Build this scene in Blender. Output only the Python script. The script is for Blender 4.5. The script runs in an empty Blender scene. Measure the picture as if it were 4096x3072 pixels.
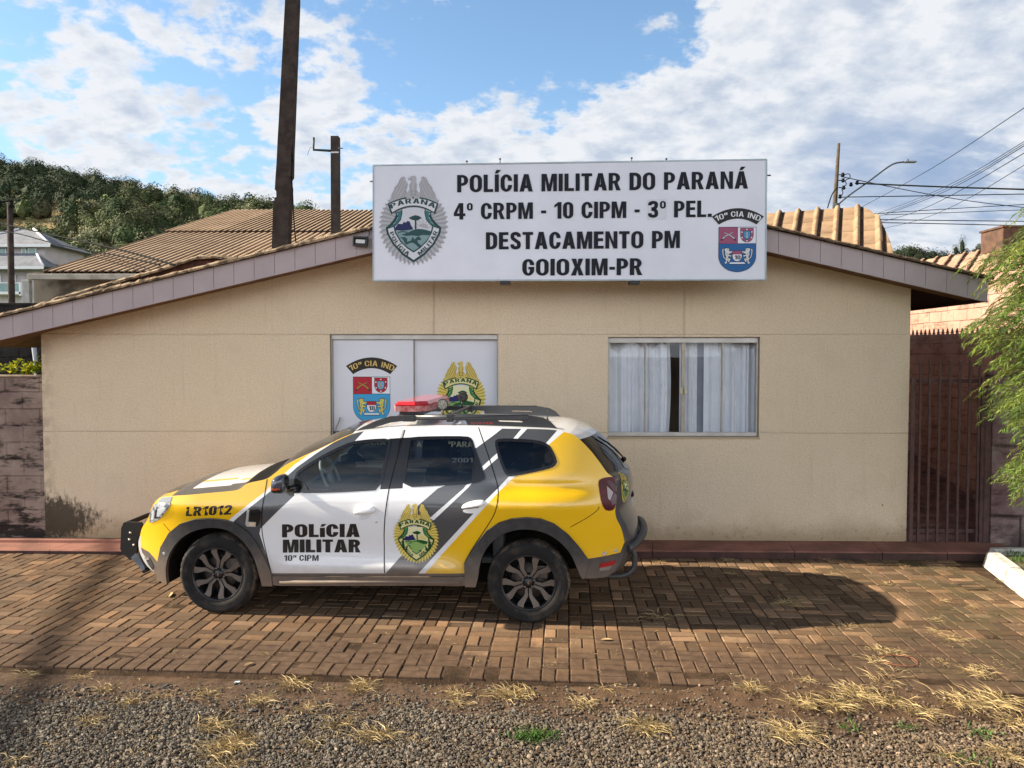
import bpy, bmesh, math, random
import numpy as np
from mathutils import Vector, Matrix
from mathutils.geometry import delaunay_2d_cdt, tessellate_polygon

R = math.radians
random.seed(7)
rng = np.random.default_rng(7)
SC = bpy.context.scene
COL = SC.collection

# ------------------------------------------------------------------ camera
CAM_H = 2.23
PITCH = R(2.12)
cam_d = bpy.data.cameras.new("camera")
cam_d.sensor_width = 36.0
cam_d.lens = 27.02
cam_d.clip_start = 0.05
cam_d.clip_end = 6000.0
cam = bpy.data.objects.new("camera", cam_d)
cam.location = (0, 0, CAM_H)
cam.rotation_euler = (R(90) - PITCH, 0, 0)
COL.objects.link(cam)
SC.camera = cam

# ------------------------------------------------------------------ sun, exposure
SUN_EL = R(30.0)
SUN_AZ = R(2.6)          # degrees behind the line that runs along the facade, sun stands to the left
SUN_STRENGTH = 5.0
SKY_STRENGTH = 0.05
sun_d = bpy.data.lights.new("sun", 'SUN')
sun_d.energy = SUN_STRENGTH
sun_d.angle = R(0.53)
sun_d.color = (1.0, 0.88, 0.70)
sun = bpy.data.objects.new("sun", sun_d)
to_sun = Vector((-math.cos(SUN_EL) * math.cos(SUN_AZ), math.cos(SUN_EL) * math.sin(SUN_AZ), math.sin(SUN_EL)))
sun.rotation_euler = to_sun.to_track_quat('Z', 'Y').to_euler()
sun.location = to_sun * 60
COL.objects.link(sun)

SC.view_settings.view_transform = 'Standard'
SC.view_settings.look = 'None'
SC.view_settings.exposure = 1.30
SC.view_settings.gamma = 1.0
SC.render.engine = 'CYCLES'
SC.cycles.max_bounces = 8
SC.cycles.transparent_max_bounces = 16
SC.cycles.use_denoising = True
SC.cycles.caustics_reflective = False
SC.cycles.caustics_refractive = False

# ------------------------------------------------------------------ node helpers
class NT:
    def __init__(s, tree):
        s.t = tree; s.n = tree.nodes; s.l = tree.links
    def new(s, typ, **kw):
        n = s.n.new(typ)
        for k, v in kw.items(): setattr(n, k, v)
        return n
    def put(s, sock, v):
        if isinstance(v, bpy.types.NodeSocket): s.l.new(v, sock)
        elif v is not None: sock.default_value = v
    def math(s, op, a, b=None, c=None, clamp=False):
        n = s.new('ShaderNodeMath', operation=op); n.use_clamp = clamp
        s.put(n.inputs[0], a)
        if b is not None: s.put(n.inputs[1], b)
        if c is not None: s.put(n.inputs[2], c)
        return n.outputs[0]
    def sep(s, v):
        n = s.new('ShaderNodeSeparateXYZ'); s.put(n.inputs[0], v); return n.outputs
    def comb(s, x, y, z):
        n = s.new('ShaderNodeCombineXYZ')
        for i, q in enumerate((x, y, z)): s.put(n.inputs[i], q)
        return n.outputs[0]
    def noise(s, vec, scale, detail=4, rough=0.55, dist=0.0):
        n = s.new('ShaderNodeTexNoise')
        s.put(n.inputs['Vector'], vec); n.inputs['Scale'].default_value = scale
        n.inputs['Detail'].default_value = detail; n.inputs['Roughness'].default_value = rough
        n.inputs['Distortion'].default_value = dist
        return n.outputs[0]
    def ramp(s, v, lo, hi, a=0.0, b=1.0, smooth=True):
        n = s.new('ShaderNodeMapRange'); n.interpolation_type = 'SMOOTHSTEP' if smooth else 'LINEAR'
        s.put(n.inputs[0], v); s.put(n.inputs[1], lo); s.put(n.inputs[2], hi)
        s.put(n.inputs[3], a); s.put(n.inputs[4], b)
        return n.outputs[0]
    def mix(s, f, a, b, mode='MIX'):
        n = s.new('ShaderNodeMix', data_type='RGBA', blend_type=mode)
        s.put(n.inputs[0], f)
        s.put(n.inputs[6], a if isinstance(a, bpy.types.NodeSocket) else (*a, 1))
        s.put(n.inputs[7], b if isinstance(b, bpy.types.NodeSocket) else (*b, 1))
        return n.outputs[2]
    def vscale(s, v, f):
        n = s.new('ShaderNodeVectorMath', operation='MULTIPLY')
        s.put(n.inputs[0], v); n.inputs[1].default_value = f if hasattr(f, '__len__') else (f, f, f)
        return n.outputs[0]
    def dot(s, v, w):
        n = s.new('ShaderNodeVectorMath', operation='DOT_PRODUCT')
        s.put(n.inputs[0], v); n.inputs[1].default_value = w
        return n.outputs['Value']

# ------------------------------------------------------------------ sky
world = bpy.data.worlds.new("World")
SC.world = world
world.use_nodes = True
wt = NT(world.node_tree)
for n in list(wt.n): wt.n.remove(n)
w_out = wt.new('ShaderNodeOutputWorld')
w_bg = wt.new('ShaderNodeBackground')
w_bg.inputs[1].default_value = SKY_STRENGTH
sky = wt.new('ShaderNodeTexSky')
sky.sky_type = 'NISHITA'
sky.sun_disc = False
sky.sun_elevation = SUN_EL
sky.sun_rotation = R(-90) + SUN_AZ
sky.altitude = 900
sky.air_density = 1.0
sky.dust_density = 0.8
sky.ozone_density = 1.2
d = wt.new('ShaderNodeTexCoord').outputs['Generated']
dx, dy, dz = wt.sep(d)
den = wt.math('ADD', wt.math('MAXIMUM', dz, 0.0), 0.30)      # a flat cloud deck, foreshortened towards the horizon
px_ = wt.math('DIVIDE', dx, den)
py_ = wt.math('DIVIDE', dy, den)
big = wt.noise(wt.comb(px_, py_, 0.0), 1.1, 3, 0.5)
puff = wt.noise(wt.comb(wt.math('ADD', px_, 3.1), wt.math('MULTIPLY', py_, 1.0), 0.4), 11.5, 9, 0.58, 0.1)
mid = wt.noise(wt.comb(wt.math('ADD', px_, 9.7), wt.math('MULTIPLY', py_, 0.9), 2.4), 4.2, 6, 0.55, 0.2)
def lobe(u, v, width):           # a soft patch of the sky dome round one direction
    q = Vector(((u - 2048) / 3074, 1.0, (1422 - v) / 3074)).normalized()
    c = wt.dot(d, q)
    return wt.ramp(c, math.cos(width), 1.0)
cov = wt.ramp(dx, -0.12, 0.34, 0.0, 0.20)
def add_lobe(cov, u, v, wdt, amp):
    return wt.math('ADD', cov, wt.math('MULTIPLY', lobe(u, v, wdt), amp))
for L_ in ((2150, 220, 0.13, -0.20), (2520, 40, 0.15, -0.26), (1650, 230, 0.09, -0.10), (1800, 330, 0.08, -0.06), (450, 170, 0.15, 0.045), (1000, 60, 0.08, 0.05), (700, 430, 0.10, 0.015), (300, 450, 0.10, 0.03), (1250, 130, 0.06, 0.04), (1500, 700, 0.16, 0.07),
           (2200, 760, 0.20, 0.16), (300, 650, 0.14, 0.07), (900, 850, 0.10, 0.05), (150, 330, 0.09, -0.05), (3300, 400, 0.35, 0.12), (3800, 1050, 0.12, -0.10), (1250, 430, 0.08, 0.05), (700, 1250, 0.10, -0.06)):
    cov = add_lobe(cov, *L_)
cov = wt.math('ADD', cov, wt.ramp(dz, 0.50, 0.85, 0.0, -0.25))
tot = wt.math('ADD', wt.math('ADD', wt.math('MULTIPLY', puff, 0.68), wt.math('MULTIPLY', mid, 0.20)), wt.math('ADD', wt.math('MULTIPLY', big, 0.12), cov))
dens = wt.ramp(tot, 0.475, 0.585)
# sunlit billows, greyer hollows, and long blue-grey streaks low on the right
bill = wt.noise(wt.comb(wt.math('ADD', px_, 3.16), wt.math('ADD', py_, 0.018), 0.4), 11.5, 9, 0.58, 0.1)
streak = wt.noise(wt.comb(wt.math('MULTIPLY', px_, 0.9), wt.math('MULTIPLY', py_, 2.0), 7.0), 3.6, 8, 0.62, 0.5)
relief = wt.math('MULTIPLY', wt.math('SUBTRACT', puff, bill), 2.0)
thick = wt.math('ADD', wt.math('ADD', wt.ramp(tot, 0.56, 0.86, 0.0, 0.36), wt.ramp(streak, 0.38, 0.66, -0.10, 0.30)), relief)
low = wt.math('ADD', wt.math('MULTIPLY', lobe(3980, 700, 0.10), 0.75), wt.math('MULTIPLY', lobe(3450, 690, 0.10), 0.55))
low = wt.math('MULTIPLY', low, wt.ramp(streak, 0.30, 0.58))
CLOUD = 0.405 / SKY_STRENGTH
white = (0.90 * CLOUD, 0.915 * CLOUD, 0.945 * CLOUD)
grey = (0.52 * CLOUD, 0.60 * CLOUD, 0.73 * CLOUD)
blue_grey = (0.26 * CLOUD, 0.385 * CLOUD, 0.62 * CLOUD)
cloud_c = wt.mix(wt.math('MINIMUM', wt.math('MAXIMUM', thick, 0.0), 0.9), white, grey)
cloud_c = wt.mix(wt.math('MINIMUM', low, 0.9), cloud_c, blue_grey)
tint_ = wt.mix(wt.ramp(dz, 0.42, 0.72), (1.70, 1.90, 1.90), (0.55, 0.60, 0.65))
sky_c = wt.mix(1.0, sky.outputs[0], tint_, 'MULTIPLY')
hazy = wt.ramp(dz, -0.02, 0.36, 0.70, 0.0)
sky_c = wt.mix(hazy, sky_c, (0.42 * CLOUD, 0.60 * CLOUD, 0.82 * CLOUD))
# unseen bright cloud added behind the camera to fill the shaded facade
back = wt.math('MULTIPLY', wt.ramp(dy, 0.05, -0.35), wt.ramp(dz, 0.52, 0.24))
bank = wt.mix(wt.ramp(streak, 0.35, 0.65), (2.85 * CLOUD, 2.90 * CLOUD, 3.05 * CLOUD), (2.0 * CLOUD, 2.1 * CLOUD, 2.3 * CLOUD))
allsky = wt.mix(wt.math('MULTIPLY', dens, wt.ramp(dz, 0.45, 0.68, 0.95, 0.15)), sky_c, cloud_c)
allsky = wt.mix(back, allsky, bank)
wt.l.new(allsky, w_bg.inputs[0])
wt.l.new(w_bg.outputs[0], w_out.inputs[0])

# ------------------------------------------------------------------ picture geometry: a pixel of the 4096 x 3072 frame as a ray
FOC = 3074.0
EYE = Vector((0, 0, CAM_H))
def ray(u, v):
    a = (u - 2048) / FOC; b = -(v - 1536) / FOC
    return Vector((a, math.cos(PITCH) + b * math.sin(PITCH), -math.sin(PITCH) + b * math.cos(PITCH)))
def S(u, v):                     # big-view coordinates (2212 wide) to frame pixels
    return (u * 4096 / 2212, v * 4096 / 2212)
def at_depth(p, Y):
    r = ray(*p); return EYE + r * (Y / r.y)
def on_ground(p, z=0.0):
    r = ray(*p); return EYE + r * ((z - CAM_H) / r.z)
class Frame:                     # a turned local frame standing on the ground
    def __init__(s, o, yaw):
        s.m = Matrix.Translation(Vector(o)) @ Matrix.Rotation(yaw, 4, 'Z'); s.i = s.m.inverted()
        s.o = Vector(o); s.yaw = yaw
    def line(s, p):
        a = s.i @ EYE; b = s.i.to_3x3() @ ray(*p); return a, b
    def hit(s, p, y):
        a, b = s.line(p); return a + b * ((y - a.y) / b.y)

# ------------------------------------------------------------------ mesh helpers
def tag(o, label=None, cat=None, group=None, kind=None):
    if label: o['label'] = label
    if cat: o['category'] = cat
    if group: o['group'] = group
    if kind: o['kind'] = kind
    return o
def empty(name, loc=(0, 0, 0), rz=0.0, label=None, cat=None, group=None):
    o = bpy.data.objects.new(name, None); COL.objects.link(o)
    o.location = loc; o.rotation_euler = (0, 0, rz); o.empty_display_size = 0.2
    return tag(o, label, cat, group)
class MB:
    def __init__(s): s.v = []; s.f = []; s.m = []; s.s = []
    def add(s, vs, fs, mi=0, smooth=False):
        b = len(s.v); s.v.extend(tuple(q) for q in vs)
        for k, f in enumerate(fs):
            s.f.append(tuple(i + b for i in f))
            s.m.append(mi[k] if isinstance(mi, (list, tuple)) else mi); s.s.append(smooth)
        return s
    def box(s, lo, hi, mi=0, mat=None):
        x0, y0, z0 = lo; x1, y1, z1 = hi
        v = [(x0,y0,z0),(x1,y0,z0),(x1,y1,z0),(x0,y1,z0),(x0,y0,z1),(x1,y0,z1),(x1,y1,z1),(x0,y1,z1)]
        if mat is not None: v = [mat @ Vector(q) for q in v]
        return s.add(v, [(0,3,2,1),(4,5,6,7),(0,1,5,4),(1,2,6,5),(2,3,7,6),(3,0,4,7)], mi)
    def bevbox(s, lo, hi, b=0.01, mi=0, mat=None):     # a box with chamfered edges
        bm = bmesh.new(); bmesh.ops.create_cube(bm, size=1)
        c = [(lo[i] + hi[i]) / 2 for i in range(3)]; e = [hi[i] - lo[i] for i in range(3)]
        for q in bm.verts: q.co = Vector((c[0] + q.co.x * e[0], c[1] + q.co.y * e[1], c[2] + q.co.z * e[2]))
        bmesh.ops.bevel(bm, geom=list(bm.edges), offset=b, segments=2, affect='EDGES', profile=0.6)
        bmesh.ops.recalc_face_normals(bm, faces=bm.faces)
        vs = [(mat @ q.co) if mat is not None else q.co.copy() for q in bm.verts]
        bm.verts.index_update()
        s.add(vs, [[q.index for q in f.verts] for f in bm.faces], mi); bm.free(); return s
    def tube(s, path, r, seg=8, mi=0, caps=True, smooth=True):
        P = [Vector(p) for p in path]; n = len(P)
        rr = r if hasattr(r, '__len__') else [r] * n
        T = []
        for i in range(n):
            t = (P[min(i + 1, n - 1)] - P[max(i - 1, 0)]); T.append(t.normalized() if t.length > 1e-9 else Vector((0, 0, 1)))
        up = Vector((0, 0, 1)) if abs(T[0].z) < 0.9 else Vector((1, 0, 0))
        nrm = T[0].cross(up).normalized(); vs = []
        for i in range(n):
            nrm = (nrm - T[i] * nrm.dot(T[i])).normalized(); bi = T[i].cross(nrm)
            for k in range(seg):
                a = 2 * math.pi * k / seg; vs.append(P[i] + (nrm * math.cos(a) + bi * math.sin(a)) * rr[i])
        fs = []
        for i in range(n - 1):
            for k in range(seg):
                k2 = (k + 1) % seg
                fs.append((i*seg+k, i*seg+k2, (i+1)*seg+k2, (i+1)*seg+k))
        s.add(vs, fs, mi, smooth)
        if caps:
            b = len(s.v) - n * seg
            s.f.append(tuple(b + k for k in range(seg))[::-1]); s.m.append(mi); s.s.append(False)
            s.f.append(tuple(b + (n-1)*seg + k for k in range(seg))); s.m.append(mi); s.s.append(False)
        return s
    def lathe(s, prof, seg=48, axis='z', c=(0, 0, 0), mi=0, smooth=True, closed=False):
        vs = []; c = Vector(c)       # prof: (radius, height)
        for r_, h in prof:
            for k in range(seg):
                a = 2 * math.pi * k / seg; x, y = r_ * math.cos(a), r_ * math.sin(a)
                vs.append(c + (Vector((x, y, h)) if axis == 'z' else Vector((x, h, -y)) if axis == 'y' else Vector((h, x, y))))
        fs = []
        n = len(prof)
        for i in range(n - 1):
            for k in range(seg):
                k2 = (k + 1) % seg; fs.append((i*seg+k, i*seg+k2, (i+1)*seg+k2, (i+1)*seg+k))
        return s.add(vs, fs, mi, smooth)
    def prism(s, poly, fn0, fn1, mi=0, side_mi=None, back=True):
        """poly in 2D (counter-clockwise), fn0 / fn1 map (a, b) to the front / back in space"""
        side_mi = mi if side_mi is None else side_mi
        n = len(poly); tri = tess(poly)
        A = [fn0(*p) for p in poly]; B = [fn1(*p) for p in poly]
        s.add(A, tri, mi)
        if back: s.add(B, [t[::-1] for t in tri], side_mi)
        s.add(A + B, [(i, n + i, n + (i + 1) % n, (i + 1) % n) for i in range(n)], side_mi)
        return s
    def build(s, name, mats, parent=None, normals=None, matrix=None):
        me = bpy.data.meshes.new(name); me.from_pydata(s.v, [], s.f)
        mats = mats if isinstance(mats, (list, tuple)) else [mats]
        for q in mats: me.materials.append(q)
        me.polygons.foreach_set('material_index', s.m); me.polygons.foreach_set('use_smooth', s.s)
        me.update()
        if normals is not None:
            me.polygons.foreach_set('use_smooth', [True] * len(s.f))
            me.normals_split_custom_set_from_vertices([tuple(q) for q in normals])
        o = bpy.data.objects.new(name, me); COL.objects.link(o)
        if parent is not None: o.parent = parent
        return o
def tess(poly):
    t = tessellate_polygon([[Vector((p[0], p[1], 0)) for p in poly]])
    out = []
    for a, b, c in t:
        ar = (poly[b][0]-poly[a][0])*(poly[c][1]-poly[a][1]) - (poly[b][1]-poly[a][1])*(poly[c][0]-poly[a][0])
        out.append((a, b, c) if ar > 0 else (a, c, b))
    return out
def area2(p): return sum(p[i][0]*p[(i+1) % len(p)][1] - p[(i+1) % len(p)][0]*p[i][1] for i in range(len(p)))
def ccw(p): return list(p) if area2(p) > 0 else list(p)[::-1]
def chaikin(p, it=2, closed=True):
    p = [tuple(q) for q in p]
    for _ in range(it):
        o = []; n = len(p)
        if not closed: o.append(p[0])
        for i in range(n if closed else n - 1):
            a, b = p[i], p[(i + 1) % n]
            o.append(tuple(a[k]*.75 + b[k]*.25 for k in range(len(a)))); o.append(tuple(a[k]*.25 + b[k]*.75 for k in range(len(a))))
        if not closed: o.append(p[-1])
        p = o
    return p
def resample(p, step, closed=True):
    o = []; n = len(p)
    for i in range(n if closed else n - 1):
        a, b = p[i], p[(i + 1) % n]; L = math.dist(a, b); k = max(1, int(math.ceil(L / step)))
        for j in range(k): o.append(tuple(a[q] + (b[q] - a[q]) * j / k for q in range(len(a))))
    if not closed: o.append(tuple(p[-1]))
    return o
def inside(poly, X, Y):
    P = np.asarray(poly); x0, y0 = P[:, 0], P[:, 1]; x1, y1 = np.roll(x0, -1), np.roll(y0, -1)
    r = np.zeros(len(X), bool)
    for a, b, c, e in zip(x0, y0, x1, y1):
        if b == e: continue
        k = ((b > Y) != (e > Y)) & (X < (c - a) * (Y - b) / (e - b) + a); r ^= k
    return r
def cdt(loops, grid=None, outline=None):
    """triangulate loops as constraints; grid = spacing of added inner points. returns points, triangles, centroids"""
    V = []; E = []
    for lp, closed in loops:
        b = len(V); n = len(lp); V += [Vector(q) for q in lp]
        E += [(b + i, b + (i + 1) % n) for i in range(n if closed else n - 1)]
    if grid:
        P = np.array([(q.x, q.y) for q in V]); lo, hi = P.min(0), P.max(0)
        gx = np.arange(lo[0], hi[0], grid); gy = np.arange(lo[1], hi[1], grid)
        G = np.array([(x + (grid / 2 if j % 2 else 0), y) for j, y in enumerate(gy) for x in gx])
        if outline is not None: G = G[inside(outline, G[:, 0], G[:, 1])]
        if len(G):
            dmin = np.full(len(G), 9.0)
            for k in range(0, len(P), 64):
                dmin = np.minimum(dmin, np.sqrt(((G[:, None, :] - P[None, k:k+64, :]) ** 2).sum(2)).min(1))
            G = G[dmin > grid * 0.35]
            V += [Vector((float(a), float(b))) for a, b in G]
    r = delaunay_2d_cdt(V, E, [], 0, 1e-6)
    P = np.array([(q.x, q.y) for q in r[0]]); T = []
    for f in r[2]:
        a, b, c = f[:3]
        ar = (P[b][0]-P[a][0])*(P[c][1]-P[a][1]) - (P[b][1]-P[a][1])*(P[c][0]-P[a][0])
        if abs(ar) < 1e-10: continue
        T.append((a, b, c) if ar > 0 else (a, c, b))
    T = np.array(T); C = P[T].mean(1)
    return P, T, C
def sheet(name, polys, mats, fn, parent=None):
    """flat artwork: polys = [(poly, material index, layer)], fn(x, y, layer) -> point in space"""
    m = MB()
    for p, mi, ly in polys:
        p = ccw(p); m.add([fn(x, y, ly) for x, y in p], tess(p), mi)
    return m.build(name, mats, parent)
def stroke(pts, w, closed=False):
    """outline polygon of a line of width w"""
    L = []; Rr = []; n = len(pts)
    ww = w if hasattr(w, '__len__') else [w] * n
    for i in range(n):
        a = pts[max(i - 1, 0)]; b = pts[min(i + 1, n - 1)]
        tx, ty = b[0] - a[0], b[1] - a[1]; q = math.hypot(tx, ty) or 1; nx, ny = -ty / q, tx / q
        L.append((pts[i][0] + nx * ww[i] / 2, pts[i][1] + ny * ww[i] / 2)); Rr.append((pts[i][0] - nx * ww[i] / 2, pts[i][1] - ny * ww[i] / 2))
    return L + Rr[::-1]
_txt = {}
def glyph(c, s=.20, t=.165, w=.56):
    """capital letters drawn as outlines with holes; cap height 1, stem s, bar t. returns width, [(outer, [holes])]"""
    def rr(x0, y0, x1, y1, rx, ry, n=7):
        o = []
        for cx, cy, a in ((x1 - rx, y0 + ry, -90), (x1 - rx, y1 - ry, 0), (x0 + rx, y1 - ry, 90), (x0 + rx, y0 + ry, 180)):
            for k in range(n + 1): q = math.radians(a + 90 * k / n); o.append((cx + rx * math.cos(q), cy + ry * math.sin(q)))
        return o
    def bowl(x0, y0, x1, y1, r, n=7):                  # square on the left, round on the right
        o = [(x0, y0)]
        for cx, cy, a in ((x1 - r, y0 + r, -90), (x1 - r, y1 - r, 0)):
            for k in range(n + 1): q = math.radians(a + 90 * k / n); o.append((cx + r * math.cos(q), cy + r * math.sin(q)))
        return o + [(x0, y1)]
    def ring(w, y0=0, y1=1, s=s, t=t): return [(rr(0, y0, w, y1, w * .48, min(w * .52, (y1 - y0) * .5)), [rr(s, y0 + t * .9, w - s, y1 - t * .9, (w - 2 * s) * .48, min((w - 2 * s) * .9, (y1 - y0) * .33))])]
    acc = {'Á': 'A', 'Í': 'I', 'í': 'i'}
    if c in acc:
        w_, P = glyph(acc[c], s, t, w); x = w_ / 2; b = 1.06 if c != 'í' else .80
        return w_, P + [([(x - .10, b), (x + .04, b), (x + .20, b + .20), (x - .02, b + .20)], [])]
    if c == 'I': return s, [([(0, 0), (s, 0), (s, 1), (0, 1)], [])]
    if c == 'i': return s, [([(0, 0), (s, 0), (s, .72), (0, .72)], [])]
    if c == 'L': return w * .82, [([(0, 0), (w * .82, 0), (w * .82, t), (s, t), (s, 1), (0, 1)], [])]
    if c == 'T': h = w * .92; return h, [([(h / 2 - s / 2, 0), (h / 2 + s / 2, 0), (h / 2 + s / 2, 1 - t), (h, 1 - t), (h, 1), (0, 1), (0, 1 - t), (h / 2 - s / 2, 1 - t)], [])]
    if c == 'E': h = w * .86; return h, [([(0, 0), (h, 0), (h, t), (s, t), (s, .5 - t / 2 + .02), (h * .93, .5 - t / 2 + .02), (h * .93, .5 + t / 2 + .02), (s, .5 + t / 2 + .02), (s, 1 - t), (h * .98, 1 - t), (h * .98, 1), (0, 1)], [])]
    if c == 'U': o = rr(0, 0, w, 1, w * .48, w * .5); i = rr(s, t, w - s, 1, (w - 2 * s) * .48, .12); k = 16; return w, [([(w, 1)] + [(w, .5)] + [(w / 2 + w / 2 * math.cos(-math.pi * q / 12), .32 + .32 * math.sin(-math.pi * q / 12)) for q in range(13)] + [(0, 1), (s, 1)] + [(w / 2 - (w / 2 - s) * math.cos(-math.pi * q / 12), .32 + (.32 - t) * math.sin(-math.pi * q / 12)) for q in range(13)] + [(w - s, 1)], [])]
    if c in 'O0': h = w * (1.06 if c == 'O' else .94); return h, ring(h)
    if c in 'CG':
        h = w * 1.0; n = 10; o = []
        R_ = h / 2; ry = .36
        for k in range(n + 1): q = math.pi * k / n; o.append((h / 2 + R_ * math.cos(q), 1 - ry + ry * math.sin(q)))
        for k in range(n + 1): q = math.pi + math.pi * k / n; o.append((h / 2 + R_ * math.cos(q), ry + ry * math.sin(q)))
        r2 = h / 2 - s; r2y = ry - t * .92; inn = []
        if c == 'C': o.append((h, .39)); inn.append((h - s, .39))
        else: o += [(h, .53), (h * .50, .53), (h * .50, .53 - t * .9), (h - s, .53 - t * .9)]
        for k in range(n + 1): q = -math.pi * k / n; inn.append((h / 2 + r2 * math.cos(q), ry + r2y * math.sin(q)))
        for k in range(n + 1): q = math.pi - math.pi * k / n; inn.append((h / 2 + r2 * math.cos(q), 1 - ry + r2y * math.sin(q)))
        inn.append((h - s, .63)); o = [(h, .63)] + o
        return h, [(o + inn, [])]
    if c == 'D': return w, [(bowl(0, 0, w, 1, w * .56), [bowl(s, t, w - s, 1 - t, (w - s) * .40)])]
    if c == 'P': return w * .95, [([(0, 0), (s, 0), (s, .38)] + bowl(s, .38, w * .95, 1, .29)[1:-1] + [(0, 1)], [bowl(s, .38 + t * .9, w * .95 - s, 1 - t * .9, .10)])]
    if c == 'R': h = w; return h * 1.04, [([(0, 0), (s, 0), (s, .40), (s + .06, .40), (h * 1.04 - s * 1.08, 0), (h * 1.04, 0), (h * .76, .42)] + bowl(s, .42, h * .97, 1, .27)[1:-1][3:] + [(0, 1)], [bowl(s, .40 + t * .9, h * .97 - s, 1 - t * .9, .10)])]
    if c == 'A':
        h = w * 1.14; m_ = h / 2; k = s * 1.02
        return h, [([(0, 0), (k, 0), (k + .055, .20), (h - k - .055, .20), (h - k, 0), (h, 0), (m_ + s * .56, 1), (m_ - s * .56, 1)], [[(k + .095, .20 + t * .9), (h - k - .095, .20 + t * .9), (m_, .80)]])]
    if c == 'M':
        h = w * 1.34; m_ = h / 2; e = s * .92
        return h, [([(0, 0), (e, 0), (e, .66), (m_ - s * .42, 0), (m_ + s * .42, 0), (h - e, .66), (h - e, 0), (h, 0), (h, 1), (h - s * 1.25, 1), (m_, .36), (s * 1.25, 1), (0, 1)], [])]
    if c == 'N':
        h = w * 1.06; e = s * .94
        return h, [([(0, 0), (e, 0), (e, .64), (h - e, 0), (h, 0), (h, 1), (h - e, 1), (h - e, .36), (e, 1), (0, 1)], [])]
    if c == 'X':
        h = w * 1.06; m_ = h / 2; k = s * 1.12
        return h, [([(0, 0), (k, 0), (m_, .35), (h - k, 0), (h, 0), (m_ + k * .55, .51), (h - .02, 1), (h - k - .02, 1), (m_, .67), (k + .02, 1), (.02, 1), (m_ - k * .55, .51)], [])]
    if c == '1': return .36, [([(.36 - s, 0), (.36, 0), (.36, 1), (.36 - s * .85, 1), (0, .82), (0, .66), (.36 - s, .78)], [])]
    if c == '4':
        h = w * 1.06; x = h * .82
        return h, [([(x - s, 0), (x, 0), (x, .21), (h, .21), (h, .21 + t), (x, .21 + t), (x, 1), (x - s * 1.1, 1), (0, .40), (0, .21), (x - s, .21)], [[(x - s, .21 + t), (x - s, .74), (.17, .21 + t)]])]
    if c in 'S32':
        h = w * .94; a = s / 2; r_ = h / 2
        if c == 'S': sp = [(h - a, .72), (h - a, .84), (r_ + .05, 1 - t / 2), (r_ - .05, 1 - t / 2), (a, .86), (a, .64), (r_ * .8, .555), (r_ * 1.2, .46), (h - a, .38), (h - a, .14), (r_ + .05, t / 2), (r_ - .05, t / 2), (a, .14), (a, .29)]
        elif c == '3': sp = [(a, .74), (a, .86), (r_ - .04, 1 - t / 2), (r_ + .04, 1 - t / 2), (h - a - .01, .88), (h - a - .01, .60), (r_ + .05, .525), (r_ - .07, .525), (r_ + .05, .525), (h - a, .46), (h - a, .13), (r_ + .04, t / 2), (r_ - .04, t / 2), (a, .14), (a, .27)]
        else: sp = [(a, .70), (a, .86), (r_ - .04, 1 - t / 2), (r_ + .04, 1 - t / 2), (h - a, .88), (h - a, .62), (r_ + .02, .34), (a + .01, t * .6)]
        P = []
        if c == '3':
            A = stroke(chaikin([(a, .74), (a, .87), (r_ - .03, 1 - t / 2), (r_ + .03, 1 - t / 2), (h - a - .01, .88), (h - a - .01, .66), (r_ + .05, .545), (r_ - .09, .53)], 2, False), s * .94)
            B_ = stroke(chaikin([(r_ - .09, .50), (r_ + .06, .485), (h - a, .38), (h - a, .13), (r_ + .04, t / 2), (r_ - .04, t / 2), (a, .13), (a, .27)], 2, False), s * .94)
            return h, [('strip', A), ('strip', B_)]
        P = [('strip', stroke(chaikin(sp, 2, False), s * .92))]
        if c == '2': P.append(([(0, 0), (h, 0), (h, t), (s * .30, t), (0, t * .9)], []))
        return h, P
    if c in 'ºª': h = .30; P = ring(h, .54, 1.0, .105, .10); return h, P if c == 'º' else P + [([(h + .002, .56), (h + .08, .56), (h + .08, 1.0), (h + .002, 1.0)], [])]
    if c == '-': return .26, [([(0, .33), (.26, .33), (.26, .50), (0, .50)], [])]
    if c == '.': return s, [([(0, 0), (s, 0), (s, s), (0, s)], [])]
    return .26, []
def text2d(s, bold=0.2, space=1.0):
    """lettering as flat triangles, capital height 1, starting at x = 0 on the baseline"""
    k = (s, bold, space)
    if k in _txt: return _txt[k]
    V = []; Fc = []; x = 0.0
    for c in s:
        w, P = glyph(c, bold, bold * .82)
        for o, hs in P:
            if o == 'strip':
                b = len(V); n = len(hs) // 2; V += [(q[0] + x, q[1]) for q in hs]
                for i in range(n - 1): Fc += [(b + i, b + i + 1, b + 2 * n - 2 - i), (b + i, b + 2 * n - 2 - i, b + 2 * n - 1 - i)]
                continue
            lp = [[Vector((a + x, b, 0)) for a, b in q] for q in [ccw(o)] + [ccw(h)[::-1] for h in hs]]
            b = len(V); V += [(q.x, q.y) for l in lp for q in l]
            Fc += [tuple(b + i for i in f) for f in tessellate_polygon(lp)]
        x += w + .08 * space
    _txt[k] = (np.array(V), Fc, x - .08 * space); return _txt[k]
def text_into(m, s, fn, mi=0, bold=0.2, space=1.0):
    """fn(x / width, y / capital height) -> point"""
    v, f, w = text2d(s, bold, space)
    fs = []
    for q in f:
        ar = (v[q[1]][0]-v[q[0]][0])*(v[q[2]][1]-v[q[0]][1]) - (v[q[1]][1]-v[q[0]][1])*(v[q[2]][0]-v[q[0]][0])
        if abs(ar) > 1e-9: fs.append(q if ar > 0 else q[::-1])
    m.add([fn(x / w, y) for x, y in v], fs, mi)

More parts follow.
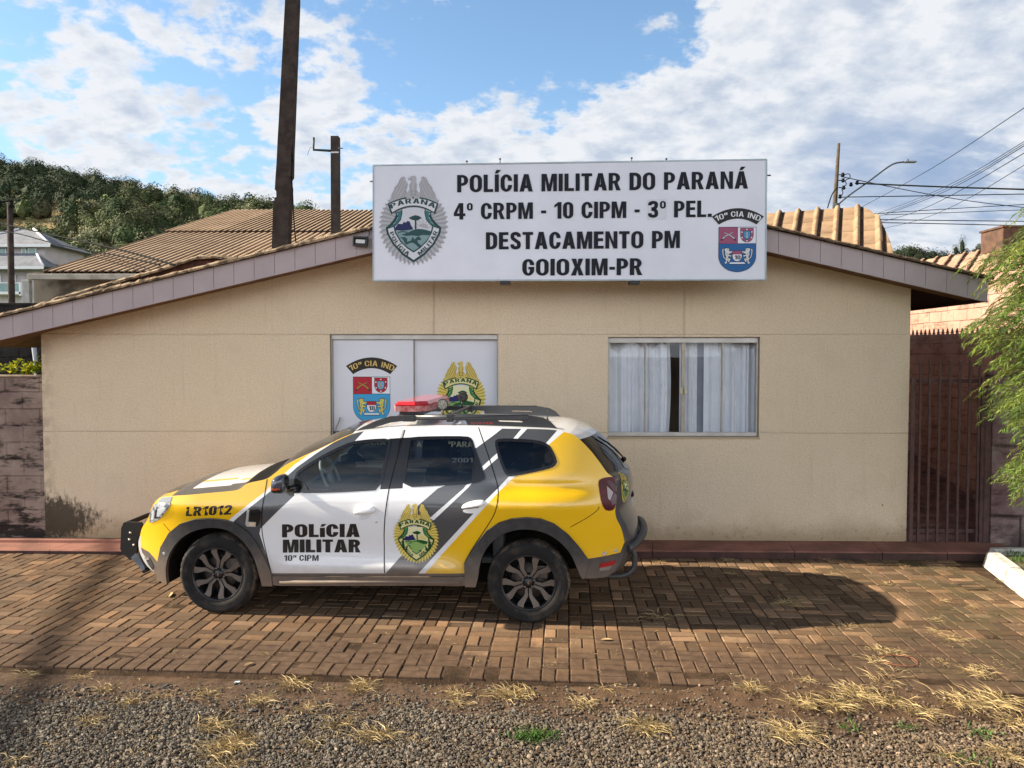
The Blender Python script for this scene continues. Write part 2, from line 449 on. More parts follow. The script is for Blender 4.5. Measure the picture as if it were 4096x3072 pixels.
# ------------------------------------------------------------------ materials
MAT = {}
def mat(name, c, c2=None, scale=6.0, detail=4, lo=0.35, hi=0.65, rough=0.6, metal=0.0, spec=0.5, bump=0.0, bscale=40.0, bdist=0.02, coat=0.0, attr=None, extra=None, emit=None):
    if name in MAT: return MAT[name]
    m = bpy.data.materials.new(name); m.use_nodes = True; t = NT(m.node_tree)
    b = t.n['Principled BSDF']
    b.inputs['Roughness'].default_value = rough; b.inputs['Metallic'].default_value = metal
    b.inputs['Specular IOR Level'].default_value = spec; b.inputs['Coat Weight'].default_value = coat
    b.inputs['Coat Roughness'].default_value = 0.03
    obj = t.new('ShaderNodeTexCoord').outputs['Object']
    col = None
    if c2 is not None:
        f = t.ramp(t.noise(obj, scale, detail, 0.6), lo, hi)
        col = t.mix(f, c, c2)
    if attr:
        a = t.new('ShaderNodeAttribute', attribute_name=attr)
        col = t.mix(1.0, a.outputs['Color'], col if col is not None else c, 'MULTIPLY')
    if extra: col = extra(t, obj, col if col is not None else c, b)
    if col is not None: t.put(b.inputs['Base Color'], col if isinstance(col, bpy.types.NodeSocket) else (*col, 1))
    else: b.inputs['Base Color'].default_value = (*c, 1)
    if bump:
        n = t.new('ShaderNodeBump'); n.inputs['Strength'].default_value = bump; n.inputs['Distance'].default_value = bdist
        t.l.new(t.noise(obj, bscale, 6, 0.6), n.inputs['Height']); t.l.new(n.outputs[0], b.inputs['Normal'])
    if emit:
        b.inputs['Emission Color'].default_value = (*emit[0], 1); b.inputs['Emission Strength'].default_value = emit[1]
    MAT[name] = m; return m
def glass(name, tint, ior=1.5, rough=0.0, extra=0.0):
    if name in MAT: return MAT[name]
    m = bpy.data.materials.new(name); m.use_nodes = True; t = NT(m.node_tree)
    t.n.remove(t.n['Principled BSDF']); o = t.n['Material Output']
    tr = t.new('ShaderNodeBsdfTransparent'); tr.inputs[0].default_value = (*tint, 1)
    gl = t.new('ShaderNodeBsdfGlossy'); gl.inputs['Roughness'].default_value = rough; gl.inputs[0].default_value = (0.95, 0.97, 1, 1)
    ge = t.new('ShaderNodeNewGeometry'); vd = t.new('ShaderNodeVectorMath', operation='DOT_PRODUCT')
    t.l.new(ge.outputs['Incoming'], vd.inputs[0]); t.l.new(ge.outputs['Normal'], vd.inputs[1])
    sch = t.math('ADD', t.math('MULTIPLY', t.math('POWER', t.math('SUBTRACT', 1.0, t.math('ABSOLUTE', vd.outputs['Value'])), 5.0), 0.95), ((ior - 1) / (ior + 1)) ** 2)
    mx = t.new('ShaderNodeMixShader')
    t.l.new(t.math('ADD', t.math('MULTIPLY', sch, 1.0), extra, clamp=True), mx.inputs[0])
    t.l.new(tr.outputs[0], mx.inputs[1]); t.l.new(gl.outputs[0], mx.inputs[2]); t.l.new(mx.outputs[0], o.inputs[0])
    MAT[name] = m; return m
def color_attr(o, cols):
    a = o.data.color_attributes.new('tint', 'FLOAT_COLOR', 'CORNER')
    c = np.asarray(cols, dtype=np.float32)                      # one colour per face
    cnt = np.zeros(len(o.data.polygons), np.int32); o.data.polygons.foreach_get('loop_total', cnt)
    full = np.repeat(np.c_[c, np.ones(len(c), np.float32)], cnt, axis=0)
    a.data.foreach_set('color', full.ravel())
def big_mesh(name, V, Fc, mats, parent=None, smooth=False, mi=None):
    """fast mesh from numpy; Fc = (n, k) faces of one size"""
    me = bpy.data.meshes.new(name); n, k = Fc.shape
    me.vertices.add(len(V)); me.vertices.foreach_set('co', np.ascontiguousarray(V, np.float32).ravel())
    me.loops.add(n * k); me.loops.foreach_set('vertex_index', np.ascontiguousarray(Fc, np.int32).ravel())
    me.polygons.add(n); me.polygons.foreach_set('loop_start', np.arange(0, n * k, k, dtype=np.int32))
    me.polygons.foreach_set('use_smooth', np.full(n, smooth))
    mats = mats if isinstance(mats, (list, tuple)) else [mats]
    for q in mats: me.materials.append(q)
    if mi is not None: me.polygons.foreach_set('material_index', np.asarray(mi, np.int32))
    me.update(calc_edges=True); me.validate()
    o = bpy.data.objects.new(name, me); COL.objects.link(o)
    if parent is not None: o.parent = parent
    return o

# ================================================================== GROUND
def gravel_ground(t, o, col, b):
    x, y, z = t.sep(o)
    v = t.new('ShaderNodeTexVoronoi'); v.inputs['Scale'].default_value = 42.0; t.l.new(o, v.inputs['Vector'])
    st = t.mix(t.ramp(t.noise(v.outputs['Color'], 2.5, 1), 0.35, 0.65), (0.10, 0.085, 0.07), (0.30, 0.25, 0.20))
    soil = t.mix(t.ramp(t.noise(o, 9, 6, 0.65), 0.35, 0.65), (0.060, 0.038, 0.025), (0.115, 0.072, 0.046))
    far = t.ramp(t.math('ABSOLUTE', t.math('SUBTRACT', y, -6.0)), 12, 14)          # soil round the houses, loose stone on the street
    near = t.ramp(y, 2.2, 3.2)
    far = t.math('MAXIMUM', far, near)
    c = t.mix(t.math('MAXIMUM', far, t.ramp(t.noise(o, 1.6, 5, 0.6), 0.45, 0.55)), st, soil)
    green = t.ramp(t.math('ADD', t.math('MULTIPLY', t.noise(o, 0.02, 3), 0.6), t.ramp(y, 14, 40, 0, 0.4)), 0.35, 0.6)
    return t.mix(t.math('MULTIPLY', green, t.ramp(t.math('ABSOLUTE', y), 14, 30)), c, (0.07, 0.10, 0.03))
M_ground = mat('ground_soil', (0.1, 0.07, 0.05), rough=0.95, spec=0.2, bump=0.7, bscale=30, bdist=0.02, extra=gravel_ground)
g = MB()
N = 48
rad = [0.0, 6, 14, 30, 60, 120, 260, 600, 1500, 4000]
ring = [(0.0, 0.0)]
vs = [(0, 0, -0.045)]
for r_ in rad[1:]:
    for k in range(N):
        a = 2 * math.pi * k / N; vs.append((r_ * math.cos(a), r_ * math.sin(a), -0.045))
fs = [(0, 1 + k, 1 + (k + 1) % N) for k in range(N)]
for i in range(len(rad) - 2):
    for k in range(N):
        fs.append((1 + i*N + k, 1 + (i+1)*N + k, 1 + (i+1)*N + (k+1) % N, 1 + i*N + (k+1) % N))
g.add(vs, fs)
tag(g.build('ground', M_ground), kind='structure')

# ---- block paving
PV = Frame((0, 5.22, 0), R(-3.8))
SIDE_FRONT = lambda x: 8.43 - 0.027 * x            # front edge of the raised walk (world)
def paver_col(t, o, col, b):
    x, y, z = t.sep(o)
    wear = t.ramp(t.noise(o, 26, 6, 0.7), 0.35, 0.75)
    c = t.mix(t.math('MULTIPLY', wear, 0.5), col, t.mix(1.0, col, (0.55, 0.52, 0.48), 'MULTIPLY'))
    big_ = t.noise(o, 1.1, 5, 0.62)
    soilc = t.mix(t.ramp(t.noise(o, 14, 5), 0.3, 0.7), (0.065, 0.039, 0.024), (0.120, 0.074, 0.046))
    edge = t.ramp(t.math('ADD', y, t.math('MULTIPLY', x, -0.03)), 0.0, 1.25, 0.25, -0.03)   # earth washed over the street side
    rightm = t.ramp(x, 0.2, 3.0, 0.0, 0.10)
    m_ = t.ramp(t.math('ADD', t.math('ADD', big_, edge), t.math('MULTIPLY', rightm, t.ramp(y, 2.2, 0.2))), 0.54, 0.70)
    c = t.mix(t.math('MULTIPLY', m_, 0.90), c, soilc)
    moss = t.math('MULTIPLY', t.ramp(x, 1.5, 4.6), t.ramp(t.noise(o, 2.3, 5, 0.65), 0.42, 0.60))
    return t.mix(t.math('MULTIPLY', moss, 0.55), c, (0.055, 0.055, 0.024))
M_paver = mat('paver_block', (0.180, 0.110, 0.062), attr='tint', rough=0.88, spec=0.25, bump=0.45, bscale=90, bdist=0.006, extra=paver_col)
M_soil = mat('paver_bed', (0.042, 0.027, 0.017), (0.080, 0.050, 0.031), scale=9, rough=0.97, spec=0.1, bump=0.6, bscale=60)
V = []; Fq = []; Ct = []
cell = 0.200; jo = 0.0040
for i in range(-52, 38):
    for j in range(0, 22):
        cx, cy = i * cell, j * cell
        flip = (i + j) % 2 == 0
        if random.random() < 0.12: flip = not flip
        for h in (0, 1):
            if flip: x0, x1, y0, y1 = cx, cx + cell, cy + h * cell / 2, cy + (h + 1) * cell / 2
            else: x0, x1, y0, y1 = cx + h * cell / 2, cx + (h + 1) * cell / 2, cy, cy + cell
            xm, ym = (x0 + x1) / 2, (y0 + y1) / 2
            wp = PV.m @ Vector((xm, ym, 0))
            if wp.y > SIDE_FRONT(wp.x) + 0.18: continue
            if wp.x > 4.72 and wp.y > 6.9 - (wp.x - 4.72) * 2.0 and wp.y > 6.2: continue
            if j == 0 and random.random() < 0.10 and i > -4: continue
            q = jo * random.uniform(0.6, 1.5)
            x0 += q; x1 -= q; y0 += q; y1 -= q
            zt = random.gauss(0, 0.0022); tx, ty = random.gauss(0, 0.010), random.gauss(0, 0.014)
            ca = random.gauss(0, 0.012); b = len(V)
            for inset, z in ((0.0, -0.05), (0.0, -0.007), (0.006, 0.0)):
                for X, Y in ((x0 + inset, y0 + inset), (x1 - inset, y0 + inset), (x1 - inset, y1 - inset), (x0 + inset, y1 - inset)):
                    ox, oy = X - xm, Y - ym
                    V.append((xm + ox - oy * ca, ym + oy + ox * ca, z + zt + (ox * tx + oy * ty if z > -0.04 else 0)))
            for r_ in (0, 1):
                for k in range(4):
                    Fq.append((b + r_*4 + k, b + r_*4 + (k+1) % 4, b + r_*4 + 4 + (k+1) % 4, b + r_*4 + 4 + k))
            Fq.append((b + 8, b + 9, b + 10, b + 11))
            s_ = random.choice([0.58, 0.68, 0.76, 0.82, 0.87, 0.92, 1.0, 1.12, 1.35, 1.75]) * random.uniform(0.88, 1.12)
            if wp.x < -0.6: s_ = 0.62 * s_ + 0.18
            w_ = random.uniform(-0.06, 0.06)
            Ct += [(s_ * (1 + w_), s_, s_ * (1 - w_))] * 9
o = big_mesh('block_paving', np.array(V), np.array(Fq), M_paver)
color_attr(o, Ct); o.location = PV.o; o.rotation_euler = (0, 0, PV.yaw); tag(o, kind='structure')
bed = MB()
bed.add([PV.m @ Vector(q) for q in ((-10.4, 0.02, -0.0055), (7.7, 0.02, -0.0055), (7.7, 4.3, -0.0055), (-10.4, 4.3, -0.0055), (-10.4, -0.03, -0.05), (7.7, -0.03, -0.05))], [(0, 1, 2, 3), (4, 5, 1, 0)])
tag(bed.build('paving_bed', M_soil), kind='structure')

# soil washed over the broken street edge of the paving, thicker to the right
sx = np.linspace(-9, 7.2, 420); sy = np.linspace(-.62, .62, 44); r2 = np.random.default_rng(9)
GX, GY = np.meshgrid(sx, sy); ph_ = r2.uniform(0, 6.28, 12)
nz_ = sum(np.sin(GX * f + GY * f * g_ + ph_[i]) * a for i, (f, g_, a) in enumerate(((1.3, .8, .5), (2.9, -1.1, .35), (6.1, .9, .25), (11.3, -.7, .18), (23, 1.2, .10), (41, -1.3, .07))))
core = np.exp(-((GY + .10 - .10 * nz_) / (.20 + .07 * nz_)) ** 2); rightw = 1 / (1 + np.exp(-(GX - .6 + .8 * nz_) * 1.6))
zz = -.060 + core * (.012 + .058 * rightw * (1 + .10 * nz_)) + .004 * nz_ * core + r2.normal(0, .0012, GX.shape)
zz = np.minimum(zz, .010); Vv = np.stack([GX, GY, zz], -1).reshape(-1, 3); nx_ = len(sx)
Ff = np.array([(j*nx_ + i, j*nx_ + i + 1, (j+1)*nx_ + i + 1, (j+1)*nx_ + i) for j in range(len(sy) - 1) for i in range(nx_ - 1)])
o = big_mesh('soil_bank', Vv, Ff, mat('washed_soil', (0.072, 0.044, 0.027), (0.125, 0.078, 0.048), scale=7, detail=8, rough=0.97, spec=0.1, bump=0.8, bscale=70, bdist=0.01), None, True)
o.location = PV.o; o.rotation_euler = (0, 0, PV.yaw); tag(o, kind='structure')
def bank_z(X, Y, sx=sx, sy=sy, zz=zz):
    c_, s_ = math.cos(-PV.yaw), math.sin(-PV.yaw); x = X * c_ - (Y - PV.o.y) * s_; y = X * s_ + (Y - PV.o.y) * c_
    i = np.clip(np.round((x - sx[0]) / (sx[1] - sx[0])).astype(int), 0, len(sx) - 1); j = np.clip(np.round((y - sy[0]) / (sy[1] - sy[0])).astype(int), 0, len(sy) - 1)
    return np.maximum(zz[j, i], -.045)

# ================================================================== POLICE STATION
B = Frame((0, 8.89, 0), R(-1.3))
XL = B.hit(S(92.5, 900), 0).x
XR = B.hit(S(1962.5, 900), 0).x
FY = -0.45                                            # plane of the barge boards
apex = B.hit(S(1231, 395.5), FY); lf = B.hit(S(0, 687), FY); rt = B.hit(S(2135, 604.5), FY)
sl_l = (apex.z - lf.z) / (apex.x - lf.x); sl_r = (apex.z - rt.z) / (rt.x - apex.x)
EAVE_L = XL - 0.70; EAVE_R = rt.x
def roof_z(x): return apex.z - (sl_l * (apex.x - x) if x < apex.x else sl_r * (x - apex.x))
station = empty('police_station', B.o, B.yaw, 'low cream rendered police station with a shallow gable roof and mauve barge boards', 'building')
DEEP = 3.2

dz0 = 0.09
door = dict(x0=B.hit(S(713, 800), 0).x, x1=B.hit(S(1076, 800), 0).x, z0=dz0, z1=B.hit(S(900, 722), 0).z)
win = dict(x0=B.hit(S(1313, 840), 0).x, x1=B.hit(S(1640.5, 840), 0).x, z0=B.hit(S(1480, 944), 0).z, z1=B.hit(S(1480, 728), 0).z)
zs1 = B.hit(S(300, 722), 0).z; zs2 = B.hit(S(300, 931), 0).z

def stucco(t, o, col, b):
    x, y, z = t.sep(o)
    c = t.mix(t.ramp(t.noise(o, 0.8, 6, 0.65), 0.35, 0.7), (0.79, 0.655, 0.47), (0.83, 0.705, 0.53))
    c = t.mix(t.math('MULTIPLY', t.ramp(t.noise(o, 55, 4, 0.75), 0.42, 0.72), 0.38), c, (0.40, 0.295, 0.170))
    c = t.mix(t.math('MULTIPLY', t.ramp(t.noise(o, 1.6, 5, 0.6), 0.50, 0.72), 0.22), c, (0.56, 0.44, 0.28))          # patchy weathering
    run = t.noise(t.vscale(o, (5.5, 1.0, 0.35)), 2.4, 5, 0.7)
    c = t.mix(t.math('MULTIPLY', t.ramp(run, 0.54, 0.74), 0.22), c, (0.50, 0.39, 0.25))                                # rain runs
    spl = t.math('MULTIPLY', t.ramp(t.math('ADD', z, t.math('MULTIPLY', t.noise(o, 9, 6, 0.7), -0.30)), -0.06, 0.16, 1, 0), 0.5)
    c = t.mix(spl, c, (0.34, 0.20, 0.115))                                                                             # red earth splashed on the foot
    wob = t.math('MULTIPLY', t.math('SUBTRACT', t.noise(o, 5, 3), 0.5), 0.012)
    seam = None
    for zz in (zs1, zs2):                              # day joints left by the plasterer
        q = t.ramp(t.math('ABSOLUTE', t.math('SUBTRACT', t.math('ADD', z, wob), zz)), 0.003, 0.011, 1, 0)
        seam = q if seam is None else t.math('MAXIMUM', seam, q)
    c = t.mix(t.math('MULTIPLY', seam, 0.30), c, (0.66, 0.55, 0.40))
    # hairline vertical cracks / runs under the boards
    for xx, zz in ((B.hit(S(937, 600), 0).x, 2.75), (B.hit(S(1478, 690), 0).x, 2.6)):
        q = t.math('MULTIPLY', t.ramp(t.math('ABSOLUTE', t.math('SUBTRACT', t.math('ADD', x, t.math('MULTIPLY', wob, 2.0)), xx)), 0.004, 0.02, 1, 0), t.ramp(t.math('ABSOLUTE', t.math('SUBTRACT', z, zz)), 0.25, 0.45, 1, 0))
        c = t.mix(t.math('MULTIPLY', q, 0.35), c, (0.28, 0.20, 0.12))
    # black mould at the foot of the left corner, damp ochre band along the foot
    sp = t.noise(o, 16, 7, 0.72)
    st_ = t.noise(t.vscale(o, (7.0, 7.0, 2.2)), 3.0, 8, 0.75)
    fx = t.ramp(t.math('SUBTRACT', x, XL), 0.0, 1.35, 0.33, -0.20); fz = t.ramp(t.math('ABSOLUTE', t.math('SUBTRACT', z, 0.30)), 0.0, 0.55, 0.17, -0.30)
    mould = t.ramp(t.math('ADD', t.math('ADD', t.math('MULTIPLY', st_, 0.7), t.math('MULTIPLY', sp, 0.45)), t.math('ADD', fx, fz)), 0.74, 0.95)
    damp = t.math('MULTIPLY', t.ramp(t.math('ADD', z, t.math('MULTIPLY', t.noise(o, 2.2, 5), -0.5)), -0.14, 0.20, 1, 0), 0.6)
    c = t.mix(t.math('MULTIPLY', damp, 0.7), c, (0.36, 0.28, 0.145))
    sp2 = t.math('MULTIPLY', t.ramp(t.noise(o, 20, 6, 0.7), 0.56, 0.66), t.ramp(z, 0.12, 0.42, 1, 0))
    c = t.mix(t.math('MULTIPLY', sp2, 0.55), c, (0.10, 0.085, 0.05))
    edge = t.math('MULTIPLY', t.ramp(t.math('SUBTRACT', x, XL), 0.0, 0.22, 1, 0), t.ramp(t.noise(o, 8, 5), 0.4, 0.6))
    c = t.mix(t.math('MULTIPLY', edge, 0.35), c, (0.22, 0.16, 0.09))
    c = t.mix(t.math('MULTIPLY', mould, 0.9), c, (0.030, 0.026, 0.018))
    dots = t.ramp(t.noise(o, 9, 2, 0.4), 0.80, 0.82)
    c = t.mix(dots, c, (0.12, 0.08, 0.05))
    h = t.math('ADD', t.math('MULTIPLY', t.noise(o, 62, 4, 0.7), 0.8), t.math('MULTIPLY', t.noise(o, 24, 3, 0.6), 0.5))
    h = t.math('ADD', h, t.math('MULTIPLY', seam, 0.35))
    bp = t.new('ShaderNodeBump'); bp.inputs['Strength'].default_value = 1.0; bp.inputs['Distance'].default_value = 0.022
    t.l.new(h, bp.inputs['Height']); t.l.new(bp.outputs[0], b.inputs['Normal'])
    return c
M_stucco = mat('cream_render', (0.5, 0.4, 0.27), rough=0.92, spec=0.2, extra=stucco)
M_reveal = mat('cream_reveal', (0.46, 0.36, 0.24), rough=0.9, spec=0.2, bump=0.4, bscale=90, bdist=0.005)

def rect(d_): return [(d_['x0'], d_['z0']), (d_['x1'], d_['z0']), (d_['x1'], d_['z1']), (d_['x0'], d_['z1'])]
gap = 0.30
outer = [(XL, 0.0), (XR, 0.0), (XR, roof_z(XR) - gap * 0.4), (apex.x, apex.z - gap * 0.4), (XL, roof_z(XL) - gap * 0.4)]
P, T, C = cdt([(resample(outer, 0.5), True), (rect(door), True), (rect(win), True)])
keep = inside(outer, C[:, 0], C[:, 1]) & ~inside(rect(door), C[:, 0], C[:, 1]) & ~inside(rect(win), C[:, 0], C[:, 1])
wl = MB()
wl.add([(a, 0, b) for a, b in P], [tuple(q) for q in T[keep]], 0)
for r_ in (rect(door), rect(win)):
    n = 4
    wl.add([(a, 0, b) for a, b in r_] + [(a, 0.15, b) for a, b in r_], [(i, (i+1) % n, n + (i+1) % n, n + i) for i in range(n)], 1)
zr, zl = roof_z(XR) - gap * 0.4, roof_z(XL) - gap * 0.4
wl.add([(XR, 0, 0), (XR, DEEP, 0), (XR, DEEP, zr), (XR, 0, zr)], [(0, 1, 2, 3)], 0)
wl.add([(XL, DEEP, 0), (XL, 0, 0), (XL, 0, zl), (XL, DEEP, zl)], [(0, 1, 2, 3)], 0)
wl.add([(a, DEEP, b) for a, b in outer], [(4, 3, 2, 1, 0)], 0)
wl.build('wall', [M_stucco, M_reveal], station)

# roof: tiled slab, verge tiles on the gable, barge boards, boarded soffit
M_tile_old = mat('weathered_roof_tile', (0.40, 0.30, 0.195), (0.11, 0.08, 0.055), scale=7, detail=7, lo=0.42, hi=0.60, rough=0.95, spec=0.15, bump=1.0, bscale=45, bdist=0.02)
M_tile_dark = mat('shaded_mossy_tile', (0.075, 0.055, 0.040), (0.16, 0.11, 0.07), scale=9, detail=7, rough=0.95, spec=0.15, bump=1.0, bscale=40, bdist=0.02)  # verge tiles away from the sun, their shade put into the colour
M_board = mat('mauve_barge_board', (0.40, 0.335, 0.335), (0.365, 0.305, 0.308), scale=2.5, rough=0.55, spec=0.35, bump=0.05, bscale=30)
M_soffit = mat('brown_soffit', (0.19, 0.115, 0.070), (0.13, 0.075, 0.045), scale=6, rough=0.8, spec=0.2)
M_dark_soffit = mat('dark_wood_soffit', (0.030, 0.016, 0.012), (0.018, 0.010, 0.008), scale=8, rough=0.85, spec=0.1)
rf = MB()
y0, y1 = FY + 0.06, DEEP + 0.4
th_ = 0.07
for xa, xb in ((EAVE_L, apex.x), (apex.x, EAVE_R)):
    za, zb = roof_z(xa), roof_z(xb)
    rf.add([(xa, y0, za - th_), (xb, y0, zb - th_), (xb, y1, zb - th_), (xa, y1, za - th_), (xa, y0, za - 0.02), (xb, y0, zb - 0.02), (xb, y1, zb - 0.02), (xa, y1, za - 0.02)],
           [(0, 1, 2, 3)[::-1], (4, 5, 6, 7), (0, 1, 5, 4), (3, 7, 6, 2), (0, 4, 7, 3), (1, 2, 6, 5)], 0)
def lumpy(m, x0, x1, ya, yb, zlo, zhi, jit, mi, n=5):
    """a stretch of verge tile with an uneven weathered edge"""
    top = []; bot = []; rows = []
    for k in range(n + 1):
        x = x0 + (x1 - x0) * k / n; z = roof_z(x)
        rows.append([(x, ya + random.gauss(0, jit), z + zlo), (x, ya + random.gauss(0, jit) - 0.008, z + (zlo + zhi) / 2),
                     (x, ya + random.gauss(0, jit) + 0.012, z + zhi + random.gauss(0, jit)), (x, yb, z + zhi * 0.8)])
    vs = [q for r_ in rows for q in r_]; fs = []
    for k in range(n):
        for j in range(3): a = k * 4 + j; fs.append((a, a + 4, a + 5, a + 1))
    fs.append((0, 1, 2, 3)); e = n * 4; fs.append((e + 3, e + 2, e + 1, e))
    m.add(vs, fs, mi)
x = EAVE_L - 0.05
while x < EAVE_R:
    L = random.uniform(0.30, 0.36)
    left_ = x < apex.x
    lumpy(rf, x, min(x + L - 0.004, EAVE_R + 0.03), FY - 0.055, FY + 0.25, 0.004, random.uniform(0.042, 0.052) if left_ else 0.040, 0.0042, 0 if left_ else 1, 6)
    x += L
# tile ends along the right-hand eave (they throw the toothed shadow on the side wall)
y = y0
while y < y1:
    rf.lathe([(0.042, 0), (0.030, 0.10), (0.012, 0.15)], 8, 'x', (EAVE_R - 0.03, y + 0.05, roof_z(EAVE_R) - 0.02), 0); y += 0.115
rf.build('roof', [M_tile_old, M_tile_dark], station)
bd = MB()
BH = 0.228
def board(x0, x1):
    za, zb = roof_z(x0), roof_z(x1)
    f = [(x0, za - BH), (x1, zb - BH), (x1, zb + 0.002), (x0, za + 0.002)]
    bd.prism(f, lambda a, b: (a, FY, b), lambda a, b: (a, FY + 0.025, b))
w_ = 0.226
x = EAVE_L
while x < EAVE_R - 0.01:
    xe = min(x + w_, EAVE_R)
    if x < apex.x < xe: xe = apex.x
    board(x, xe - 0.0045); x = xe
bk = MB()
for xa, xb in ((EAVE_L, apex.x), (apex.x, EAVE_R)):
    f = [(xa, roof_z(xa) - BH + 0.006), (xb, roof_z(xb) - BH + 0.006), (xb, roof_z(xb) - 0.004), (xa, roof_z(xa) - 0.004)]
    bk.prism(f, lambda a, b: (a, FY + 0.012, b), lambda a, b: (a, FY + 0.034, b))
# lower lip
for xa, xb in ((EAVE_L, apex.x - .002), (apex.x + .002, EAVE_R)):
    f = [(xa, roof_z(xa) - BH - 0.016), (xb, roof_z(xb) - BH - 0.016), (xb, roof_z(xb) - BH - 0.001), (xa, roof_z(xa) - BH - 0.001)]
    bd.prism(f, lambda a, b: (a, FY - 0.006, b), lambda a, b: (a, FY + 0.02, b))
bd.build('barge_board', M_board, station)
bk.build('board_backing', mat('board_joint', (0.10, 0.075, 0.075), rough=0.8), station)
sf = MB()
def soffit(m, xa, xb, drop, ya, yb, mi):
    za, zb = roof_z(xa) - drop, roof_z(xb) - drop
    m.add([(xa, ya, za), (xb, ya, zb), (xb, yb, zb), (xa, yb, za), (xa, ya, za + .015), (xb, ya, zb + .015), (xb, yb, zb + .015), (xa, yb, za + .015)],
          [(0, 1, 2, 3), (7, 6, 5, 4), (0, 4, 5, 1), (2, 6, 7, 3), (1, 5, 6, 2), (3, 7, 4, 0)], mi)
soffit(sf, EAVE_L, apex.x - .003, BH - 0.03, FY + 0.04, -0.003, 0)
soffit(sf, apex.x + .003, EAVE_R, BH - 0.03, FY + 0.04, -0.003, 0)
soffit(sf, EAVE_L + 0.02, XL - 0.003, BH - 0.03, 0.0, y1, 0)
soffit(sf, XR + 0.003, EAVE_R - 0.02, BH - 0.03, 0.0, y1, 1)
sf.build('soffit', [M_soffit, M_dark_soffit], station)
eb = MB()
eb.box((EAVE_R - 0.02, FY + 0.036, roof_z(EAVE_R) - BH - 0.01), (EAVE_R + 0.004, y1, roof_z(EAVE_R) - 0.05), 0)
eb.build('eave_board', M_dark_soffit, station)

# ---- glazed window: aluminium frame, four lights, latch, curtains
M_alu = mat('dull_aluminium', (0.50, 0.49, 0.46), (0.42, 0.41, 0.38), scale=5, rough=0.42, metal=0.6, spec=0.5)
M_alu2 = mat('tarnished_aluminium', (0.42, 0.38, 0.31), (0.33, 0.29, 0.23), scale=8, rough=0.5, metal=0.5)
M_curtain = mat('white_curtain_cloth', (0.80, 0.81, 0.84), (0.74, 0.76, 0.80), scale=5, rough=0.9, spec=0.1)
M_pane = glass('window_glass', (0.92, 0.95, 0.97), 1.5, 0.0, 0.0)
yw = 0.075
wx0, wx1, wz0, wz1 = win['x0'] + .004, win['x1'] - .004, win['z0'] + .004, win['z1'] - .004
fr = MB()
fr.bevbox((wx0, yw - .03, wz1 - .062), (wx1, yw + .045, wz1), .004)
fr.bevbox((wx0, yw - .035, wz0), (wx1, yw + .045, wz0 + .045), .004)
fr.bevbox((wx0, yw - .03, wz0 + .047), (wx0 + .02, yw + .045, wz1 - .064), .003)
fr.bevbox((wx1 - .02, yw - .03, wz0 + .047), (wx1, yw + .045, wz1 - .064), .003)
wframe = fr.build('window', M_alu, station)
def wx(u): return B.hit((2300 + u / 2.458, 1600), yw).x
xs = [wx0 + .02, wx(688), wx(1060), wx(1443), wx1 - .02]
mu = MB()
for q, wd in ((xs[1], .016), (xs[3], .016), (xs[2], .040)):
    mu.bevbox((q - wd / 2, yw - .012, wz0 + .047), (q + wd / 2, yw + .03, wz1 - .064), .003)
mu.build('mullion', M_alu2, wframe)
for i in range(4):
    p = MB(); a, b = xs[i] + .008, xs[i+1] - .008
    yy = yw + (.004 if i in (1, 2) else .018); tl = random.gauss(0, .002); tm = random.gauss(0, .003)
    p.add([(a, yy, wz0 + .046), (b, yy + tl, wz0 + .046), (b, yy + tl + tm, wz1 - .063), (a, yy + tm, wz1 - .063)], [(0, 1, 2, 3)])
    p.build('window_pane', M_pane, wframe)
la = MB()
zl_ = B.hit((2731, 1250 + 768 / 2.458), yw).z
la.bevbox((xs[2] - .042, yw - .045, zl_ - .036), (xs[2] - .012, yw - .013, zl_ + .036), .004)
la.bevbox((xs[2] + .010, yw - .045, zl_ - .036), (xs[2] + .040, yw - .013, zl_ + .036), .004)
la.build('latch', mat('yellowed_latch', (0.50, 0.46, 0.34), rough=0.5), wframe)
def curtain(x0, x1, folds, seed, pinch=0.0):
    r_ = random.Random(seed); n = 160; m = MB(); zz = np.linspace(win['z0'] - 0.15, win['z1'] + 0.05, 14)
    ph = [r_.uniform(0, 6.28) for _ in range(5)]; rows = []
    for z in zz:
        tz = (z - zz[0]) / (zz[-1] - zz[0])
        for k in range(n + 1):
            s_ = k / n; xx = x0 + (x1 - x0) * s_
            if pinch: xx += pinch * math.sin(tz * 3.0) * s_ ** 3
            amp = 0.020 + 0.012 * math.sin(5.1 * s_ + ph[4])
            yv = amp * (math.sin(folds * 6.28 * s_ + ph[0] + 0.5 * math.sin(3 * s_ + ph[1]) + 0.25 * tz) + 0.45 * math.sin(folds * 15 * s_ + ph[2] + tz * 0.6) + 0.2 * math.sin(folds * 31 * s_ + ph[3]))
            rows.append((xx, 0.20 + yv, z))
    fs = []
    for j in range(len(zz) - 1):
        for k in range(n): a = j * (n + 1) + k; fs.append((a, a + 1, a + n + 2, a + n + 1))
    m.add(rows, fs, 0, True); return m.build('curtain', M_curtain, wframe)
curtain(win['x0'] - .05, wx(940), 5, 3, 0.03)
curtain(wx(1050), wx(1222), 2, 8)
curtain(wx(1285), win['x1'] + .05, 4, 5)
shade_ = MB(); shade_.add([(wx(1200), .27, win['z0'] - .1), (wx(1310), .27, win['z0'] - .1), (wx(1310), .27, win['z1'] + .05), (wx(1200), .27, win['z1'] + .05)], [(0, 1, 2, 3)])  # flat slate strip added for a darker fold between the curtains
shade_.build('curtain_fold', mat('dark_curtain_fold', (0.42, 0.45, 0.52), (0.36, 0.39, 0.46), scale=6, rough=0.9), wframe)
sill = MB(); sill.bevbox((win['x0'] - .01, -0.012, win['z0'] - .022), (win['x1'] + .01, 0.10, win['z0'] - .001), .004)
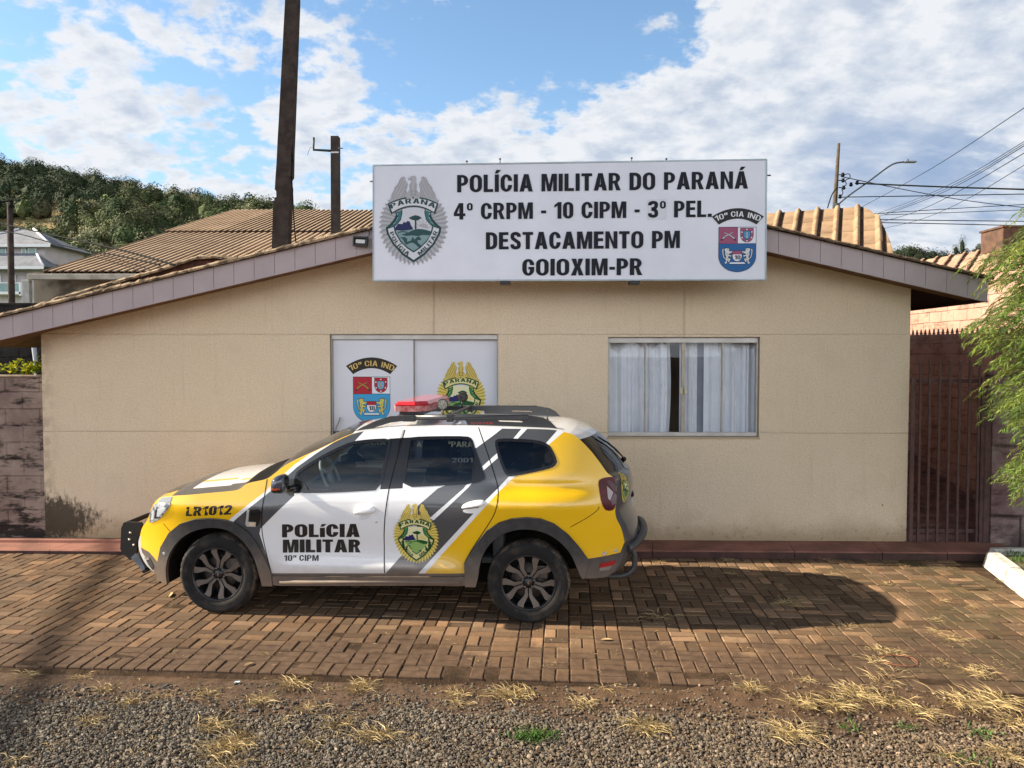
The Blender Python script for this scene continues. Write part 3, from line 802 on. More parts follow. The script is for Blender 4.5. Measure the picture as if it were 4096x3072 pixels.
sill.build('window_sill', M_reveal, wframe)
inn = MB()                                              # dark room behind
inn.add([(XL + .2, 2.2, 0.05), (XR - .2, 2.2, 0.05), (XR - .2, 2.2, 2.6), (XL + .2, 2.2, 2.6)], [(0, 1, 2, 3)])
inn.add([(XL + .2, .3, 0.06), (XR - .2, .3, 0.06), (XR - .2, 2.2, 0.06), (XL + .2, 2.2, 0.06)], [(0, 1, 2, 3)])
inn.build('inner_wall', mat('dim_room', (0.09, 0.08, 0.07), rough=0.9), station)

# ---- artwork builders (flat emblems as stacked coloured shapes)
def arc(cx, cy, rx, ry, a0, a1, n): return [(cx + rx * math.cos(R(a0 + (a1 - a0) * k / n)), cy + ry * math.sin(R(a0 + (a1 - a0) * k / n))) for k in range(n + 1)]
def mirror(p, c=578): return [(2 * c - x, y) for x, y in p]
def quad_arc(x0, xm, x1, y0, ym, n=16):     # parabola through the ends and the middle
    out = []
    for k in range(n + 1):
        s_ = k / n; x = x0 + (x1 - x0) * s_; u_ = (x - xm) / (x1 - xm) if x > xm else (xm - x) / (xm - x0); out.append((x, ym + (y0 - ym) * u_ * u_))
    return out
EM = dict(ray_a=0, ray_b=1, eagle=2, feather=3, dark=4, light=5, ribbon=6, navy=7, hill=8, field=9, skyc=10, sun=11)
def emblem_shapes():
    """heraldic badge in pixel units of its own box, 925 wide and 1160 high, y down"""
    S_ = []
    n = 46; cx, cy = 578, 935
    for k in range(n):
        a0 = 2 * math.pi * k / n; am = a0 + math.pi / n; a1 = a0 + 2 * math.pi / n
        def pt(a, f): return (cx + 455 * f * math.cos(a), cy + 535 * f * math.sin(a) * (1.0 if math.sin(a) > 0 else 0.86))
        if math.sin(am) < -0.80: continue
        S_.append(([(cx, cy), pt(a0, 0.93), pt(am, 1.03)], 0, 0)); S_.append(([(cx, cy), pt(am, 1.03), pt(a1, 0.93)], 1, 0))
    wing = [(560, 600), (520, 560), (500, 520), (470, 480), (490, 430), (495, 390), (470, 350), (476, 322), (445, 305), (408, 322), (385, 375), (360, 415), (330, 445), (318, 490), (290, 530), (272, 590), (250, 640), (300, 640), (420, 600), (470, 590)]
    S_ += [(wing, 2, 1), (mirror(wing), 2, 1)]
    body = [(520, 590), (500, 520), (530, 470), (520, 420), (548, 385), (545, 350), (512, 352), (508, 340), (525, 318), (560, 300), (605, 300), (618, 330), (612, 375), (630, 420), (622, 480), (650, 530), (640, 590), (578, 610)]
    S_.append((body, 2, 2))
    for f_ in ([(445, 320), (420, 400), (370, 500), (300, 600)], [(470, 370), (440, 450), (400, 520), (350, 600)], [(480, 430), (460, 490), (430, 560), (400, 600)], [(408, 340), (390, 400), (340, 470), (300, 560)], [(500, 400), (490, 450), (470, 530), (450, 585)]):
        q = stroke(f_, 7); S_ += [(q, 3, 3), (mirror(q), 3, 3)]
    for f_ in ([(548, 390), (540, 450), (555, 520), (550, 580)], [(612, 400), (600, 460), (605, 530), (600, 580)], [(515, 345), (548, 355), (560, 340)], [(520, 520), (560, 500), (600, 500), (640, 520)], [(530, 560), (578, 540), (625, 560)]):
        S_.append((stroke(f_, 9), 3, 3))
    # shield
    L_out = [(330, 775), (352, 810), (325, 870), (270, 940), (207, 990), (222, 1065), (300, 1205), (430, 1345), (578, 1442)]
    S_.append((L_out + mirror(L_out)[::-1][1:], 4, 4))
    L_in = [(352, 790), (376, 830), (340, 900), (290, 955), (236, 1000), (250, 1060), (325, 1195), (445, 1320), (578, 1408)]
    S_.append((L_in + mirror(L_in)[::-1][1:], 5, 5))
    L_f = [(420, 740), (425, 790), (405, 870), (355, 930), (310, 965), (330, 1050), (400, 1170), (490, 1255), (578, 1312)]
    S_.append((L_f + mirror(L_f)[::-1][1:], 4, 6))
    L_g = [(428, 740), (432, 790), (412, 880), (365, 935), (330, 965), (348, 1045), (415, 1160), (500, 1240), (578, 1290)]
    S_.append((L_g + mirror(L_g)[::-1][1:], 10, 7))
    rib = [(345, 780), (370, 800), (372, 850), (330, 920), (245, 985), (300, 968), (372, 925), (412, 860), (420, 790), (410, 760)]
    S_ += [(rib, 6, 7), (mirror(rib), 6, 7)]
    rb2 = stroke([(345, 785), (352, 815), (325, 875), (268, 940), (212, 988)], 14); S_ += [(rb2, 4, 8), (mirror(rb2), 4, 8)]
    rb3 = stroke([(420, 752), (424, 790), (408, 870), (358, 932), (300, 970), (232, 992)], 12); S_ += [(rb3, 4, 8), (mirror(rb3), 4, 8)]
    # landscape
    S_.append(([(642, 965)] + arc(705, 1000, 75, 75, 180, 360, 14), 11, 8))
    for k in range(7):
        a = R(180 + 15 + 25 * k); S_.append((stroke([(705 + 85 * math.cos(a), 1000 + 85 * math.sin(a)), (705 + 130 * math.cos(a), 1000 + 130 * math.sin(a))], [16, 3]), 11, 8))
    S_.append(([(330, 985), (375, 930), (430, 935), (450, 905), (480, 915), (500, 892), (530, 905), (545, 950), (572, 990), (565, 1008), (450, 1022), (345, 1020)], 7, 9))
    S_.append(([(345, 1030), (480, 1015), (560, 1005), (700, 1000), (815, 1030), (800, 1080), (745, 1160), (660, 1240), (578, 1290), (500, 1240), (415, 1160), (365, 1075)], 9, 9))
    S_.append(([(410, 1075), (500, 1050), (560, 1022), (640, 998), (740, 1012), (818, 1035), (795, 1085), (700, 1080), (640, 1095), (560, 1085), (480, 1092)], 8, 10))
    S_.append((stroke([(370, 1045), (430, 1035), (500, 1045)], 14), 8, 10))
    S_.append(([(395, 1110), (460, 1105), (495, 1130), (490, 1170), (540, 1155), (570, 1100), (590, 1140), (640, 1095), (675, 1120), (680, 1145), (630, 1150), (640, 1185), (690, 1225), (650, 1250), (600, 1200), (560, 1180), (520, 1190), (480, 1210), (450, 1165), (430, 1130)], 8, 10))
    S_.append((stroke([(607, 1005), (607, 860)], 22), 4, 10))
    S_.append(([(512, 855), (560, 832), (605, 818), (650, 828), (695, 858), (660, 870), (640, 888), (590, 885), (560, 880)], 4, 10))
    # banner
    top = quad_arc(235, 578, 910, 665, 576); bot = quad_arc(280, 578, 870, 805, 708)
    S_.append((top + bot[::-1], 4, 11))
    top = quad_arc(258, 578, 888, 672, 596); bot = quad_arc(296, 578, 852, 778, 690)
    S_.append((top + bot[::-1], 5, 12))
    S_.append(([(470, 560), (500, 615), (560, 600), (578, 618), (600, 600), (650, 612), (680, 560)], 2, 12))
    S_.append((stroke([(575, 572), (575, 598)], 16), 4, 13))
    return S_
EMB = emblem_shapes()
def emblem(name, pal, fn, parent, dl=0.0007, fine=False):
    """fn(x, y) with x, y in -0.5..0.5 of the badge box -> (point, unit normal)"""
    m = MB()
    def put(px, py, ly):
        p, nn = fn((px - 578) / 925, (893 - py) / 1165); return Vector(p) + Vector(nn) * (dl * (ly + 1))
    for poly, mi, ly in EMB:
        q = [(x, -y) for x, y in poly]; c = ccw(q)
        if fine:                                        # follow a curved panel closely
            c = resample(c, 45); P, T, C = cdt([(c, True)], 60, c); k = inside(c, C[:, 0], C[:, 1])
            m.add([put(x, -y, ly) for x, y in P], [tuple(int(i) for i in t_) for t_ in T[k]], mi)
        else: m.add([put(x, -y, ly) for x, y in c], tess(c), mi)
    def bent(sx, sy):                                   # PARANÁ along the banner
        x = 285 + (860 - 285) * sx; u_ = (x - 578) / 310; y = 662 + 82 * u_ * u_
        tx, ty = 1, 2 * 82 * u_ / 310; q = math.hypot(tx, ty)
        return put(x + ty / q * 62 * sy, y - tx / q * 62 * sy, 14)
    text_into(m, 'PARANÁ', bent, 4, 0.19, 1.5)
    def along(pts, h):
        P_ = chaikin(pts, 3, closed=False); Ls = [0]
        for a, b in zip(P_, P_[1:]): Ls.append(Ls[-1] + math.dist(a, b))
        def f(sx, sy):
            s_ = max(0, min(1, sx)) * Ls[-1]
            i = max(k for k in range(len(Ls) - 1) if Ls[k] <= s_ + 1e-9); u_ = (s_ - Ls[i]) / max(1e-9, Ls[i+1] - Ls[i])
            x = P_[i][0] + (P_[i+1][0] - P_[i][0]) * u_; y = P_[i][1] + (P_[i+1][1] - P_[i][1]) * u_
            tx, ty = P_[i+1][0] - P_[i][0], P_[i+1][1] - P_[i][1]; q = math.hypot(tx, ty)
            return put(x + ty / q * h * sy, y - tx / q * h * sy, 14)
        return f
    text_into(m, 'POLÍCIA', along([(258, 1050), (300, 1150), (385, 1265), (500, 1358)], 52), 4, 0.16, 1.6)
    text_into(m, 'MILITAR', along([(662, 1352), (760, 1270), (850, 1160), (905, 1040)], 52), 4, 0.16, 1.6)
    mats = [mat('%s_%s_%d' % (name, k, id(pal)), c, rough=0.5, spec=0.3) for k, c in zip(EM, pal)]
    return m.build(name, mats, parent)
PAL_GREY = [(0.42, 0.43, 0.45), (0.30, 0.31, 0.33), (0.40, 0.40, 0.42), (0.27, 0.27, 0.29), (0.010, 0.050, 0.052), (0.60, 0.62, 0.65), (0.030, 0.150, 0.160), (0.012, 0.018, 0.085), (0.016, 0.065, 0.065), (0.19, 0.30, 0.31), (0.56, 0.58, 0.62), (0.38, 0.38, 0.40)]
PAL_GOLD = [(0.70, 0.58, 0.14), (0.46, 0.35, 0.06), (0.60, 0.47, 0.12), (0.23, 0.155, 0.025), (0.006, 0.060, 0.016), (0.66, 0.62, 0.28), (0.030, 0.22, 0.060), (0.020, 0.018, 0.110), (0.010, 0.085, 0.022), (0.24, 0.40, 0.12), (0.72, 0.70, 0.42), (0.72, 0.58, 0.16)]

def cia_badge(name, pal, fn, parent, dl=0.0007):
    """company badge: arched title over a quartered shield; box 1140 wide, 1410 high, y down"""
    m = MB()
    def put(px, py, ly):
        p, nn = fn((px - 828) / 1140, (775 - py) / 1410); return Vector(p) + Vector(nn) * (dl * (ly + 1))
    def add(poly, mi, ly):
        c = ccw([(x, -y) for x, y in poly]); m.add([put(x, -y, ly) for x, y in c], tess(c), mi)
    K, TXT, RED, WHT, BLU, GLD, BLK, INB, CRM = range(9)
    add(quad_arc(258, 828, 1398, 258, 72, 20) + quad_arc(418, 828, 1240, 432, 303, 20)[::-1], K, 0)
    def bent(sx, sy):
        x = 362 + (1300 - 362) * sx; u_ = (x - 828) / 470; y = 258 + 108 * u_ * u_
        tx, ty = 1, 2 * 108 * u_ / 470; q = math.hypot(tx, ty); h = 118
        return put(x + ty / q * h * sy, y - tx / q * h * sy, 1)
    text_into(m, '10ª CIA IND', bent, TXT, 0.15, 1.3)
    add([(412, 484), (1238, 484), (1238, 1130)] + arc(825, 1130, 413, 354, 0, 180, 24)[1:], BLK, 0)
    add([(422, 860), (1229, 860), (1229, 1130)] + arc(825, 1130, 404, 345, 0, 180, 24)[1:], BLU, 1)
    add([(422, 494), (822, 494), (822, 852), (422, 852)], RED, 1)
    add([(834, 494), (1229, 494), (1229, 848), (834, 848)], WHT, 1)
    sh = lambda x0, x1, y0, y1: [(x0, y0), (x1, y0), (x1, (y0 + y1) / 2)] + arc((x0 + x1) / 2, (y0 + y1) / 2, (x1 - x0) / 2, (y1 - y0) / 2, 0, 180, 14)[1:]
    add(sh(884, 1178, 505, 828), BLK, 2); add(sh(892, 1170, 514, 820), RED, 3)
    add(sh(944, 1116, 572, 768), BLK, 4); add(sh(955, 1105, 584, 755), INB, 5)
    for x, y in ((1031, 545), (922, 602), (1137, 598), (926, 724), (1134, 722), (1031, 796)): add(arc(x, y, 17, 15, 0, 330, 8), WHT, 4)
    add(stroke([(1031, 600), (1031, 700)], 18), GLD, 6); add(stroke([(1010, 725), (1052, 700)], 10), GLD, 6); add(stroke([(1052, 725), (1010, 700)], 10), GLD, 6)
    # crossed pistols
    for s_ in (1, -1):
        fx = lambda x: 628 + s_ * (x - 628)
        add([(fx(x), y) for x, y in stroke([(748, 598), (640, 650), (540, 705)], [16, 30, 40])], BLK, 2 if s_ > 0 else 4)
        add([(fx(x), y) for x, y in stroke([(735, 603), (640, 650), (545, 700)], [9, 18, 26])], GLD, 3 if s_ > 0 else 5)
        add([(fx(x), y) for x, y in [(560, 690), (500, 705), (485, 745), (458, 772), (475, 795), (515, 770), (535, 735), (575, 725)]], BLK, 3)
        add([(fx(x), y) for x, y in [(550, 697), (508, 710), (492, 748), (508, 758), (532, 730), (562, 718)]], GLD, 5)
    # supporters and small shield
    lion = [(545, 965), (600, 955), (650, 968), (640, 1000), (655, 1030), (715, 1020), (720, 1040), (650, 1075), (625, 1085), (650, 1105), (700, 1120), (690, 1140), (630, 1130), (622, 1160), (640, 1190), (672, 1185), (668, 1215), (650, 1260), (625, 1255), (635, 1215), (600, 1240), (595, 1290), (560, 1300), (548, 1270), (580, 1250), (570, 1190), (585, 1150), (560, 1090), (565, 1040), (548, 1000)]
    tail = stroke([(580, 1200), (530, 1160), (510, 1080), (505, 1010), (515, 975)], [16, 16, 18, 22, 26])
    big_lion = [(x * 1.0 + (12 if x > 600 else -12), y + (12 if y > 1120 else -12)) for x, y in lion]
    for s_ in (1, -1):
        fx = lambda x: 825 + s_ * (x - 825)
        add([(fx(x), y) for x, y in big_lion], BLK, 2); add([(fx(x), y) for x, y in lion], CRM, 3)
        add([(fx(x), y) for x, y in stroke([(580, 1205), (528, 1165), (506, 1080), (500, 1010), (512, 968)], 34)], BLK, 2); add([(fx(x), y) for x, y in tail], CRM, 4)
        for st in ([(600, 985), (625, 985)], [(590, 1060), (610, 1110)], [(600, 1180), (620, 1200)]): add([(fx(x), y) for x, y in stroke(st, 9)], BLK, 4)
    add(sh(712, 930, 1008, 1254), BLK, 4); add(sh(722, 920, 1018, 1244), WHT, 5); add([(722, 1018), (920, 1018), (920, 1095), (722, 1095)], RED, 6)
    text_into(m, '10', lambda sx, sy: put(765 + 130 * sx, 1205 - 92 * sy, 7), BLK, 0.2)
    add(stroke([(640, 1306), (1000, 1306)], 20), BLK, 3); add([(665, 1268), (980, 1268), (995, 1302), (650, 1302)], WHT, 4)
    names = ('arch', 'title', 'red', 'white', 'blue', 'gold', 'ink', 'inner_blue', 'beast')
    return m.build(name, [mat('%s_%s_%d' % (name, k, id(pal)), c, rough=0.5, spec=0.3) for k, c in zip(names, pal)], parent)
PAL_CIA_FADED = [(0.014, 0.014, 0.016), (0.66, 0.68, 0.70), (0.30, 0.075, 0.150), (0.68, 0.71, 0.76), (0.012, 0.105, 0.300), (0.52, 0.50, 0.50), (0.012, 0.012, 0.018), (0.06, 0.24, 0.42), (0.60, 0.61, 0.58)]
PAL_CIA = [(0.020, 0.016, 0.010), (0.58, 0.42, 0.13), (0.40, 0.016, 0.030), (0.72, 0.74, 0.78), (0.045, 0.32, 0.58), (0.42, 0.27, 0.05), (0.020, 0.016, 0.014), (0.16, 0.36, 0.55), (0.62, 0.55, 0.13)]

# ---- sliding entrance door
dx0, dx1, dz_0, dz_1 = door['x0'] + .004, door['x1'] - .004, door['z0'], door['z1'] - .004
yd = 0.085
M_white_film = mat('white_door_film', (0.66, 0.68, 0.73), (0.63, 0.65, 0.70), scale=1.5, rough=0.35, spec=0.4)
M_dark_glass = mat('dark_door_glass', (0.030, 0.032, 0.035), rough=0.08, spec=0.6)
dr = MB()
zrail = B.hit(S(800, 733.5), yd).z
dr.bevbox((dx0, yd - .045, zrail), (dx1, yd + .05, dz_1), .004)
dr.bevbox((dx0, yd - .045, dz_0), (dx0 + .012, yd + .05, zrail - .002), .003)
dr.bevbox((dx1 - .012, yd - .045, dz_0), (dx1, yd + .05, zrail - .002), .003)
dframe = dr.build('door', M_alu, station)
xm = B.hit(S(894, 830), yd).x
zf = B.hit(S(800, 931), yd).z
for k, (a, b, yy) in enumerate(((dx0 + .014, xm - .004, yd), (xm + .006, dx1 - .014, yd + .03))):
    lf_ = MB()
    lf_.bevbox((a, yy - .012, zf if k == 0 else dz_0 + .05), (b, yy + .012, zrail - .003), .003, 0)
    if k == 0: lf_.bevbox((a, yy - .009, dz_0 + .03), (b, yy + .009, zf - .002), .002, 1)
    lf_.build('door_leaf', [M_white_film, M_dark_glass], dframe)
st = MB(); st.bevbox((xm - .003, yd - .016, dz_0 + .02), (xm + .005, yd + .03, zrail - .003), .002); st.build('meeting_stile', M_alu2, dframe)
def face(c, w, h, y):                                   # badge box on a facade-parallel plane
    return lambda a, b: ((c.x + a * w, y, c.z + b * h), (0, -1, 0))
Z6 = lambda x, y: (1300 + x / 2.949, 1320 + y / 2.949)
def boxfit(p0, p1, y): a = B.hit(p0, y); b = B.hit(p1, y); return Vector(((a.x + b.x) / 2, y, (a.z + b.z) / 2)), abs(b.x - a.x), abs(b.z - a.z)
yl = yd - .0125
c_, w_, h_ = boxfit(Z6(246, 322), Z6(857, 1098), yl); cia_badge('company_badge', PAL_CIA, face(c_, w_, h_, yl), dframe)
yl = yd + .0175
c_, w_, h_ = boxfit(Z6(1308, 378), Z6(1902, 1145), yl); emblem('police_emblem', PAL_GOLD, face(c_, w_, h_, yl), dframe)
hd = MB()
hp = [Z6(178, 1030), Z6(170, 1060), Z6(150, 1110), Z6(130, 1145), Z6(128, 1180), Z6(140, 1230), Z6(150, 1280)]
hd.tube([B.hit(q, yd - .06) for q in hp], .008, 8)
hd.tube([B.hit(hp[1], yd - .06), B.hit(hp[1], yd - .012)], .006, 6); hd.tube([B.hit(hp[-1], yd - .06), B.hit(hp[-1], yd - .010)], .006, 6)
hd.build('door_handle', mat('grey_handle_metal', (0.30, 0.29, 0.28), rough=0.35, metal=0.8), dframe)

# ---- signboard in front of the gable
SY = -0.60
sign = empty('police_signboard', B.m @ Vector((0, SY, 0)), B.yaw, 'long white signboard with dark capitals and two emblems hung in front of the gable', 'signboard')
def sgn(p, off=0.0): q = B.hit(p, SY - off); return Vector((q.x, q.y - SY, q.z))
M_banner = mat('white_sign_banner', (0.70, 0.73, 0.79), (0.65, 0.68, 0.74), scale=1.6, rough=0.45, spec=0.4, bump=0.25, bscale=2.6, bdist=0.03)
TL, TR, BR, BL = [S(*q) for q in ((806.5, 357.5), (1656, 344.5), (1653.5, 604), (806.5, 606))]
pn = MB()
cs = [sgn(q) for q in (BL, BR, TR, TL)]
ins = 0.012
cen = sum(cs, Vector()) / 4
n = 24; gridv = []; gf = []
for j in range(n + 1):
    for i in range(2 * n + 1):
        a, b = i / (2 * n), j / n
        p = (cs[0] * (1 - a) + cs[1] * a) * (1 - b) + (cs[3] * (1 - a) + cs[2] * a) * b
        gridv.append((p.x, -0.002 * math.sin(7 * a + 2.0 * b) * min(1, 12 * a * (1 - a)), p.z))
for j in range(n):
    for i in range(2 * n):
        q = j * (2 * n + 1) + i; gf.append((q, q + 1, q + 2 * n + 2, q + 2 * n + 1))
pn.add(gridv, gf, 0, True)
pn.build('banner', M_banner, sign)
fm = MB()
def bar(a, b, wv):
    d_ = (b - a).normalized(); nn = Vector((-d_.z, 0, d_.x)) * wv
    for yy0, yy1 in ((-0.006, 0.05),):
        q = [a - nn, b - nn, b + nn, a + nn]
        fm.add([(p.x, yy0, p.z) for p in q] + [(p.x, yy1, p.z) for p in q], [(0, 1, 2, 3), (7, 6, 5, 4), (0, 4, 5, 1), (1, 5, 6, 2), (2, 6, 7, 3), (3, 7, 4, 0)])
for i in range(4): bar(cs[i], cs[(i + 1) % 4], 0.007)
fm.build('frame', mat('galvanised_frame', (0.36, 0.42, 0.44), (0.28, 0.33, 0.35), scale=5, rough=0.45, metal=0.5), sign)
bkp = MB(); bkp.add([(p.x, 0.03, p.z) for p in cs], [(3, 2, 1, 0)]); bkp.build('back_sheet', mat('sign_back', (0.18, 0.18, 0.18), rough=0.7), sign)
M_ink = mat('sign_ink', (0.012, 0.013, 0.020), rough=0.6, spec=0.2)
Z3 = lambda x, y: (1450 + x / 1.3406, 620 + y / 1.3406)
def sign_line(s, x0, y0, x1, y1, cap, bold):
    m = MB(); a = sgn(Z3(x0, y0)); b = sgn(Z3(x1, y1)); hgt = (sgn(Z3(x0, y0 - cap)) - a).z
    tot = text2d(s, bold, 1.0)[2]; done = ''
    for wd in s.split(' '):                               # one piece of lettering for each word
        w0 = text2d(done + wd, bold, 1.0)[2] - text2d(wd, bold, 1.0)[2]; ww = text2d(wd, bold, 1.0)[2]; done += wd + ' '; m = MB()
        k = lambda sx: (w0 + ww * sx) / tot
        text_into(m, wd, lambda sx, sy: (a.x + (b.x - a.x) * k(sx), -0.006, a.z + (b.z - a.z) * k(sx) + hgt * sy), 0, bold, 1.0)
        m.build('lettering', M_ink, sign)
sign_line('POLÍCIA MILITAR DO PARANÁ', 508, 201, 2066, 181, 93, 0.2)
sign_line('4º CRPM - 10 CIPM - 3º PEL.', 490, 347, 1872, 333, 88, 0.2)
sign_line('DESTACAMENTO PM', 662, 507, 1701, 499, 92, 0.205)
sign_line('GOIOXIM-PR', 857, 648, 1500, 644, 90, 0.205)
patch = MB(); q = [sgn(Z3(*p)) for p in ((1530, 345), (1632, 343), (1630, 235), (1528, 240))]
patch.add([(p.x, -0.0035, p.z) for p in q], [(0, 1, 2, 3)]); patch.build('patch', mat('sign_patch', (0.60, 0.62, 0.67), rough=0.5), sign)
def sface(p0, p1):
    a, b = sgn(p0), sgn(p1); c = (a + b) / 2; w, h = abs(b.x - a.x), abs(b.z - a.z)
    return lambda s_, t_: ((c.x + s_ * w, -0.0045, c.z + t_ * h), (0, -1, 0))
Z4 = lambda x, y: (1480 + x / 3.318, 620 + y / 3.318)
emblem('police_emblem', PAL_GREY, sface(Z4(116, 292), Z4(1040, 1460)), sign)
Z5 = lambda x, y: (2800 + x / 5.529, 820 + y / 5.529)
cia_badge('company_badge', PAL_CIA_FADED, sface(Z5(258, 72), Z5(1395, 1480)), sign)
M_black = mat('black_plastic', (0.018, 0.018, 0.019), rough=0.5)
for p, dv in ((S(1008, 351), 1), (S(1080, 346), 1), (S(1365, 344), 1), (S(1440, 346), 1), (S(804, 391), 0), (S(1660, 378), 0)):
    m = MB(); q = sgn(p); q.y = 0.02
    if dv: m.tube([q + Vector((0, 0, -0.03)), q + Vector((0, 0, 0.012))], 0.006, 6); m.lathe([(0.0, 0.03), (0.012, 0.022), (0.012, 0.012), (0, 0.008)], 8, 'z', q)
    else: m.tube([q + Vector((-0.03, 0, 0)), q + Vector((0.03, 0, 0))], 0.008, 6)
    m.build('fixing_bolt', M_black, sign)
for u in (1091, 1372):
    m = MB(); q = sgn(S(u, 611)); m.bevbox((q.x - .055, .0, q.z - .012), (q.x + .055, .16, q.z + .022), .006); m.build('bracket', M_black, sign)

# ---- floodlight on the barge board
a = B.hit(S(763, 511), FY - 0.05); b = B.hit(S(795, 532), FY - 0.05)
flood = empty('floodlight', B.m @ Vector(((a.x + b.x) / 2, FY - .03, (a.z + b.z) / 2)), B.yaw, 'small square black floodlight fixed to the barge board beside the signboard', 'floodlight')
w_, h_ = (b.x - a.x) / 2, (a.z - b.z) / 2
rot = Matrix.Rotation(R(2.5), 4, 'Y')
m = MB(); m.bevbox((-w_, -.05, -h_), (w_, .0, -h_ + .018), .004, 0, rot); m.bevbox((-w_, -.05, h_ - .02), (w_, .0, h_), .004, 0, rot); m.bevbox((-w_, -.05, -h_ + .018), (-w_ + .016, 0, h_ - .02), .003, 0, rot); m.bevbox((w_ - .016, -.05, -h_ + .018), (w_, 0, h_ - .02), .003, 0, rot); m.box((-w_ + .016, -.012, -h_ + .018), (w_ - .016, .02, h_ - .02), 0, rot)
m.build('housing', M_black, flood)
m = MB(); m.box((-w_ + .03, -.030, -h_ + .032), (w_ - .03, -.016, h_ - .034), 0, rot); m.build('lens', mat('floodlight_lens', (0.62, 0.62, 0.60), (0.5, 0.5, 0.47), scale=30, rough=0.15, spec=0.6), flood)
m = MB(); m.tube([(w_ - .01, 0, h_ - .01), (w_ + .012, .01, h_ + .03), (w_ + .004, .02, h_ + .06)], .004, 6); m.build('bracket', M_black, flood)

# ---- raised red walk along the facade
M_walk = mat('red_concrete_walk', (0.30, 0.135, 0.098), (0.185, 0.085, 0.062), scale=3.0, detail=7, rough=0.85, spec=0.25, bump=0.35, bscale=35, bdist=0.01)
wk = MB()
xcuts = [-9.5, -7.4, -5.2, -3.9, -2.2, -0.2, 1.55, 3.1, 4.05, 4.75, 5.5]
for a, b in zip(xcuts, xcuts[1:]):
    b2 = b - .007; sk = random.uniform(-.06, .06)
    ya = lambda x: SIDE_FRONT(x); yb = lambda x: 8.89 - .0227 * x + .02
    ps = [(a, ya(a)), (b2, ya(b2)), (b2 + .10, yb(b2)), (a + .10, yb(a))]
    zt = .045 if b < -3 else (.065 if b < 1 else .085)
    wk.add([(x, y, -.05) for x, y in ps] + [(x, y, zt - .012) for x, y in ps] + [(x, y + (.012 if k < 2 else 0), zt + (.004 if k > 1 else 0)) for k, (x, y) in enumerate(ps)],
           [(0, 1, 5, 4), (1, 2, 6, 5), (2, 3, 7, 6), (3, 0, 4, 7), (4, 5, 9, 8), (5, 6, 10, 9), (6, 7, 11, 10), (7, 4, 8, 11), (8, 9, 10, 11)], [1, 1, 0, 1, 0, 0, 0, 0, 0])
wk.add([(-9.5, 8.95, .03), (-4.1, 8.86, .03), (-4.1, 8.99, .03), (-9.5, 9.10, .03), (-9.5, 8.96, .078), (-4.1, 8.87, .078), (-4.1, 8.99, .078), (-9.5, 9.10, .078)], [(0, 1, 5, 4), (1, 2, 6, 5), (4, 5, 6, 7), (3, 0, 4, 7)])
tag(wk.build('raised_walk', [M_walk, mat('shaded_walk_edge', (0.085, 0.040, 0.032), (0.045, 0.026, 0.022), scale=5, detail=7, rough=0.9, bump=0.6, bscale=25)]), kind='structure')  # front faces coloured darker for the shade they stand in

# ================================================================== POLICE CAR
CF = Frame((-2.445, 7.436, 0), R(-5.3))      # under the front axle; x runs to the tail, y to the far side
car = empty('police_car', CF.o, CF.yaw, 'white, yellow and grey police off-road car parked side-on before the station', 'car')
ZT = np.array([0.10, 0.24, 0.38, 0.50, 0.62, 0.75, 0.88, 0.97, 1.05, 1.12, 1.20, 1.32, 1.45, 1.56, 1.63, 1.70, 1.80])
WT = np.array([.835, .858, .882, .880, .882, .897, .912, .910, .895, .878, .852, .808, .757, .712, .675, .620, .540])
_zz = np.linspace(0.1, 1.8, 171); _ww = np.interp(_zz, ZT, WT)
for _ in range(3): _ww = np.convolve(np.pad(_ww, 4, mode='edge'), np.ones(9) / 9, 'valid')
def sst(x, a, b): t = min(1, max(0, (x - a) / (b - a))); return t * t * (3 - 2 * t)
def W(x, z):
    w = float(np.interp(z, _zz, _ww))
    if x < -0.15: w -= 0.44 * (-0.15 - x) ** 2
    if x > 2.72: w -= 0.36 * (x - 2.72) ** 2
    w += 0.030 * math.exp(-((z - 1.00) / 0.085) ** 2) * sst(x, 2.0, 2.55) * (1 - sst(x, 3.05, 3.4))          # rear haunch
    w -= 0.020 * math.exp(-((z - 1.14) / 0.05) ** 2) * sst(x, 2.25, 2.6) * (1 - sst(x, 3.0, 3.3))
    w += 0.018 * math.exp(-((z - 0.93) / 0.09) ** 2) * (1 - sst(x, 0.35, 0.85))                                # front wing
    w -= 0.020 * math.exp(-((z - 0.60) / 0.11) ** 2) * sst(x, 0.45, 0.75) * (1 - sst(x, 1.95, 2.25))           # hollow of the doors
    w += 0.012 * math.exp(-((z - 0.43) / 0.05) ** 2) * sst(x, 0.45, 0.7) * (1 - sst(x, 2.0, 2.2))
    return w
def Wn(x, z):
    e = 0.012; return Vector((-(W(x + e, z) - W(x - e, z)) / (2 * e), -1, -(W(x, z + e) - W(x, z - e)) / (2 * e))).normalized()
def cs_(p):                                       # frame pixel -> (x, z) on the near flank
    a, b = CF.line(p); best = None; t0 = (-1.08 - a.y) / b.y; t1 = (-0.35 - a.y) / b.y; prev = None
    for k in range(61):
        t = t0 + (t1 - t0) * k / 60; q = a + b * t; f = q.y + W(q.x, q.z)
        if prev is not None and prev[1] < 0 <= f:
            lo, hi = prev[0], t
            for _ in range(20):
                md = (lo + hi) / 2; q = a + b * md
                if q.y + W(q.x, q.z) < 0: lo = md
                else: hi = md
            q = a + b * hi; return (q.x, q.z)
        if best is None or abs(f) < best[0]: best = (abs(f), q.x, q.z)
        prev = (t, f)
    return best[1:]
def on_plane(p, y): q = CF.hit(p, y); return (q.x, q.z)
K1 = lambda x, y: (450 + x / 1.71, 1550 + y / 1.71)
K2 = lambda x, y: (1500 + x / 1.71, 1550 + y / 1.71)
K7 = lambda x, y: (2280 + x / 2.182, 1600 + y / 2.182)
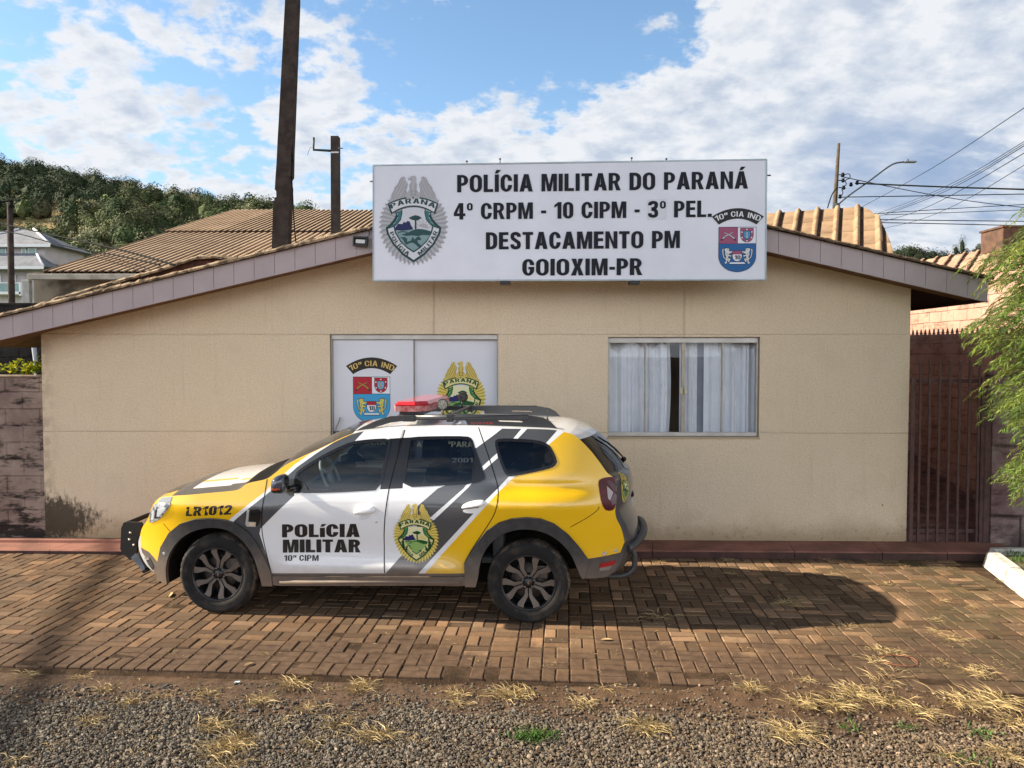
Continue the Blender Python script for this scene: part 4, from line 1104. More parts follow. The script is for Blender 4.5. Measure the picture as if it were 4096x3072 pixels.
K8 = lambda x, y: (470 + x / 4.741, 2050 + y / 4.741)
K6 = lambda x, y: (1540 + x / 3.687, 1560 + y / 3.687)
def P1(*a): return [cs_(K1(*q)) for q in a]
def P2(*a): return [cs_(K2(*q)) for q in a]
def P7(*a): return [cs_(K7(*q)) for q in a]
def P8(*a): return [cs_(K8(*q)) for q in a]

# ---- car materials
def dust(t, o, col, b):
    x, y, z = t.sep(o)
    n = t.noise(o, 5, 6, 0.7)
    f = t.math('MULTIPLY', t.ramp(t.math('ADD', z, t.math('MULTIPLY', n, 0.35)), 0.35, 0.85, 1, 0), 0.55)
    f = t.math('MAXIMUM', f, t.math('MULTIPLY', t.ramp(t.noise(o, 60, 3, 0.7), 0.60, 0.72), t.ramp(z, 0.45, 0.95, 0.35, 0.03)))
    t.put(b.inputs['Roughness'], t.ramp(f, 0, 0.6, b.inputs['Roughness'].default_value, 0.6))
    c = col if isinstance(col, bpy.types.NodeSocket) else None
    return t.mix(f, col, (0.30, 0.215, 0.155))
PW = mat('white_car_paint', (0.76, 0.77, 0.78), rough=0.22, spec=0.5, coat=1.0, extra=dust)
PG = mat('graphite_car_film', (0.062, 0.066, 0.072), rough=0.25, spec=0.5, coat=0.7, extra=dust)
PY = mat('yellow_car_film', (0.80, 0.475, 0.006), rough=0.22, spec=0.5, coat=0.9, extra=dust)
PB = mat('black_cladding', (0.030, 0.031, 0.033), (0.045, 0.044, 0.043), scale=14, rough=0.55, spec=0.35, bump=0.08, bscale=300, bdist=0.002, extra=dust)
PK = mat('seam_black', (0.006, 0.006, 0.006), rough=0.8, spec=0.1)
PGL = mat('gloss_black_trim', (0.012, 0.012, 0.013), rough=0.12, spec=0.5)
PS = mat('silver_plastic', (0.50, 0.50, 0.50), rough=0.35, metal=0.3)
GF = glass('front_side_glass', (0.66, 0.74, 0.73), 1.5, 0.0, 0.005)
GR = glass('privacy_glass', (0.16, 0.175, 0.20), 1.5, 0.0, 0.005)
CLEAR = glass('lamp_cover', (0.94, 0.95, 0.96), 1.5, 0.0, 0.03)

# ---- outline of the flank (frame pixels traced to the car's own metres)
front_low = P8((960, 1332), (880, 1302), (800, 1252), (720, 1172), (690, 1112), (610, 1072), (530, 975), (465, 860), (415, 740), (392, 620), (398, 520), (432, 440), (452, 310), (505, 225), (560, 160))
hl_edge = P1((252, 872), (262, 830), (285, 790), (322, 750))
hood_e = P1((405, 741), (530, 733), (660, 721), (780, 711), (868, 700))
cowl_e = P1((890, 678), (915, 655), (1060, 626))
pill_e = P1((1130, 570), (1190, 528), (1280, 484), (1380, 440), (1470, 396), (1560, 352))
roof_e = P1((1640, 318), (1700, 302), (1850, 285)) + P2((190, 274), (450, 265), (700, 267), (900, 274), (1100, 283), (1220, 288))
spo_e = P7((0, 290), (40, 308), (70, 330))
gls_e = P7((82, 340), (120, 378), (180, 440), (215, 484), (250, 530), (300, 600))
tail_e = P7((330, 650), (385, 668), (410, 760), (414, 830), (406, 890), (390, 965), (400, 1030), (450, 1120), (464, 1185))
bump_e = P7((478, 1240), (472, 1330), (440, 1420), (400, 1480), (332, 1546), (230, 1556))
zones = []
for nm, e in (('front', front_low), ('lamp', hl_edge), ('hood', hood_e), ('cowl', cowl_e), ('screen', pill_e), ('roof', roof_e), ('spoiler', spo_e), ('glass', gls_e), ('tail', tail_e), ('bumper', bump_e)):
    zones.append((nm, e))
Tp = []; Tz = []
allp = [(p, nm) for nm, e in zones for p in e]
for k in range(len(allp) - 1):
    (a, na), (b, nb) = allp[k], allp[k + 1]
    n = max(1, int(math.ceil(math.dist(a, b) / 0.035)))
    for j in range(n): Tp.append((a[0] + (b[0] - a[0]) * j / n, a[1] + (b[1] - a[1]) * j / n)); Tz.append(na)
Tp.append(allp[-1][0]); Tz.append(allp[-1][1])
T0 = np.array(Tp)
Ts = T0.copy()                                    # light smoothing keeps the tracing from looking faceted
for _ in range(2): Ts[1:-1] = Ts[1:-1] * 0.5 + (Ts[:-2] + Ts[2:]) * 0.25
Tp = [tuple(map(float, q)) for q in Ts]

archF_in = P1((385, 1337), (374, 1250), (392, 1150), (440, 1065), (510, 1000), (600, 963), (690, 951), (780, 963), (860, 1008), (930, 1080), (980, 1170), (1010, 1270), (1030, 1352))
archR_in = P2((690, 1357), (706, 1300), (716, 1210), (745, 1125), (800, 1048), (870, 998), (960, 968), (1045, 963), (1130, 975), (1225, 1018), (1305, 1090), (1355, 1170), (1385, 1250), (1412, 1304))
afi = chaikin(archF_in, 2, False); ari = chaikin(archR_in, 2, False)
tailbot = P7((230, 1556), (105, 1560))
outline = Tp + tailbot[1:] + ari[::-1][1:] + resample([ari[0], afi[-1]], 0.05, False)[1:-1] + afi[::-1][:-1]
winF = chaikin(P1((1243, 716), (1256, 592), (1300, 556), (1400, 492), (1520, 428), (1640, 376), (1760, 362), (1893, 356), (1897, 385), (1862, 530), (1826, 694), (1700, 701), (1500, 712)), 1)
winR = chaikin(P2((193, 676), (206, 560), (232, 362), (250, 346), (430, 341), (630, 341), (658, 356), (672, 400), (690, 460), (744, 600), (746, 626), (664, 650), (430, 664)), 1)
winQ = chaikin(P2((823, 372), (850, 357), (980, 358), (1110, 368), (1185, 395), (1212, 440), (1236, 495), (1236, 520), (1205, 545), (1060, 577), (920, 604), (890, 580), (850, 470)), 1)

# livery
yelF = P1((700, 985), (845, 868), (1045, 712), (1100, 655), (1245, 527), (1372, 446), (1360, 380), (900, 380), (150, 600), (80, 1100), (300, 1400), (500, 1300))
whtF = P1((800, 935), (1045, 738), (1105, 690), (1212, 590), (1262, 545), (1395, 450), (1372, 440), (1245, 527), (1100, 655), (1045, 712), (780, 920))
gryF = P1((760, 985), (845, 900), (1045, 738), (1105, 690), (1212, 590), (1262, 545), (1395, 450), (1560, 345), (1650, 300), (1730, 290), (1640, 385), (1500, 440), (1250, 610), (1243, 740), (1012, 965), (1005, 1000), (1100, 1300), (900, 1300))
lowF = P8((440, 655), (520, 705), (600, 748), (690, 850), (770, 950), (850, 1018), (980, 1025), (1000, 1400), (600, 1400), (300, 800))
silF = P8((300, 430), (440, 430), (440, 560), (446, 680), (470, 760), (540, 860), (610, 960), (690, 1090), (690, 1120), (560, 1120), (300, 900))
gryR = P2((60, 1285), (190, 1140), (290, 1025), (290, 812), (430, 690), (560, 640), (640, 430), (695, 412), (812, 326), (870, 280), (1300, 285), (1175, 384), (1235, 500), (940, 605), (840, 712), (760, 797), (320, 1285))
yelR = P2((330, 1285), (766, 800), (845, 716), (957, 607), (1245, 520), (1187, 388), (1292, 300), (1330, 285), (2000, 300), (2000, 1500), (345, 1500))
whS1 = P2((372, 895), (606, 690), (626, 664), (668, 650), (640, 682), (402, 908))
whS1b = P2((735, 574), (733, 540), (834, 450), (840, 482))
whS1c = P2((938, 358), (968, 359), (1047, 276), (1008, 276))
whS2 = P2((285, 1285), (330, 1285), (766, 800), (845, 716), (957, 607), (918, 607), (840, 690), (742, 786))
whS3 = P2((1166, 384), (1190, 390), (1300, 296), (1255, 284))
blkB = P1((1893, 350), (1980, 344), (2070, 340), (2030, 420), (1990, 600), (1985, 690), (1830, 697))
lowR = P7((150, 1386), (300, 1362), (440, 1330), (470, 1250), (520, 1240), (520, 1700), (0, 1700))
sill = P1((1085, 1270), (1700, 1271), (2400, 1271)) + P2((640, 1272), (760, 1420), (0, 1420)) + P1((900, 1420))
clipw = [winF, winR, winQ]
LIV = [(gryF, 1), (yelF, 2), (whtF, 0), (gryR, 1), (yelR, 2), (whS1, 0), (whS1b, 0), (whS1c, 0), (whS2, 0), (whS3, 0), (blkB, 4), (lowF, 3), (silF, 5), (lowR, 3), (sill, 3)]
BODY = [PW, PG, PY, PB, PGL, PS]
doorF = P1((1060, 640), (1040, 740), (1022, 880), (1020, 990), (1048, 1120), (1088, 1268), (1400, 1269), (1862, 1270), (1856, 1100), (1862, 900), (1890, 700), (1935, 520), (1985, 340), (2002, 286), (1850, 292), (1700, 310), (1600, 345), (1400, 448), (1250, 560))
doorR = P2((66, 1270), (60, 1100), (66, 900), (94, 700), (140, 520), (172, 345), (190, 288), (450, 278), (712, 281), (745, 380), (780, 480), (832, 640), (846, 720), (832, 830), (800, 900), (740, 990), (660, 1110), (600, 1200), (560, 1250), (520, 1270))
loops = [(outline, True)] + [(resample(w_, .05), True) for w_ in clipw] + [(resample(p, .06), True) for p, _ in LIV] + [(resample(doorF, .05), True), (resample(doorR, .05), True)]
CP, CT, CC = cdt(loops, 0.045, outline)
ins_ = inside(outline, CC[:, 0], CC[:, 1])
for w_ in clipw: ins_ &= ~inside(w_, CC[:, 0], CC[:, 1])
mi_ = np.zeros(len(CC), int)
for p, k in LIV: mi_[inside(p, CC[:, 0], CC[:, 1])] = k
inF = inside(doorF, CC[:, 0], CC[:, 1]) & (mi_ != 99); inR = inside(doorR, CC[:, 0], CC[:, 1])
Wc = np.array([W(x, z) for x, z in CP]); Nc = [Wn(x, z) for x, z in CP]
def flank(name, mask, side, parent, mats=BODY, mi=None):
    used = np.unique(CT[mask]); idx = {int(q): k for k, q in enumerate(used)}
    m = MB()
    vs = [(CP[q][0], side * Wc[q], CP[q][1]) for q in used]
    fs = [tuple(idx[int(q)] for q in t) for t in CT[mask]]
    if side > 0: fs = [f[::-1] for f in fs]
    m.add(vs, fs, [int(q) for q in (mi_ if mi is None else mi)[mask]])
    nn = [Nc[q] if side < 0 else Vector((Nc[q].x, -Nc[q].y, Nc[q].z)) for q in used]
    return m.build(name, mats, parent, normals=nn)
NEAR, FAR = -1, 1
for sd in (NEAR, FAR):
    flank('body', ins_ & ~inF & ~inR, sd, car)
dF = [flank('door', ins_ & inF, sd, car) for sd in (NEAR, FAR)]
dR = [flank('door', ins_ & inR, sd, car) for sd in (NEAR, FAR)]

def panel(name, poly, mats, off=0.006, depth=0.012, side=NEAR, parent=car, grid=0.05, holes=(), rnd=0, mi=0, step=0.04, soft=True):
    """a piece lying on the flank, off metres proud of it, with an edge that runs back into the body"""
    poly = ccw(chaikin(poly, rnd) if rnd else poly); poly = resample(poly, step)
    hs = [resample(ccw(h), step) for h in holes]
    P, T, C = cdt([(poly, True)] + [(h, True) for h in hs], grid, poly)
    k = inside(poly, C[:, 0], C[:, 1])
    for h in hs: k &= ~inside(h, C[:, 0], C[:, 1])
    m = MB(); nn = []
    vs = []
    for x, z in P:
        n = Wn(x, z); y = -W(x, z); q = Vector((x, y, z)) + n * off; vs.append((q.x, q.y * -side, q.z)); nn.append(n if side < 0 else Vector((n.x, -n.y, n.z)))
    fs = [tuple(int(q) for q in t) for t in T[k]]
    m.add(vs, fs if side < 0 else [f[::-1] for f in fs], mi)
    for lp, sg in [(poly, 1)] + [(h, -1) for h in hs]:
        n_ = len(lp); A = []; Bk = []; 
        for x, z in lp:
            n = Wn(x, z); y = -W(x, z)
            q = Vector((x, y, z)) + n * off; r_ = Vector((x, y, z)) + n * (off - depth)
            A.append((q.x, q.y * -side, q.z)); Bk.append((r_.x, r_.y * -side, r_.z))
        f = [(i, n_ + i, n_ + (i + 1) % n_, (i + 1) % n_) for i in range(n_)]
        if sg * -side < 0: f = [q[::-1] for q in f]
        m.add(A + Bk, f, mi)
        cen = Vector((sum(q[0] for q in lp) / n_, 0, sum(q[1] for q in lp) / n_))
        for i, (x, z) in enumerate(lp * 2):
            a, b = lp[i % n_ - 1], lp[(i + 1) % n_]; tx, tz = b[0] - a[0], b[1] - a[1]; q = math.hypot(tx, tz) or 1
            nn.append(Vector((sg * tz / q, 0, -sg * tx / q)))
    return m.build(name, mats, parent, normals=nn)
def strip(name, pts, w, mats, off=0.001, side=NEAR, parent=car, it=2):
    p = chaikin(pts, it, False) if it else pts
    p = resample(p, .03, False)
    return panel(name, stroke(p, w), mats, off, 0.003, side, parent, grid=None, step=.05)

# ---- wheel arch cladding, sill
archF_out = P1((385, 1340), (318, 1305), (318, 1200), (340, 1090), (396, 990), (470, 928), (570, 897), (670, 891), (770, 900), (850, 925), (930, 985), (990, 1060), (1045, 1160), (1090, 1268), (1100, 1352), (1032, 1354))
archR_out = P2((690, 1358), (618, 1358), (612, 1204), (640, 1150), (690, 1068), (765, 976), (850, 920), (940, 892), (1035, 884), (1130, 892), (1225, 928), (1320, 1000), (1395, 1085), (1458, 1176), (1428, 1300), (1412, 1306))
for sd in (NEAR, FAR):
    panel('wheel_arch_trim', archF_out[:-1] + afi[::-1], PB, .022, .03, sd, car, rnd=0)
    panel('wheel_arch_trim', archR_out[:-1] + ari[::-1], PB, .022, .03, sd, car, rnd=0)
    panel('sill_trim', P1((1096, 1285), (1700, 1290), (2380, 1290)) + P2((612, 1290), (618, 1342), (100, 1350)) + P1((1140, 1350), (1104, 1345)), PB, .016, .02, sd, car)
for sd in (1, -1):
    sk = MB(); a = P1((1150, 1325))[0]; b = P2((590, 1330))[0]
    sk.tube([(a[0], sd * (W(*a) + .012), a[1]), (b[0], sd * (W(*b) + .012), b[1])], .018, 8)
    sk.build('sill_rail', PB, car)
# joints between the doors and panels
for sd in (NEAR, FAR):
    strip('panel_joint', P1((1058, 628), (1040, 740), (1022, 880), (1020, 990), (1048, 1120), (1088, 1268)), .007, PK, .0012, sd, dF[0 if sd < 0 else 1])
    strip('panel_joint', P1((1890, 700), (1862, 900), (1856, 1100), (1862, 1270)), .008, PK, .0012, sd, dF[0 if sd < 0 else 1])
    strip('panel_joint', P1((2000, 290), (1985, 340), (1935, 520), (1890, 700)), .008, PK, .0012, sd, dF[0 if sd < 0 else 1])
    strip('panel_joint', P2((708, 272), (745, 380), (780, 480), (832, 640), (846, 720), (832, 830), (800, 900), (740, 990), (660, 1110), (612, 1200)), .007, PK, .0012, sd, dR[0 if sd < 0 else 1])
    strip('panel_joint', P2((1532, 815), (1530, 832), (1470, 880), (1335, 955)), .005, PK, .0012, sd, car, 1)
    strip('panel_joint', P8((870, 210), (940, 290), (1000, 360)), .004, PK, .0012, sd, car, 1)
# ---- window frames and glass
def grow(poly, dd):
    o = []; n = len(poly)
    for i in range(n):
        a, b = poly[i - 1], poly[(i + 1) % n]; tx, tz = b[0] - a[0], b[1] - a[1]; q = math.hypot(tx, tz) or 1; o.append((poly[i][0] + tz / q * dd, poly[i][1] - tx / q * dd))
    return o
def shrink_glass(name, poly, gm, side, parent):
    p = grow(ccw(poly), 0.004)
    P, T, C = cdt([(resample(p, .04), True)], .06, p); k = inside(p, C[:, 0], C[:, 1]); m = MB(); nn = []; vs = []
    for x, z in P:
        n = Wn(x, z); q = Vector((x, -W(x, z), z)) - n * .010; vs.append((q.x, q.y * -side, q.z)); nn.append(n if side < 0 else Vector((n.x, -n.y, n.z)))
    fs = [tuple(int(q) for q in t) for t in T[k]]
    m.add(vs, fs if side < 0 else [f[::-1] for f in fs]); return m.build(name, gm, parent, normals=nn)
winF, winR, winQ = ccw(winF), ccw(winR), ccw(winQ)
for sd in (NEAR, FAR):
    i_ = 0 if sd < 0 else 1
    for poly, gm, par in ((winF, GF, dF[i_]), (winR, GR, dR[i_]), (winQ, GR, car)):
        shrink_glass('window_glass', poly, gm, sd, par)
        panel('window_frame', grow(poly, 0.010), PGL, .003, .022, sd, par, grid=None, holes=[grow(poly, -0.013)])
    # quarter light divider of the rear door
    strip('window_divider', P2((690, 440), (672, 560), (664, 652)), .012, PGL, .001, sd, dR[i_], 0)
    panel('window_corner', P2((690, 470), (746, 612), (746, 626), (668, 650), (680, 560)), PGL, .0005, .015, sd, dR[i_], grid=None)

# ---- skin that runs across the car: nose, bonnet, windscreen, roof, tailgate, bumpers
BUL = dict(front=.13, lamp=.12, hood=.085, cowl=.085, screen=.10, roof=.045, spoiler=.13, glass=.175, tail=.17, bumper=.165)
POWR = dict(front=2.4, lamp=2.4, hood=2.2, cowl=2.2, screen=2.0, roof=2.0, spoiler=2.2, glass=2.3, tail=2.6, bumper=2.6)
nT = len(Tp); TA = np.array(Tp)
tg = np.zeros_like(TA); tg[1:-1] = TA[2:] - TA[:-2]; tg[0] = TA[1] - TA[0]; tg[-1] = TA[-1] - TA[-2]
nrm2 = np.c_[-tg[:, 1], tg[:, 0]]; nrm2 /= np.linalg.norm(nrm2, axis=1)[:, None]
for _ in range(6): nrm2[1:-1] = nrm2[1:-1] * .5 + (nrm2[:-2] + nrm2[2:]) * .25
nrm2 /= np.linalg.norm(nrm2, axis=1)[:, None]
for i, zn in enumerate(Tz):                       # nose and tail bulge lengthwise only
    if zn in ('front', 'lamp'): nrm2[i] = (-1, 0.10)
    if zn in ('spoiler',): nrm2[i] = (0.95, 0.2)
    if zn in ('glass', 'tail', 'bumper'): nrm2[i] = (1, 0.0)
for _ in range(3): nrm2[1:-1] = nrm2[1:-1] * .5 + (nrm2[:-2] + nrm2[2:]) * .25
bu = np.array([BUL[z] for z in Tz]); pw = np.array([POWR[z] for z in Tz])
for _ in range(8): bu[1:-1] = bu[1:-1] * .5 + (bu[:-2] + bu[2:]) * .25
TW = np.array([W(x, z) for x, z in Tp])
NC = 36
ts_ = np.sin(np.linspace(-math.pi / 2, math.pi / 2, NC + 1)) * .55 + np.linspace(-1, 1, NC + 1) * .45
def skin(i, t, lift=0.0):
    i0 = int(max(0, min(nT - 2, math.floor(i)))); f = i - i0
    L = lambda A: A[i0] * (1 - f) + A[i0 + 1] * f
    w, b, p = L(TW), L(bu), L(pw); q = L(TA) + L(nrm2) * (b * (1 - abs(t) ** p) + lift)
    return Vector((float(q[0]), float(w * t), float(q[1])))
def zone_rows(*names): r_ = [i for i, z in enumerate(Tz) if z in names]; return r_[0], min(r_[-1] + 1, nT - 1)
def loft(name, names, mats, mi_fn, parent=car):
    a, b = zone_rows(*names); m = MB(); vs = [skin(i, t) for i in range(a, b + 1) for t in ts_]; fs = []; mm = []; n = NC + 1
    for r_ in range(b - a):
        for k in range(NC):
            q = r_ * n + k; fs.append((q, q + n, q + n + 1, q + 1)); tm = (ts_[k] + ts_[k + 1]) / 2; mm.append(mi_fn(a + r_, (a + r_ - a + .5) / max(1, b - a), tm))
    m.add(vs, [f[::-1] for f in fs], mm, True); return m.build(name, mats, parent)
loft('front_bumper', ('front',), [PY, PB, PS], lambda i, f, t: 1 if f < .42 else (1 if abs(t) < .62 and f < .8 else 0))
loft('front_panel', ('lamp',), [PY, PGL], lambda i, f, t: 1 if abs(t) < .8 else 0)
loft('bonnet', ('hood',), [PW, PG, PY], lambda i, f, t: 1 if abs(t) > .84 - .06 * f or f < .16 else (2 if .52 < abs(t) - .10 * f < .57 else 0))
loft('cowl', ('cowl',), [PK], lambda i, f, t: 0)
loft('windscreen', ('screen',), [PY, PGL, glass('screen_glass', (0.62, 0.70, 0.68), 1.5, 0, .02)], lambda i, f, t: 0 if abs(t) > .985 else (1 if abs(t) > .90 or f > .9 or f < .12 else 2))
loft('roof', ('roof',), [PW, PG], lambda i, f, t: 1 if .80 < f < .86 and 0 else 0)
loft('spoiler', ('spoiler',), [PW], lambda i, f, t: 0)
tgate = loft('tailgate', ('glass', 'tail'), [PG, PGL, GR], lambda i, f, t: (2 if abs(t) < .80 else 1) if Tz[i] == 'glass' else 0)
loft('rear_bumper', ('bumper',), [PB], lambda i, f, t: 0)
def row_at(names, z):
    a, b = zone_rows(*names); zs = [Tp[i][1] for i in range(a, b + 1)]
    k = min(range(len(zs)), key=lambda q: abs(zs[q] - z)); return a + k
# bottom pan and wheel housings so no daylight shows through
pan = MB()
pan.bevbox((-.60, -.60, .25), (3.0, .60, .42), .04)
pan.bevbox((.46, -.80, .30), (2.18, .80, .45), .03)
pan.build('underbody', mat('underbody_black', (0.010, 0.010, 0.010), rough=0.9, spec=0.1), car)
M_liner = mat('arch_liner', (0.008, 0.008, 0.008), (0.02, 0.017, 0.014), scale=12, rough=0.95, spec=0.1)
for sd in (-1, 1):
    for poly in (afi, ari):
        m = MB(); n = len(poly); A = [(x, sd * (W(x, z) - .004), z) for x, z in poly]; Bq = [(x, sd * .52, z) for x, z in poly]
        m.add(A + Bq, [(i, i + 1, n + i + 1, n + i) for i in range(n - 1)]); m.add(Bq, [tuple(range(n))]); m.build('wheel_housing', M_liner, car)

# ---- lamps
hl = P1((254, 916), (256, 862), (288, 800), (318, 786), (400, 790), (386, 822), (332, 890), (302, 910), (266, 926))
hl_back = mat('headlamp_inner', (0.20, 0.23, 0.28), (0.78, 0.82, 0.88), scale=22, detail=2, lo=0.42, hi=0.56, rough=0.15, metal=0.25)
for sd in (NEAR, FAR):
    L_ = panel('headlight', hl, hl_back, .003, .010, sd, car, grid=.03)
    panel('lamp_glass', grow(ccw(hl), -.004), CLEAR, .012, .010, sd, L_, grid=.04)
    panel('lamp_bezel', P1((300, 880), (308, 830), (350, 818), (372, 822), (340, 862), (322, 882)), mat('drl_white', (0.80, 0.84, 0.88), rough=0.15), .007, .004, sd, L_, grid=None)
    panel('lamp_bezel', P1((268, 905), (274, 850), (290, 838), (286, 900)), mat('drl_white', (0.8, 0.84, 0.88)), .007, .004, sd, L_, grid=None)
    panel('lamp_bezel', P1((292, 895), (298, 836), (312, 826), (304, 888)), PGL, .0075, .004, sd, L_, grid=None)
    panel('lamp_corner', P1((312, 782), (338, 752), (412, 746), (396, 786)), mat('smoked_corner', (0.26, 0.28, 0.30), rough=0.15, coat=0.5), .003, .006, sd, car, grid=None)
    tl = P7((247, 720), (262, 690), (318, 673), (384, 672), (404, 760), (409, 830), (402, 890), (384, 955), (340, 967), (302, 957), (274, 890), (258, 800))
    M_tl = mat('tail_lamp_red', (0.095, 0.004, 0.010), (0.055, 0.003, 0.006), scale=14, rough=0.3, coat=0.0, spec=0.25)
    L_ = panel('tail_lamp', tl, M_tl, .008, .014, sd, car, grid=.03, rnd=1)
    panel('lamp_cell', P7((318, 752), (374, 806), (346, 880), (326, 860)), mat('tail_lamp_clear', (0.36, 0.30, 0.30), rough=0.25, spec=0.4), .011, .004, sd, L_, grid=None)
    panel('lamp_cell', P7((318, 720), (336, 700), (396, 745), (404, 790), (380, 800)), mat('tail_lamp_smoke', (0.085, 0.035, 0.042), rough=0.3, spec=0.3), .0115, .004, sd, L_, grid=None)
    panel('lamp_cell', P7((352, 880), (382, 812), (404, 830), (398, 900), (362, 920)), mat('tail_lamp_smoke2', (0.10, 0.055, 0.062), rough=0.3), .0105, .004, sd, L_, grid=None)
    panel('reflector', P7((258, 1450), (270, 1425), (396, 1398), (400, 1412), (372, 1440), (258, 1464)), mat('red_reflector', (0.33, 0.010, 0.014), rough=0.2), .006, .01, sd, car, grid=None)
    panel('reflector_base', P7((254, 1466), (366, 1444), (340, 1480), (256, 1490)), mat('dusty_plastic', (0.20, 0.165, 0.14), rough=0.7), .005, .01, sd, car, grid=None)
    panel('fog_trim', P8((520, 850), (610, 848), (640, 900), (690, 1010), (670, 1090), (600, 1000)), mat('dark_fog_trim', (0.035, 0.035, 0.036), rough=0.5), .004, .008, sd, car, grid=None)
    panel('fog_lamp', P8((522, 858), (608, 850), (622, 890), (560, 905)), mat('fog_chrome', (0.75, 0.76, 0.78), rough=0.12, metal=0.9), .008, .006, sd, car, grid=None)
# parking sensors
for p, rr in ((P7((299, 1338))[0], .017), (P7((402, 1312))[0], .014), (P8((915, 762))[0], .013)):
    for sd in (-1, 1):
        m = MB(); n = Wn(*p); y = W(*p) + (.004 if p[0] > 0 else .026)
        m.lathe([(rr, -.004), (rr, .002), (rr * .6, .003), (rr * .55, -.001), (0, -.001)], 14, 'y', (0, 0, 0))
        o = m.build('parking_sensor', PS, car); o.location = (p[0], sd * y, p[1]); o.rotation_euler = (0, 0, 0 if sd > 0 else math.pi)
# ---- side vent with its bright surround
vt = P1((918, 838), (1018, 828), (1012, 900), (992, 950), (922, 945), (908, 925))
for sd in (NEAR, FAR):
    v_ = panel('side_vent', vt, PGL, .008, .012, sd, car, grid=None, rnd=1)
    panel('vent_trim', P1((912, 930), (924, 836), (940, 834), (932, 915), (985, 918), (982, 950), (922, 948)), PS, .012, .006, sd, v_, grid=None)
    panel('vent_lamp', P1((940, 922), (980, 924), (976, 940), (942, 940)), mat('amber_lens', (0.75, 0.55, 0.33), rough=0.2), .015, .004, sd, v_, grid=None)
# ---- door handles
def handle(poly, par, side):
    q = ccw(chaikin(poly, 2)); cx = sum(p[0] for p in q) / len(q); cz = sum(p[1] for p in q) / len(q)
    m = MB(); rings = []
    for sc, off in ((1.0, .002), (1.0, .020), (.93, .032), (.70, .040), (.35, .043)):
        rings.append([(cx + (p[0] - cx) * (sc if sc < 1 else 1), side * (W(*p) + off), cz + (p[1] - cz) * sc) for p in q])
    n = len(q); fs = [(r_*n + k, r_*n + (k+1) % n, (r_+1)*n + (k+1) % n, (r_+1)*n + k) for r_ in range(4) for k in range(n)] + [tuple(4*n + k for k in range(n))]
    m.add([v for r_ in rings for v in r_], fs if side < 0 else [f[::-1] for f in fs], 0, True); return m.build('door_handle', PW, par)
hF = P1((1648, 862), (1658, 836), (1700, 814), (1780, 806), (1800, 824), (1798, 850), (1760, 860), (1700, 866))
hR = P2((590, 826), (602, 798), (655, 774), (740, 764), (756, 784), (746, 806), (690, 816), (620, 824))
for sd in (NEAR, FAR):
    i_ = 0 if sd < 0 else 1
    handle(hF, dF[i_], sd); handle(hR, dR[i_], sd)
    panel('handle_cup', P1((1675, 880), (1700, 872), (1770, 868), (1760, 890), (1720, 908), (1690, 905)), mat('handle_shade', (0.62, 0.63, 0.65), rough=0.4, coat=.3), .001, .003, sd, dF[i_], grid=None, rnd=2)
    panel('handle_cup', P2((596, 834), (690, 826), (740, 816), (720, 846), (680, 862), (610, 858)), PW, .002, .003, sd, dR[i_], grid=None, rnd=1)
    m = MB(); p = P1((1805, 921))[0]; m.lathe([(0, .004), (.008, .003), (.008, 0)], 10, 'y', (0, 0, 0)); o = m.build('key_lock', PS, dF[i_]); o.location = (p[0], sd * (W(*p) + .001), p[1]); o.rotation_euler = (0, 0, 0 if sd > 0 else math.pi)
# ---- door mirrors
pm = on_plane(K1(1152, 668), -1.06)
for sd in (-1, 1):
    root = None
    m = MB(); seg = 20; rg = 14; vs = []
    for j in range(rg + 1):
        a = -math.pi / 2 + math.pi * j / rg
        for k in range(seg):
            b = 2 * math.pi * k / seg; ca, sa = math.cos(a), math.sin(a)
            sx = math.copysign(abs(ca * math.cos(b)) ** .72, ca * math.cos(b)); sz = math.copysign(abs(ca * math.sin(b)) ** .72, ca * math.sin(b)); sy = math.copysign(abs(sa) ** .8, sa)
            X = sx * .066; Z = sz * .080
            if X > 0: X *= .75
            X += .012 * sz - .02 * abs(sy)
            vs.append((pm[0] + X, sd * (1.03 + sy * .105), pm[1] + Z + .01 * (1 - abs(sx))))
    fs = [(j*seg + k, j*seg + (k+1) % seg, (j+1)*seg + (k+1) % seg, (j+1)*seg + k) for j in range(rg) for k in range(seg)]
    mm = []
    for f in fs:
        zc = sum(vs[q][2] for q in f) / 4 - pm[1]; xc = sum(vs[q][0] for q in f) / 4 - pm[0]
        mm.append(2 if xc > .035 else (1 if -.030 < zc < -.018 else (2 if zc <= -.030 else 0)))
    m.add(vs, fs if sd > 0 else [f[::-1] for f in fs], mm, True)
    mir = m.build('door_mirror', [mat('slate_blue_gloss', (0.045, 0.055, 0.085), rough=0.08, coat=0.8), mat('orange_mirror_stripe', (0.55, 0.10, 0.03), rough=0.3), PGL], car)
    m = MB(); m.tube([(pm[0] + .02, sd * .96, pm[1] - .05), (pm[0] + .075, sd * .885, pm[1] - .045)], [.026, .034], 8); m.build('mirror_arm', PGL, mir)
    panel('mirror_base', P1((1238, 722), (1250, 610), (1262, 596), (1300, 640), (1330, 680), (1345, 718)), PGL, .002, .02, NEAR if sd < 0 else FAR, car, grid=None)

